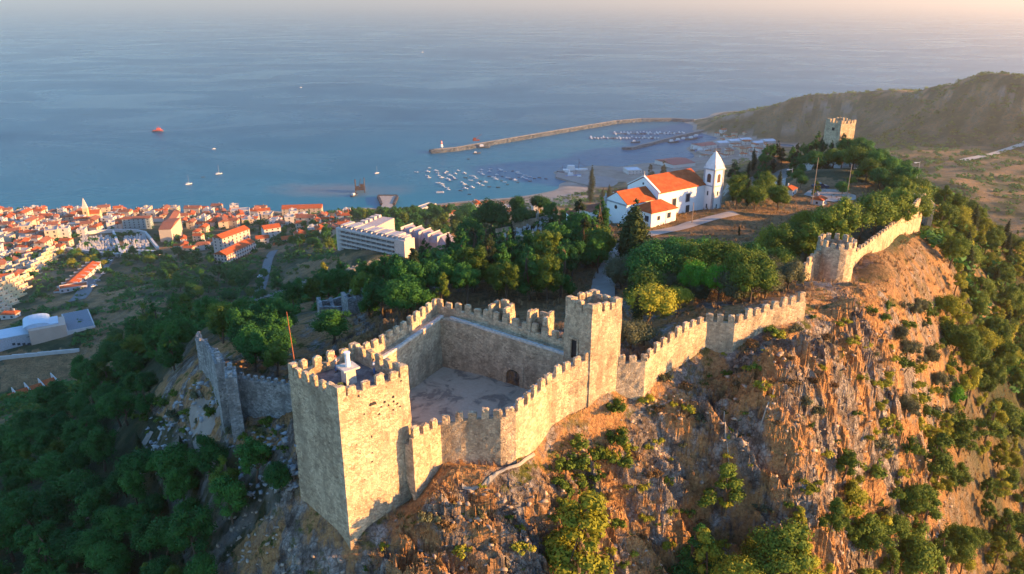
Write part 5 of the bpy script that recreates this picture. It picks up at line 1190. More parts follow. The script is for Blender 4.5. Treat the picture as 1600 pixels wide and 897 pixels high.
BP = [boat_proto(BW, True), boat_proto(BW, False), boat_proto(BB, True), boat_proto(BD, False)]
BL = ['white cabin boat', 'open white boat', 'blue boat with white cabin', 'dark open boat']
BT_ = [(62,543),(190,505),(170,540),(165,578),(187,597),(250,532),(265,552),(280,578),(310,597),(272,647),(312,660),(320,678),(355,695),(368,712),(357,540),(345,558),(383,577),(362,610),(388,627),(437,558),(465,530),(420,597),(437,610),(523,553),(535,598),(500,643),(527,662),(555,678),(515,692),(533,703),(587,577),(617,587),(638,605),(587,623),(655,652),(598,690),(678,630),(728,640),(700,672),(674,545),(690,522),(698,565),(775,512),(767,537),(765,583),(765,685),(855,515),(873,525),(917,537),(988,533),(838,570),(808,593),(825,613),(890,585),(943,598),(973,610),(883,627),(912,640),(940,663),(1013,622),(1040,642),(1035,545),(1052,557),(1108,575),(1048,592),(1088,597),(1150,588),(1125,615),(1155,630),(1202,605),(1247,597),(1310,608),(850,690),(630,365),(565,418),(488,722),(575,758)]
BDK = {15: 2, 21: 2, 22: 2, 24: 3, 27: 3, 28: 3, 36: 3, 45: 3, 44: 3, 46: 2, 49: 3, 53: 3, 55: 3, 58: 3, 60: 3, 69: 3, 70: 3, 71: 3, 72: 3, 73: 3, 74: 3, 75: 3, 76: 3, 56: 3, 68: 3, 67: 2, 64: 3, 18: 2}
out = []
for i, (x, y) in enumerate(BT_):
    k = BDK.get(i, 0 if i % 3 else 1); p_ = at(640 + x / 6.154, 180 + (y + 6) / 6.154, 0); s = rnd.uniform(.8, 1.2) * (.75 if k == 3 else 1)
    o = BP[k].place((p_[0], p_[1], .1), R(rnd.uniform(150, 200)), s, group='small boats moored off the beach'); o['look'] = BL[k]; out.append(o)
label_rows(out, 13, 'moored off the beach')
fy = thing('raft', 'long flat white raft, nearest of the moored craft', 'raft', at(640 + 293 / 6.154, 180 + 745 / 6.154, 0), 0)
mb = MB(); mb.box((0, 0, -.3), (12, 5, 1.6)); mb.build('pontoon', BW, fy); mb = MB(); mb.box((0, 0, 1.3), (10, 3.4, .5)); mb.build('deck', simple('deck_tan', (.5, .38, .3)), fy)
def sailboat(px, py, lab, s=1.0, rz=.8):
    r_ = thing('sailboat', lab, 'sailboat', at(px, py, 0), rz); r_.scale = (s,) * 3
    mb = MB(); hull(mb, 12, 3.6, 1.3); mb.build('hull', BW, r_); mb = MB(); mb.box((0, 0, 1.2), (4.5, 2, .8), taper=.8); mb.build('cabin', BW, r_)
    mb = MB(); mb.tube((.5, 0, 1), (.5, 0, 17), .16, .1, 6); mb.build('mast', simple('mast_grey', (.55, .53, .52)), r_); mb = MB(); mb.tube((.5, 0, 2.6), (-4.8, 0, 2.5), .22, .2, 6); mb.build('furled_sail', BW, r_)
sailboat(295, 288, 'white sailing yacht with bare mast, nearer of the two out at sea', .95); sailboat(342, 272, 'white sailing yacht with bare mast, farther of the two out at sea', .95, .6); sailboat(589, 271, 'small lone white yacht beyond the jack-up barge', .8)
for px_, py_, lab, s in ((334, 233, 'tiny white motorboat alone in open water, beyond the yachts', .9), (470, 137, 'white motorboat farthest out near the centre of the bay', 1.0), (660, 82, 'faint white vessel near the horizon', 1.8), (317, 277, 'dark speck of a small open boat between the yachts', .7)):
    BP[0 if s != .7 else 3].place(at(px_, py_, 0), .5, s, lab)
p0 = at(247, 206, 0); os_ = thing('orange_ship', 'bright orange-red rescue ship alone on the blue water', 'ship', (p0[0], p0[1], 0), .1)
mb = MB(); hull(mb, 26, 8, 3.2); mb.build('hull', simple('ship_navy', (.10, .08, .12)), os_); mb = MB(); mb.box((0, 0, 3), (20, 6.6, 1.6)); mb.box((2, 0, 4.6), (9, 6, 4.2), taper=.85); mb.build('superstructure', BO, os_); mb = MB(); mb.tube((2, 0, 8), (2, 0, 14), .35, .2, 6); mb.box((-2, 0, 4.4), (2, 2, 4.6)); mb.build('mast', BO, os_)
def trawler(px, py, lab, s=1, rz=0, hm=BD):
    r_ = thing('fishing_boat', lab, 'fishing boat', at(px, py, 0), rz, 'fishing boats in the harbour'); r_.scale = (s,) * 3
    mb = MB(); hull(mb, 22, 6.5, 2.6); mb.build('hull', hm, r_); mb = MB(); mb.box((-4, 0, 2.5), (7, 4.6, 3.6), taper=.85); mb.build('wheelhouse', BW, r_); mb = MB(); mb.tube((3, 0, 2), (3, 0, 12), .25, .15, 6); mb.tube((3, 0, 9), (9, 0, 5), .12, .12, 5); mb.build('mast', BD, r_); return r_
for px_, py_, lab, s, rz, hm in [(882,272,'dark fishing boat at the left end of the near quay',1.3,2.8,BD),(554,306,'dark work tug beside the jack-up barge',.8,1.2,BD),(896,277,'dark fishing boat nearest the beach on the near quay',1.3,.2,BB),(899,269,'large white ship behind the dark fishing boats',2.0,.1,BW),(908,279,'small white trawler at the beach end of the quay',.9,.2,BW),(756,231,'dark workboat alongside the breakwater',1.2,.2,BD),(745,240,'tiny dark boat inside the breakwater tip',.7,.2,BD),
        (993,223,'small dark boat off the inner mole head',.9,.1,BD),(1052,223,'fishing boat moored in mid harbour, leftmost of its raft',1.1,.2,BD),(1062,221,'fishing boat moored in mid harbour, middle of its raft',1.1,.3,BB),(1070,219,'fishing boat moored in mid harbour, rightmost of its raft',1.1,.2,BD),(1082,218,'dark fishing boat in the upper raft near the port quay',1.2,.4,BD),(1090,215,'blue fishing boat in the upper raft near the port quay',1.2,.4,BB),
        (1091,236,'fishing boat at the near corner of the port quay',1.4,.1,BD),(1098,238,'second fishing boat along the near port quay',1.4,.1,BB),(1107,239,'third fishing boat along the near port quay',1.3,.1,BW)]: trawler(px_, py_, lab, s, rz, hm)
# marina pontoons with their yachts
for nm, (xa, ya, xb, yb), lab in (('upper', (958, 209, 1072, 208.5), 'farther marina pontoon'), ('lower', (921, 216, 1032, 216), 'nearer marina pontoon')):
    A = np.array(at(xa, ya, 0)); B = np.array(at(xb, yb, 0)); d = B - A; L = np.hypot(*d[:2]); rz = math.atan2(d[1], d[0]); c_ = (A + B) / 2
    po = thing('pontoon', lab + ' lined with small boats', 'pontoon', (c_[0], c_[1], 0), rz); mb = MB(); mb.box((0, 0, -1), (L, 5, 1.9)); mb.build('walkway', CONC, po)
    mb = MB()
    for k in range(0, 20): mb.tube(((k / 19 - .5) * L, 3, -2), ((k / 19 - .5) * L, 3, 3.5), .4, .4, 5)
    mb.build('piles', BD, po); outl = []
    for k in range(22):
        for sgn in (-1, 1):
            if rnd.random() < .22: continue
            q = A + d * (k + .6) / 22.5; n_ = np.array([-math.sin(rz), math.cos(rz)]) * sgn * 8; kk = rnd.choice([0, 0, 2, 3])
            o = BP[kk].place((q[0] + n_[0], q[1] + n_[1], .1), rz + math.pi / 2 * sgn, rnd.uniform(1.2, 1.7), group='boats along the ' + lab); o['look'] = BL[kk]; outl.append(o)
    label_rows(outl, 22, 'along the ' + lab)
# quay buildings
slab_block('quay_shed', 'white two-storey quay building with pale flat roof behind the church', 'harbour building', (981, 274), (1003, 273), 3.2, 26, 2, 4, WHITE, simple('pale_roof_sheet', (.55, .60, .66)), 'flat', 6)
slab_block('fish_hall', 'large harbour hall with a dull red roof behind the bell tower', 'harbour hall', (1052, 266), (1086, 262), 3.2, 55, 1, 9, WHITE, simple('dull_red_sheet', (.34, .10, .09)), 'gable', 9, rise=4)
slab_block('port_hall', 'white port hall with a red roof on the far quay', 'harbour hall', (1095, 234), (1120, 231), 4.5, 30, 1, 7, WHITE, simple('dull_red_sheet', (.34, .10, .09)), 'gable', 9, rise=3)
for i, (x, y) in enumerate([(1132, 229), (1150, 226), (1168, 224), (1188, 229), (1205, 226)]):
    slab_block('warehouse', f'long grey warehouse on the far port quay, {ORD[i]} from left', 'warehouse', (x - 8, y), (x + 7, y - 1), 5, 22, 1, 7, GREYW, simple('pale_roof_sheet', (.55, .60, .66)), 'gable', 9, rise=2.5, group='warehouses on the far port quay', win=False)
# ------------------------------------------------------------------ trees and shrubs
def leafmat(name, a, b_, rough=.75, trans=.22):
    m, t, b = mat(name, rough, spec=.15); tc = t.new('ShaderNodeTexCoord').outputs['Object']; oi = t.new('ShaderNodeObjectInfo').outputs['Random']
    n = t.noise(tc, .9, 4, .7); f = t.math('ADD', t.math('MULTIPLY', n, .75), t.math('MULTIPLY', oi, .35))
    c = t.ramp(f, [(.30, a), (.75, b_)]); t.link(c, b.inputs['Base Color'])
    tr = t.new('ShaderNodeBsdfTranslucent'); t.link(c, tr.inputs[0]); mx = t.new('ShaderNodeMixShader'); mx.inputs[0].default_value = trans
    t.link(b.outputs[0], mx.inputs[1]); t.link(tr.outputs[0], mx.inputs[2]); t.link(mx.outputs[0], t.n['Material Output'].inputs[0]); return m
L_DARK = leafmat('pine_needles_deep', (.012, .065, .018), (.05, .16, .03)); L_MID = leafmat('pine_needles_mid', (.04, .08, .012), (.14, .20, .028))
L_SUNLIT = leafmat('needles_sunlit_gold', (.13, .15, .012), (.34, .33, .035)); L_OLIVE = leafmat('olive_leaves', (.055, .07, .035), (.14, .145, .075))  # gold is the look of sunlit foliage put into the leaf colour
L_CYP = leafmat('cypress_foliage', (.010, .028, .014), (.035, .055, .022)); L_BRIGHT = leafmat('bright_green_leaves', (.03, .14, .012), (.10, .30, .02)); L_DRY = leafmat('dry_shrub_leaves', (.10, .065, .03), (.2, .12, .05))
L_MIX = leafmat('cypress_sunny', (.025, .05, .015), (.10, .12, .03)); BARK = simple('bark', (.11, .075, .05), .95, .3, 3)
def leaves(cent, rad, n, size, rs, spread=.35, flat=.0):
    """quads scattered over a set of lobes"""
    k = rs.choice(len(cent), n, p=rad ** 2 / (rad ** 2).sum()); d = rs.normal(size=(n, 3)); d /= np.linalg.norm(d, axis=1)[:, None]; d[:, 2] = np.where(rs.rand(n) < .72, np.abs(d[:, 2]), d[:, 2])
    rr_ = rad[k] * (1 + rs.normal(size=n) * .26); P = cent[k] + d * rr_[:, None]
    nn = d + rs.normal(size=(n, 3)) * spread; nn /= np.linalg.norm(nn, axis=1)[:, None]
    a = np.cross(nn, rs.normal(size=(n, 3))); a /= np.linalg.norm(a, axis=1)[:, None]; b_ = np.cross(nn, a); s = size * rs.uniform(.55, 1.3, n)[:, None]
    V = np.stack([P - a * s - b_ * s * .55, P + a * s * .9 - b_ * s * .5, P + a * s * .8 + b_ * s * .6 + nn * s * .3, P - a * s * .7 + b_ * s * .5], 1).reshape(-1, 3); return V
_ico = None
def ico():
    global _ico
    if _ico is None:
        bm = bmesh.new(); bmesh.ops.create_icosphere(bm, subdivisions=2, radius=1); _ico = (np.array([v.co for v in bm.verts]), np.array([[v.index for v in f.verts] for f in bm.faces])); bm.free()
    return _ico
def crown_mesh(name, cent, rad, n, size, m_, seed, core=.66):
    rs = np.random.RandomState(seed); cent = np.array(cent, float); rad = np.array(rad, float); V = leaves(cent, rad, n, size, rs); q = np.arange(len(V)).reshape(-1, 4)
    iv, if_ = ico(); cv = []; cf = []
    for c, r in zip(cent, rad):
        j = 1 + rs.normal(size=len(iv)) * .06; cf.append(if_ + len(V) + len(iv) * len(cv)); cv.append(c + iv * (r * core * j)[:, None])
    me_ = bpy.data.meshes.new(name); AV = np.concatenate([V] + cv); me_.vertices.add(len(AV)); me_.vertices.foreach_set('co', AV.ravel())
    tri = np.concatenate(cf); nl = q.size + tri.size; me_.loops.add(nl); me_.loops.foreach_set('vertex_index', np.concatenate([q.ravel(), tri.ravel()]))
    me_.polygons.add(len(q) + len(tri)); me_.polygons.foreach_set('loop_start', np.concatenate([np.arange(len(q)) * 4, q.size + np.arange(len(tri)) * 3])); me_.polygons.foreach_set('loop_total', np.concatenate([np.full(len(q), 4), np.full(len(tri), 3)]))
    me_.materials.append(m_); me_.update(); return me_
def trunk_mb(h_, r, lean, cent, rs):
    mb = MB(); p = np.array([0, 0, -1.0]); segs = 4; tops = []
    for i in range(segs):
        q = np.array([lean[0] * (i + 1) / segs, lean[1] * (i + 1) / segs, h_ * (i + 1) / segs]) + rs.normal(size=3) * [.12, .12, 0] * (i < segs - 1); mb.tube(p, q, r * (1 - i / segs * .6), r * (1 - (i + 1) / segs * .6), 7); p = q
        if i >= 1: tops.append(q)
    for c in cent[:8]:
        t0 = tops[rs.randint(len(tops))]; mb.tube(t0, t0 + (np.array(c) - t0) * .8, r * .4, r * .12, 5)
    return mb
def tree_proto(name, cat, form, m_, seed, n=5120, size=0.114):
    rs = np.random.RandomState(seed); C_ = []; R_ = []
    if form == 'pine':         # rounded, uneven, height about 8
        for i in range(19):
            a = rs.rand() * 6.283; u = rs.rand(); z = 3.0 + 4.3 * u; w_ = 2.1 * math.sqrt(max(.05, 1 - ((u - .35) / .72) ** 2)) * rs.uniform(.55, 1.05); C_.append((math.cos(a) * w_, math.sin(a) * w_, z)); R_.append(rs.uniform(.6, 1.15) * (1 - .3 * u))
        C_ += [(0, 0, 4.6), (.2, -.2, 5.6)]; R_ += [1.25, 1.0]; H, tr = 5.5, .22
    elif form == 'wispy':      # sparse, open pine
        for i in range(20):
            a = rs.rand() * 6.283; u = rs.rand(); z = 1.8 + 5.2 * u; w_ = 1.7 * (1.05 - u) * rs.uniform(.5, 1.1) + .15; C_.append((math.cos(a) * w_, math.sin(a) * w_, z)); R_.append(rs.uniform(.38, .72) * (1.05 - .35 * u))
        H, tr = 5.8, .16
    elif form == 'conic':      # dark cedar or cypress of broad form
        for i in range(24):
            a = rs.rand() * 6.283; u = rs.rand() ** 1.2; z = 1.2 + 7.3 * u; w_ = 2.0 * (1 - u) ** .75 * rs.uniform(.6, 1.05); C_.append((math.cos(a) * w_, math.sin(a) * w_, z)); R_.append(.95 * (1.05 - u) ** .6 * rs.uniform(.75, 1.1))
        H, tr = 7, .22
    elif form == 'cypress':
        for i in range(16):
            u = i / 15; a = rs.rand() * 6.283; w_ = .22 * math.sin(math.pi * min(1, u * .9 + .12)); C_.append((math.cos(a) * w_, math.sin(a) * w_, .9 + 7.6 * u)); R_.append(.70 * math.sin(math.pi * min(.97, u * .80 + .20)) ** .8 + .05)
        H, tr = 3, .12
    elif form == 'clump':
        for q_ in range(7):
            a0 = q_ * .9; d0 = .0 if q_ == 0 else 1.0; hh = 8.6 if q_ == 0 else rs.uniform(5.8, 7.8)
            for i in range(9):
                u = i / 8; C_.append((math.cos(a0) * d0 * (1 - u * .3), math.sin(a0) * d0 * (1 - u * .3), .8 + (hh - .8) * u)); R_.append(.95 * math.sin(math.pi * min(.95, u * .72 + .25)) ** .8 + .06)
        H, tr = 4, .2
    elif form == 'olive':
        for i in range(16):
            a = rs.rand() * 6.283; u = rs.rand(); w_ = 1.6 * rs.uniform(.3, 1.05); C_.append((math.cos(a) * w_, math.sin(a) * w_, 1.7 + 1.7 * u * (1 - w_ * .2))); R_.append(rs.uniform(.6, .95))
        H, tr = 1.9, .16
    elif form == 'round':
        for i in range(18):
            a = rs.rand() * 6.283; b_ = math.acos(rs.uniform(-.5, 1)); C_.append((math.cos(a) * math.sin(b_) * 2.0, math.sin(a) * math.sin(b_) * 2.0, 3.6 + math.cos(b_) * 1.7)); R_.append(rs.uniform(.75, 1.2))
        C_ += [(0, 0, 3.7), (.4, .3, 4.3)]; R_ += [1.7, 1.4]
        H, tr = 3.4, .2
    elif form == 'bush':
        for i in range(9):
            a = rs.rand() * 6.283; w_ = .95 * rs.rand() ** .7; C_.append((math.cos(a) * w_, math.sin(a) * w_, .3 + .4 * rs.rand())); R_.append(rs.uniform(.18, .42))
        H, tr = .5, .05
    r_ = thing(name, '', cat); link_obj('crown', crown_mesh('crown', C_, R_, n, size, m_, seed), r_)
    trunk_mb(H, tr, (rs.normal() * .3, rs.normal() * .3), C_, rs).build('trunk', BARK, r_); return Proto(r_)
T = {}
def TP(key, *a, **k): T[key] = [tree_proto(*a, seed=s, **k) for s in (hash(key) * 0 + i * 13 + len(T) * 101 for i in range(3))]
TP('pd', 'pine_tree', 'tree', 'pine', L_DARK, n=5440, size=0.122); TP('pm', 'pine_tree', 'tree', 'pine', L_MID, n=5440, size=0.122); TP('pw', 'young_pine', 'tree', 'wispy', L_SUNLIT, n=4800, size=0.106); TP('wm', 'young_pine', 'tree', 'wispy', L_MID, n=4800, size=0.106)
TP('cd', 'cedar_tree', 'tree', 'conic', L_DARK, n=5760, size=0.122); TP('cm', 'cedar_tree', 'tree', 'conic', L_CYP, n=5440, size=0.122); TP('cy', 'cypress_tree', 'tree', 'cypress', L_CYP, n=4160, size=0.091); TP('ol', 'olive_tree', 'tree', 'olive', L_OLIVE, n=4480, size=0.091)
TP('cc', 'cypress_clump', 'tree', 'clump', L_MIX, n=5200, size=.14); TP('br', 'broadleaf_tree', 'tree', 'round', L_BRIGHT, n=5440, size=0.122); TP('rd', 'broadleaf_tree', 'tree', 'round', L_DARK, n=5440, size=0.129); TP('rm', 'broadleaf_tree', 'tree', 'round', L_MID, n=5440, size=0.129); TP('gd', 'broadleaf_tree', 'tree', 'round', L_SUNLIT, n=5440, size=0.122)
TP('bg', 'shrub', 'shrub', 'bush', L_MID, n=420, size=.10); TP('bo', 'shrub', 'shrub', 'bush', L_OLIVE, n=420, size=.10); TP('by', 'shrub', 'shrub', 'bush', L_SUNLIT, n=420, size=.10); TP('bd', 'shrub', 'shrub', 'bush', L_DRY, n=420, size=.09)
HGT = dict(pd=8, pm=8, pw=7.6, wm=7.6, cd=9, cm=9, cy=9, cc=9, ol=4.2, br=6.4, rd=6.4, rm=6.4, gd=6.4, bg=1, bo=1, by=1, bd=1)
TL_ = dict(pd='dark green pine', pm='olive green pine', pw='golden wispy pine', wm='loose mid-green pine', cd='dark conical cedar', cm='blackish conical cedar', cy='slim dark cypress', cc='cypress clump', ol='grey-green olive tree', br='bright green round tree', rd='dark round tree', rm='mid-green round tree', gd='yellow-green round tree', bg='green shrub', bo='greyish shrub', by='golden shrub', bd='dry brown shrub')
def plant(key, p, s, rz=None, lab=None, group=None, sxy=1.0):
    if p is None: return None
    o = rnd.choice(T[key]).place((p[0], p[1], p[2] - .2), rnd.uniform(0, 6.28) if rz is None else rz, (s * sxy * rnd.uniform(.82, 1.2), s * sxy * rnd.uniform(.82, 1.2), s), label=lab, group=group); o.rotation_euler = (rnd.uniform(-.09, .09), rnd.uniform(-.09, .09), o.rotation_euler[2]); o['look'] = TL_[key]
    if lab: del o['look']
    return o
def by_px(key, px, py, hpx, lab=None, group=None, sxy=1.0):
    """a tree whose foot is at a photo pixel and which stands hpx rows tall there"""
    p = hit(px, py)
    if p is None: return None
    f = p[1] * cT - (p[2] - CZ) * sT; dep = math.atan2(CZ - p[2], p[1]); hm = hpx * f / F / math.cos(dep) ** .6; return plant(key, p, hm / HGT[key], None, lab, group, sxy)
def wood(poly, keys, wts, n, gap, s0, s1, where, group, seed, per=12, dmin=40, dmax=400, gk=0.0, rmul=1.0, avoid=None, smk={}):
    r = random.Random(seed); xs = [p[0] for p in poly]; ys = [p[1] for p in poly]; cand = []; tries = 0
    while len(cand) < n * 7 and tries < n * 200:
        tries += 1; x, y = r.uniform(min(xs), max(xs)), r.uniform(min(ys), max(ys))
        if inpoly(np.array([x]), np.array([y]), poly)[0]: cand.append((x, y))
    out = []; pos_ = []
    for p in hits(cand):
        if p is None or not dmin < p[1] < dmax: continue
        if len(out) >= n: break
        g = gap * (1 + gk * p[1] / 100)
        if any((p[0] - a) ** 2 + (p[1] - b_) ** 2 < g * g for a, b_ in pos_): continue
        if inpoly(np.array([p[0]]), np.array([p[1]]), shift(COURT, -2.5))[0]: continue
        if avoid and any((p[0] - a) ** 2 + (p[1] - b_) ** 2 < q * q for a, b_, q in avoid): continue
        pos_.append((p[0], p[1])); kk = r.choices(keys, wts)[0]; out.append(plant(kk, p, r.uniform(s0, s1) * (1 + gk * .5 * p[1] / 100) * (smk.get('t', 1) if HGT[kk] > 1 else 1), group=group))
    label_rows(out, per, where); return out
CH = [(33, 165, 11), (46, 172, 5), (25, 163, 8), (rc[0], rc[1], 5)]
# left forest below the castle
wood([(-60,700),(60,676),(125,608),(160,560),(240,492),(298,500),(296,560),(268,610),(215,680),(150,760),(95,850),(60,990),(-60,1000)], ['pd', 'rd', 'pm', 'wm', 'cd'], [6, 3, .8, 1, 3], 150, 3.6, .62, 1.0, 'on the left slope', 'pines on the left slope', 31, 14, 60, 420, .35)
wood([(150,790),(235,745),(330,742),(440,735),(450,760),(400,800),(345,880),(330,1000),(60,1000),(110,860)], ['pd', 'rd', 'wm', 'pm'], [6, 4, 1.2, .6], 78, 3.2, .55, .95, 'below the shaded gate', 'pines below the shaded gate', 32, 12, 45, 130)
# behind the shaded wall
wood([(305,520),(345,500),(440,500),(452,560),(440,592),(385,578),(345,545)], ['pd', 'rd', 'pm'], [5, 4, 1], 34, 3.4, .6, .95, 'behind the shaded wall', 'trees behind the shaded wall', 33, 9, 80, 200)
# between ruins and hotel
wood([(460,450),(500,435),(560,440),(600,470),(575,500),(500,470),(450,500)], ['cd', 'rd', 'pd', 'pm'], [3, 3, 3, 1], 17, 4.4, .75, 1.1, 'near the roofless ruins', 'trees near the roofless ruins', 34, 7, 90, 300)
wood([(590,470),(660,440),(740,435),(800,425),(870,430),(940,400),(945,425),(880,465),(800,475),(745,475),(660,500),(610,500)], ['cd', 'rd', 'pd', 'rm', 'wm', 'pm', 'cm'], [6, 1, 3, 1.5, 2, 3, 4], 54, 3.9, .85, 1.2, 'behind the courtyard', 'trees behind the courtyard', 35, 12, 90, 260)
wood([(690,415),(740,410),(800,405),(860,395),(920,370),(940,375),(940,400),(860,425),(700,440)], ['cd', 'rm', 'pd', 'cm', 'cy'], [6, 1.5, 2, 4, 2.5], 32, 4.4, .85, 1.2, 'below the church', 'trees below the church', 36, 9, 120, 300)
# around the smaller tower and the wall right of it
for key, x, y, h_, lab in [('gd', 1012, 512, 72, 'yellow-green tree glowing right behind the smaller tower'), ('cy', 993, 520, 70, 'brownish cypress between the smaller tower and the glowing tree'), ('ol', 985, 545, 48, 'greyish olive at the foot of the smaller tower'), ('ol', 1005, 540, 44, 'greyish olive right of the one at the smaller tower'),
        ('gd', 1058, 490, 46, 'small yellow-green tree right of the big glowing one'), ('br', 1085, 468, 62, 'bright green round tree, leftmost of the vivid ones'), ('br', 1122, 470, 58, 'bright green round tree, middle of the vivid ones'), ('br', 1152, 458, 50, 'bright green round tree, rightmost of the vivid ones'), ('gd', 1203, 410, 56, 'yellowish green tree beside the vivid row'),
        ('rd', 1172, 432, 55, 'dark tree just behind the vivid row'), ('cy', 1155, 368, 18, 'short dark cypress standing alone in the dry field')]: by_px(key, x, y, h_, lab)
wood([(1050,470),(1160,480),(1240,455),(1225,430),(1150,440),(1060,445),(1000,460),(1010,490)], ['ol', 'gd', 'rm'], [7, 2, 2], 26, 2.9, .8, 1.25, 'behind the cliff-edge wall', 'olives behind the cliff-edge wall', 37, 9, 88, 170)
wood([(975,430),(1050,405),(1110,425),(1090,452),(1000,462),(965,455)], ['ol', 'rd'], [5, 2], 15, 3.2, .9, 1.3, 'near the big cypress clump', 'olives near the big cypress clump', 38, 7, 88, 190)
wood([(1180,420),(1250,375),(1330,370),(1400,340),(1430,315),(1435,350),(1380,385),(1330,395),(1290,398),(1240,430)], ['rm', 'gd', 'wm', 'pm'], [3, 2, 3, 3], 42, 3.8, .9, 1.3, 'behind the round tower', 'trees behind the round tower', 39, 11, 105, 260, avoid=CH)
wood([(1140,300),(1165,290),(1215,300),(1225,330),(1180,335),(1140,330)], ['rm', 'pm', 'cy', 'gd'], [3, 3, 2, 1], 12, 3.6, .8, 1.1, 'right of the church', 'trees right of the church', 40, 7, 150, 300, avoid=CH)
wood([(1130,285),(1180,262),(1210,240),(1290,232),(1350,236),(1345,250),(1300,252),(1270,255),(1220,265),(1180,285)], ['cd', 'pd', 'cm', 'rm', 'cy'], [5, 2, 4, 1.5, 3], 60, 3.4, .75, 1.05, 'on the crest before the keep', 'trees on the crest before the keep', 41, 14, 180, 360)
wood([(1310,240),(1350,245),(1400,275),(1425,300),(1400,320),(1370,300),(1330,262)], ['rd', 'rm', 'pd'], [4, 3, 2], 26, 4.0, .8, 1.15, 'along the crest wall', 'trees along the crest wall', 42, 9, 170, 330)
wood([(1225,262),(1270,280),(1250,310),(1335,280),(1360,290),(1345,300),(1240,315)], ['rd', 'wm'], [3, 2], 8, 6, .55, .8, 'on the ridge by the road', 'small trees on the ridge by the road', 43, 8, 170, 330)
# named trees
for key, x, y, h_, sxy, lab in [('cc', 988, 410, 104, 1.25, 'tall dense cypress clump in front of the church'), ('cy', 922, 318, 62, .9, 'tallest slim cypress left of the church, against the harbour'), ('cy', 951, 318, 32, 1.1, 'short cypress between the tallest one and the church'), ('cy', 940, 322, 30, 1.1, 'smaller cypress close to the tallest slim one'), ('cm', 1036, 285, 38, .8, 'spiky dark conifer behind the church nave, the right of two'), ('cm', 1017, 284, 30, .8, 'spiky dark conifer behind the church nave, the left of two'),
        ('cd', 670, 418, 50, 1.15, 'broad dark tree at the right end of the hotel'), ('rd', 765, 372, 60, .95, 'big dark oval tree splitting the hillside cemetery'), ('rd', 730, 362, 44, 1, 'dark round tree left of the big oval one'), ('rd', 737, 400, 60, .9, 'dark tree below the big oval one'), ('pm', 855, 470, 80, 1, 'tall dark pine in the middle of the grove'), ('rd', 912, 385, 56, 1, 'dark tree next to the church path'), ('rm', 938, 412, 60, 1, 'gold-tipped tree leaning over the path to the church'),
        ('cd', 535, 445, 48, .9, 'dark conifer with a lit top, left of the hotel corner'), ('pw', 506, 440, 32, 1.2, 'golden-lit pine top by the lower wall'), ('pd', 520, 536, 62, 1.25, 'lone bright green conifer between the mast and the courtyard'), ('pd', 640, 500, 75, 1.2, 'dark tree clump behind the back corner of the courtyard'), ('pd', 600, 495, 60, 1.2, 'dark tree left of the clump behind the courtyard corner'), ('cm', 612, 455, 44, 1, 'dark conifer below the hotel stair block'),
        ('cy', 222, 715, 46, .7, 'slim cypress by the footpath, under the grey wall'), ('cy', 285, 705, 30, 1.2, 'short stout cypress on the rocks, under the grey wall'), ('pd', 1470, 330, 34, 1, 'dark pine at the ridge corner just outside the wall'),
        ('wm', 1130, 800, 88, 1.15, 'bright upright pine standing out on the lower cliff'), ('pw', 905, 897, 140, 1.25, 'big golden pine rising at the bottom edge of the cliff'), ('wm', 865, 897, 60, 1.2, 'darker pine left of the big golden one'), ('cd', 1085, 897, 90, 1.4, 'dark green conifer at the bottom edge under the cliff'), ('wm', 1315, 760, 62, 1, 'pale green pine clinging to the right cliff')]:
    by_px(key, x, y, h_, lab, None, sxy)
for key, x, d_, h_, w_ in [('rd', 1268, 236, 7.5, 'leftmost'), ('cm', 1284, 242, 9, 'second from left'), ('rm', 1299, 240, 7.5, 'third from left'), ('rd', 1313, 236, 6.5, 'fourth from left'), ('rd', 1327, 238, 6.5, 'fifth from left'), ('rm', 1344, 243, 6, 'sixth from left'), ('pd', 1358, 238, 6, 'rightmost'), ('cd', 1240, 240, 8.5, 'beyond the leftmost')]:
    q_ = ad(x, d_, 236); plant(key, (q_[0], q_[1], gz(q_[0], q_[1])), h_ / HGT[key], None, f'dark tree hiding the foot of the far keep, {w_}', None, 1.1)
# the pine belt behind the hotel
wood([(600,352),(640,338),(700,350),(735,372),(700,385),(640,372),(600,365)], ['pd', 'pm', 'rd'], [5, 3, 2], 30, 7, 1.5, 2.1, 'behind the hotel', 'pines behind the hotel', 44, 10, 350, 800)
wood([(545,345),(600,330),(680,335),(720,345),(640,352),(580,350)], ['pd', 'pm', 'rd'], [5, 3, 2], 24, 9, 1.4, 2.1, 'between hotel and shore', 'pines between hotel and shore', 45, 10, 450, 1100)
wood([(760,350),(880,330),(920,310),(930,345),(870,365),(790,362)], ['rd', 'pd', 'cm'], [4, 4, 2], 30, 8, 1.2, 1.8, 'left of the tall cypress', 'trees left of the tall cypress', 46, 10, 200, 900)
wood([(450,345),(520,362),(530,392),(500,400),(440,380)], ['rd', 'pd', 'pm'], [4, 3, 1], 26, 8, 1.1, 1.7, 'left of the hotel', 'trees left of the hotel', 47, 9, 380, 800)
wood([(190,400),(330,405),(345,425),(430,430),(440,470),(400,490),(330,490),(260,500),(250,440),(190,415)], ['rd', 'pd', 'rm'], [5, 4, 2], 60, 9, 1.0, 1.7, 'in the green valley', 'trees in the green valley', 54, 11, 300, 900)
wood([(92,394),(175,404),(170,420),(120,425),(92,410)], ['gd', 'rd', 'ol'], [3, 4, 3], 22, 7, 1.1, 1.6, 'below the town cemetery', 'trees below the town cemetery', 55, 8, 400, 900)
wood([(-20,385),(50,395),(60,410),(20,430),(-20,430)], ['rd', 'pd'], [4, 3], 9, 9, 1.1, 1.6, 'behind the yellow terraces', 'trees behind the yellow terraces', 56, 9, 400, 1000)
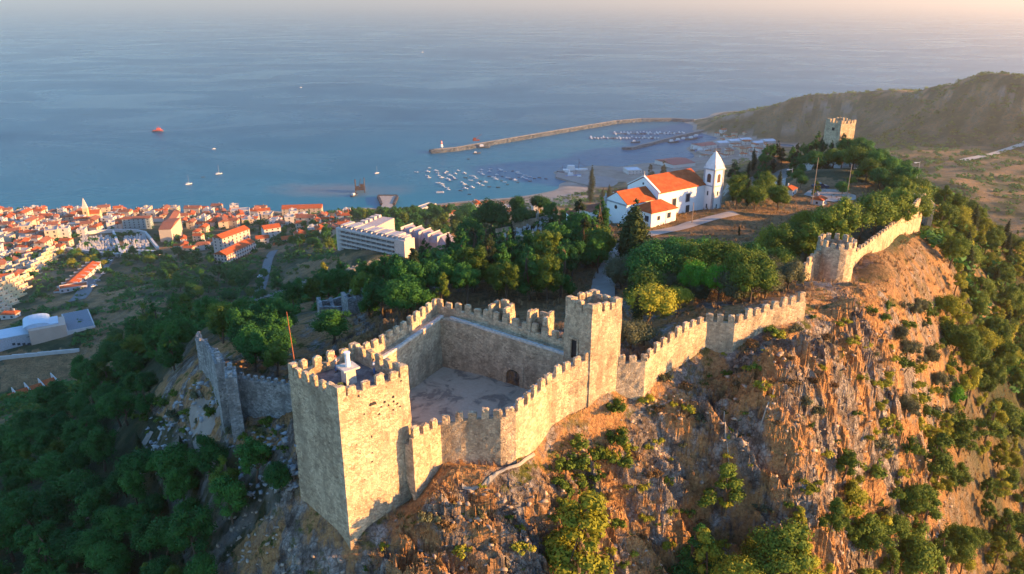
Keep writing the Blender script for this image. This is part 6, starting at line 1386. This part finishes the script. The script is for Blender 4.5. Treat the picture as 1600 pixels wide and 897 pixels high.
# right hillside outside the walls
wood([(1455,320),(1500,330),(1620,390),(1620,520),(1590,600),(1520,560),(1475,500),(1490,440),(1465,370)], ['wm', 'rm', 'pm', 'cy', 'gd', 'pw'], [4, 3, 4, .8, 1.5, 2], 84, 3.8, .75, 1.15, 'on the right hillside', 'trees on the right hillside', 48, 12, 110, 400)
wood([(1490,520),(1630,560),(1640,950),(1120,960),(1050,900),(1150,870),(1250,840),(1370,800),(1450,740),(1480,640)], ['wm', 'rm', 'pw', 'pm', 'gd', 'br'], [5, 2, 6, 4, 1.5, .6], 105, 3.4, .6, 1.3, 'at the lower right', 'trees at the lower right', 49, 12, 55, 220)
wood([(1360,480),(1480,480),(1500,640),(1430,800),(1320,840),(1360,700),(1330,560)], ['bg', 'by', 'bo', 'wm', 'ol'], [3, 4, 2, .5, .6], 80, 1.7, .8, 2.0, 'on the right cliff', 'shrubs on the right cliff', 50, 12, 60, 200, smk=dict(t=.4))
wood([(640,780),(860,640),(1000,600),(1300,480),(1400,560),(1400,800),(1200,900),(560,900)], ['bg', 'by', 'bo', 'bd'], [3, 6, 1, 3], 140, 1.3, .4, 1.2, 'on the castle cliff', 'shrubs on the castle cliff', 51, 14, 55, 130)
wood([(880,660),(960,640),(985,720),(930,780),(880,800),(860,720)], ['bg', 'by'], [5, 2], 26, 1.2, .9, 1.7, 'in the green gully', 'shrubs in the green gully', 52, 7, 55, 130)
wood([(200,650),(330,590),(450,680),(440,720),(330,700),(230,720)], ['bg', 'bo'], [5, 1], 34, 1.8, .5, 1.2, 'on the rocks by the gate', 'shrubs on the rocks by the gate', 53, 9, 60, 150)
# ---- masses nobody could count: scrub on the far slopes, dry tufts, loose stones
def scatter_mass(name, N, area, mats_, seed, s0, s1, maker):
    rs = np.random.RandomState(seed); x0, x1, y0, y1, test = area; X = rs.uniform(x0, x1, N * 6); Y = np.exp(rs.uniform(math.log(y0), math.log(y1), N * 6)); X = X * (Y / y1 if x0 < 0 and x1 > 0 and y1 > 800 else 1)
    Z_ = height(X, Y); px_, py_ = PX(X, Y, Z_); ok = test(X, Y, Z_, px_, py_); X, Y, Z_ = X[ok][:N], Y[ok][:N], Z_[ok][:N]; VV = []; FF = []; off = 0; tv, tf = maker
    for x, y, z in zip(X, Y, Z_):
        s = rs.uniform(s0, s1) * (1 + y / 900 * (y > 200)); a = rs.rand() * 6.283; k = rs.randint(len(tv)); v = tv[k]; ca_, sa_ = math.cos(a), math.sin(a)
        VV.append(np.stack([x + (v[:, 0] * ca_ - v[:, 1] * sa_) * s, y + (v[:, 0] * sa_ + v[:, 1] * ca_) * s, z + v[:, 2] * s - .05 * s], 1)); FF.append(tf[k] + off); off += len(v)
    if not VV: return None
    V = np.concatenate(VV); Fq = np.concatenate(FF); me_ = bpy.data.meshes.new(name); me_.vertices.add(len(V)); me_.vertices.foreach_set('co', V.ravel()); w_ = Fq.shape[1]
    me_.loops.add(Fq.size); me_.loops.foreach_set('vertex_index', Fq.ravel()); me_.polygons.add(len(Fq)); me_.polygons.foreach_set('loop_start', np.arange(len(Fq)) * w_); me_.polygons.foreach_set('loop_total', np.full(len(Fq), w_)); me_.materials.append(mats_); me_.update()
    return kind(link_obj(name, me_), 'stuff')
def bush_tpl(n, size, seed, zf=.7):
    tv = []; tf = []
    for k in range(4):
        rs = np.random.RandomState(seed + k); c = rs.normal(size=(5, 3)) * [.45, .45, .15] + [0, 0, .35]; V = leaves(c, rs.uniform(.3, .6, 5), n, size, rs, .5); V[:, 2] *= zf; tv.append(V); tf.append(np.arange(len(V)).reshape(-1, 4))
    return tv, tf
on_land = lambda X, Y, Z_, px_, py_: (Z_ > 6) & (px_ > -60) & (px_ < 1660)
def clear_town(px_, py_):
    t_ = inpoly(px_, py_, [(-60,330),(430,330),(545,336),(545,372),(450,378),(440,400),(395,402),(340,420),(255,400),(100,400),(40,470),(20,510),(140,545),(130,600),(-60,620)]); t_ |= inpoly(px_, py_, [(395,480),(400,440),(412,400),(430,400),(425,440),(415,480)]); t_ |= inpoly(px_, py_, [(115,480),(180,395),(200,395),(160,470)])
    t_ |= inpoly(px_, py_, [(525,345),(575,335),(690,365),(660,420),(590,420),(525,395)]); t_ |= inpoly(px_, py_, [(725,405),(880,345),(890,365),(760,415)]); t_ |= inpoly(px_, py_, [(860,255),(1130,235),(1150,290),(860,300)]); return ~t_
n_at = lambda X, Y: fbm(X / 34, Y / 34, 4) + .5 * fbm(X / 9, Y / 9, 2)
bt = bush_tpl(34, .30, 5)
scatter_mass('scrub', 5200, (-1500, 1500, 150, 1400, lambda X, Y, Z_, px_, py_: on_land(X, Y, Z_, px_, py_) & clear_town(px_, py_) & ((n_at(X, Y) > -.12) | ((px_ > 190) & (px_ < 430) & (py_ > 395) & (n_at(X, Y) > -.4))) & ((px_ < 930) | (px_ > 1440) | (Y > 330))), L_DARK, 61, 1.0, 2.6, bt)
scatter_mass('scrub', 2200, (-1500, 1500, 150, 1400, lambda X, Y, Z_, px_, py_: on_land(X, Y, Z_, px_, py_) & clear_town(px_, py_) & (n_at(X + 50, Y) > .05) & ((px_ < 930) | (px_ > 1440) | (Y > 330))), L_MID, 62, 1.0, 2.2, bt)
scatter_mass('town_trees', 340, (-1300, 1300, 600, 1200, lambda X, Y, Z_, px_, py_: (Z_ > 4) & (px_ > -20) & (px_ < 560) & (py_ > 332) & (py_ < 440) & ~clear_town(px_, py_)), L_DARK, 67, 1.5, 3.0, bush_tpl(60, .28, 15, 1.0))
scatter_mass('headland_scrub', 3600, (-1900, 1900, 1100, 2300, lambda X, Y, Z_, px_, py_: (Z_ > 12) & (px_ > 1110) & (px_ < 1660) & (n_at(X, Y) > -.1)), L_MID, 63, .8, 1.9, bush_tpl(16, .36, 9))
tt = []; tf = []
for k in range(4):
    rs = np.random.RandomState(70 + k); n_ = 16; a = rs.rand(n_) * 6.283; r_ = rs.rand(n_) * .25; b0 = np.stack([np.cos(a) * r_, np.sin(a) * r_, np.zeros(n_)], 1); tip = b0 * 3.2 + np.stack([np.zeros(n_), np.zeros(n_), rs.uniform(.5, 1, n_)], 1); sd = np.stack([-np.sin(a), np.cos(a), np.zeros(n_)], 1) * .055
    tt.append(np.stack([b0 - sd, b0 + sd, tip + sd * .3, tip - sd * .3], 1).reshape(-1, 3)); tf.append(np.arange(n_ * 4).reshape(-1, 4))
DRYG = simple('dry_grass_straw', (.36, .23, .11), .9, .4, .4)
scatter_mass('dry_grass', 9000, (-40, 110, 55, 200, lambda X, Y, Z_, px_, py_: (px_ > 380) & (px_ < 1600) & (X > Y * -.25) & ~inpoly(X, Y, shift(COURT, -1)) & ~inpoly(px_, py_, [(930,380),(1000,360),(1150,330),(1150,345),(970,400),(950,480),(930,480)])), DRYG, 64, .35, .85, (tt, tf))
iv, if_ = ico(); st_v = []; st_f = []
for k in range(5):
    rs = np.random.RandomState(90 + k); bm = bmesh.new(); bmesh.ops.create_icosphere(bm, subdivisions=1, radius=1); v = np.array([q.co for q in bm.verts]); f = np.array([[q.index for q in g.verts] for g in bm.faces]); bm.free(); st_v.append(v * (1 + rs.normal(size=(len(v), 1)) * .24) * [1.2, .7, .5]); st_f.append(f)
LIME = simple('pale_limestone', (.27, .27, .27), .95, .4, 1.2); ROCKR = simple('weathered_rock', (.34, .26, .19), .95, .5, 1.0)
scatter_mass('limestone_rubble', 520, (-62, -18, 60, 112, lambda X, Y, Z_, px_, py_: inpoly(px_ + fbm(X / 5, Y / 5, 3) * 50, py_, [(205,700),(250,640),(300,590),(350,600),(360,640),(300,660),(290,720),(230,760)]) | inpoly(px_ + fbm(X / 5, Y / 5, 3) * 30, py_, [(360,690),(440,650),(462,690),(462,760),(400,790),(370,750)])), LIME, 65, .14, .6, (st_v, st_f))
scatter_mass('rock_rubble', 2600, (-34, 75, 58, 122, lambda X, Y, Z_, px_, py_: (py_ > 500) & (px_ > 330) & ~inpoly(X, Y, shift(COURT, -2)) & ~inpoly(X, Y, shift([TF, TR, TB, TL], -1)) & ((Y < np.interp(X, [-30, -16, 9, 38, 52, 75], [75, 62, 76, 89, 109, 130])))), ROCKR, 66, .08, .42, (st_v, st_f))
for fam in T.values():
    for p_ in fam:
        if not p_.used:
            for c_ in list(p_.root.children): bpy.data.objects.remove(c_)
            bpy.data.objects.remove(p_.root)
# ------------------------------------------------------------------ small things: people, car, lamp posts
def skin_mesh(name, verts, edges, rad, m_, parent, sub=1):
    me_ = bpy.data.meshes.new(name); me_.from_pydata(verts, edges, []); o = bpy.data.objects.new(name, me_); col.objects.link(o)
    md = o.modifiers.new('s', 'SKIN'); 
    for i, r in enumerate(rad): me_.skin_vertices[0].data[i].radius = (r, r * .9) if not isinstance(r, tuple) else r
    me_.skin_vertices[0].data[0].use_root = True; ms = o.modifiers.new('u', 'SUBSURF'); ms.levels = sub; ms.render_levels = sub
    dg = bpy.context.evaluated_depsgraph_get(); m2 = bpy.data.meshes.new_from_object(o.evaluated_get(dg)); bpy.data.objects.remove(o)
    m2.materials.clear(); m2.materials.append(m_); m2.polygons.foreach_set('use_smooth', [True] * len(m2.polygons)); return link_obj(name, m2, parent)
SKIN = simple('skin', (.42, .24, .16), .6, .1)
def person(x, y, z, rz, shirt, trousers, hat, lab, arms):
    r_ = thing('person', lab, 'person', (x, y, z), rz)
    V = [(0, 0, .95), (0, 0, 1.15), (0, .0, 1.38), (0, .0, 1.50), (0, .02, 1.62), (0, .01, 1.72), (-.11, 0, .9), (-.13, .02, .5), (-.13, -.02, .08), (-.13, .12, .04), (.11, 0, .9), (.14, -.03, .5), (.15, -.05, .08), (.15, .09, .04)]
    E_ = [(0, 1), (1, 2), (2, 3), (3, 4), (4, 5), (0, 6), (6, 7), (7, 8), (8, 9), (0, 10), (10, 11), (11, 12), (12, 13)]; Rd = [.15, .14, .15, .055, .095, .08, .10, .07, .045, .04, .10, .07, .045, .04]
    AR = []
    for s_, pts in zip((-1, 1), arms):
        b0 = len(V); V += [(s_ * .17, 0, 1.40)] + pts; E_ += [(2, b0)] + [(b0 + k, b0 + k + 1) for k in range(len(pts))]; Rd += [.065, .045, .035, .03][:len(pts) + 1]; AR.append([(s_ * .17, 0, 1.40)] + pts[:1])
        hx, hy, hz = pts[-1]; 
        for k in range(4): 
            V.append((hx + (k - 1.5) * .02, hy + .07, hz + .01 * k)); E_.append((b0 + len(pts), len(V) - 1)); Rd.append(.010)
        V.append((hx - s_ * .05, hy + .03, hz + .03)); E_.append((b0 + len(pts), len(V) - 1)); Rd.append(.011)
    skin_mesh('body', V, E_, Rd, SKIN, r_)
    vs = [(0, 0, .95), (0, 0, 1.15), (0, 0, 1.38), (0, 0, 1.47)]; es = [(0, 1), (1, 2), (2, 3)]; rd = [.17, .16, .175, .08]
    for a_ in AR: b0 = len(vs); vs += a_; es += [(2, b0), (b0, b0 + 1)]; rd += [.085, .062]
    skin_mesh('shirt', vs, es, rd, simple(*shirt), r_)
    vs = [(0, 0, 1.0), (0, 0, .93), (-.11, 0, .88), (-.13, .02, .5), (-.13, -.02, .12), (.11, 0, .88), (.14, -.03, .5), (.15, -.05, .12)]; skin_mesh('trousers', vs, [(0, 1), (1, 2), (2, 3), (3, 4), (1, 5), (5, 6), (6, 7)], [.165, .165, .115, .085, .07, .115, .085, .07], simple(*trousers), r_)
    for s_, yy in ((-.13, .05), (.15, .02)): mb = MB(); mb.box((s_, yy, 0), (.11, .28, .09), taper=.8); mb.build('shoe', simple('shoe_dark', (.05, .045, .04)), r_)
    mb = MB(); mb.tube((0, -.01, 1.70), (0, -.01, 1.84), .108, .085, 12); mb.build('cap' if hat else 'hair', simple(*(hat or ('hair_dark', (.03, .02, .015)))), r_)
    if hat: mb = MB(); mb.box((0, .12, 1.71), (.15, .13, .02)); mb.build('cap_peak', simple(*hat), r_)
    mb = MB(); mb.box((0, .105, 1.62), (.022, .05, .05), taper=.6); mb.build('nose', SKIN, r_)
    for s_ in (-1, 1): mb = MB(); mb.box((s_ * .035, .094, 1.665), (.022, .02, .014)); mb.build('eye', simple('eye_dark', (.02, .015, .012)), r_); mb = MB(); mb.box((s_ * .095, 0, 1.63), (.02, .04, .06)); mb.build('ear', SKIN, r_)
    mb = MB(); mb.box((0, .098, 1.585), (.05, .02, .01)); mb.build('mouth', simple('lips', (.3, .11, .09)), r_)
p1 = (-18.15, 69.85, FZ); p2 = (-14.1, 69.1, FZ)
person(p1[0], p1[1], FZ, R(-80), ('light_blue_shirt', (.42, .48, .56)), ('blue_jeans', (.08, .16, .34)), ('red_cap', (.45, .06, .04)), 'person in blue jeans and red cap left of the white survey pillar', [[(-.22, .16, 1.22), (-.08, .36, 1.34)], [(.24, .14, 1.22), (.10, .36, 1.34)]])
person(p2[0], p2[1], FZ, R(100), ('white_shirt', (.72, .72, .74)), ('blue_jeans', (.08, .16, .34)), None, 'person in white shirt and blue jeans right of the survey pillar', [[(-.23, .10, 1.18), (-.14, .28, 1.05)], [(.23, .02, 1.14), (.25, .10, .90)]])
pb = at(532, 602, FZ + .1); bgo = thing('backpack', 'yellow and black backpack lying on the tower floor by the plinth', 'backpack', (pb[0], pb[1], FZ), .4)
mb = MB(); mb.box((0, 0, 0), (.62, .42, .34), taper=.75); mb.build('bag', simple('bag_yellow', (.62, .42, .03), .6), bgo); mb = MB(); mb.box((.42, .1, 0), (.5, .32, .26), taper=.7); mb.box((0, -.18, .05), (.4, .2, .24), taper=.8); mb.build('pocket', simple('bag_dark', (.05, .05, .04)), bgo)
# cars
def car(px, py, rz, paint, lab, s=1.0, z=None):
    p_ = hit(px, py); r_ = thing('parked_car', lab, 'car', (p_[0], p_[1], p_[2] + .12), rz); r_.scale = (s,) * 3
    prof = [(-2.1, .35), (-2.15, .75), (-1.9, .95), (-1.5, 1.0), (1.0, .95), (1.95, .8), (2.15, .6), (2.12, .35)]
    def ext(pr, w_, m_, nm, par): 
        mb = MB(); n_ = len(pr); mb.add([(x, -w_ / 2, z_) for x, z_ in pr] + [(x, w_ / 2, z_) for x, z_ in pr], [tuple(range(n_)), tuple(range(n_, 2 * n_))[::-1]] + [(i, n_ + i, n_ + (i + 1) % n_, (i + 1) % n_) for i in range(n_)]); return mb.build(nm, m_, par)
    ext(prof[::-1], 1.75, paint, 'body', r_); ext([(-1.75, .98), (-1.35, 1.42), (.25, 1.45), (1.0, .96)][::-1], 1.5, PANE, 'cabin_glass', r_); ext([(-1.3, 1.43), (-1.25, 1.5), (.1, 1.52), (.25, 1.46)][::-1], 1.46, paint, 'roof', r_)
    for a_ in (-1.3, 1.35):
        for b__ in (-.8, .8): mb = MB(); mb.tube((a_, b__ - .1, .33), (a_, b__ + .1, .33), .33, .33, 12); mb.build('wheel', BD, r_)
    for b__ in (-.6, .6): mb = MB(); mb.box((2.1, b__, .6), (.08, .3, .14)); mb.build('headlight', simple('lamp_glass', (.6, .6, .55), .2), r_)
P_B = simple('paint_dark_blue', (.03, .04, .07), .3); P_W = simple('paint_white', (.7, .7, .7), .35); P_G = simple('paint_grey', (.25, .26, .28), .35)
car(1281, 295, .1, P_B, 'dark blue car parked on the ridge car park')
car(407, 433, 1.2, P_W, 'white car driving down the curved valley road', 1.1)
for i, (x, y, m_, c_) in enumerate([(147, 448, P_W, 'white'), (152, 440, P_G, 'grey'), (163, 428, P_W, 'white'), (166, 420, P_G, 'grey'), (172, 408, P_W, 'white')]): car(x, y, .9, m_, f'{c_} car parked along the sloping town road, {ORD[i]} from below', 1.15)
def lamp_post(px, py, hpx, lab, head=True, wood=False):
    p_ = hit(px, py); f = p_[1] * cT - (p_[2] - CZ) * sT; h_ = hpx * f / F / .96; r_ = thing('lamp_post', lab, 'lamp post', p_); w_ = max(.09, .00042 * p_[1])
    mb = MB(); mb.tube((0, 0, -.5), (0, 0, h_), w_ * 1.3, w_ * .8, 8); mb.build('post', simple('weathered_wood_post', (.30, .22, .15)) if wood else simple('galvanised', (.38, .37, .36)), r_)
    if head: mb = MB(); mb.box((-.7, 0, h_ - .5), (1.3, .12, .12)); mb.box((-1.3, 0, h_ - .62), (.7, .35, .22)); mb.build('lamp_head', simple('lamp_head_pale', (.75, .74, .70)), r_)
for a_ in [(1268, 321, 72, 'tall brown wooden pole beside the parked dark car', False, True), (1320, 325, 66, 'tall brown wooden pole at the right end of the car park', False, True), (1299, 258, 22, 'lamp post standing on the ridge road below the keep'), (1251, 253, 14, 'short lamp post among the crest trees', True), (1431, 287, 34, 'lamp post at the ridge corner by the crest wall'), (1224, 292, 14, 'small lamp post at the left bend of the ridge road'), (1081, 349, 32, 'wooden pole in front of the church nave', False, True), (1237, 275, 12, 'small lamp post at the top bend of the ridge road')]: lamp_post(*a_)
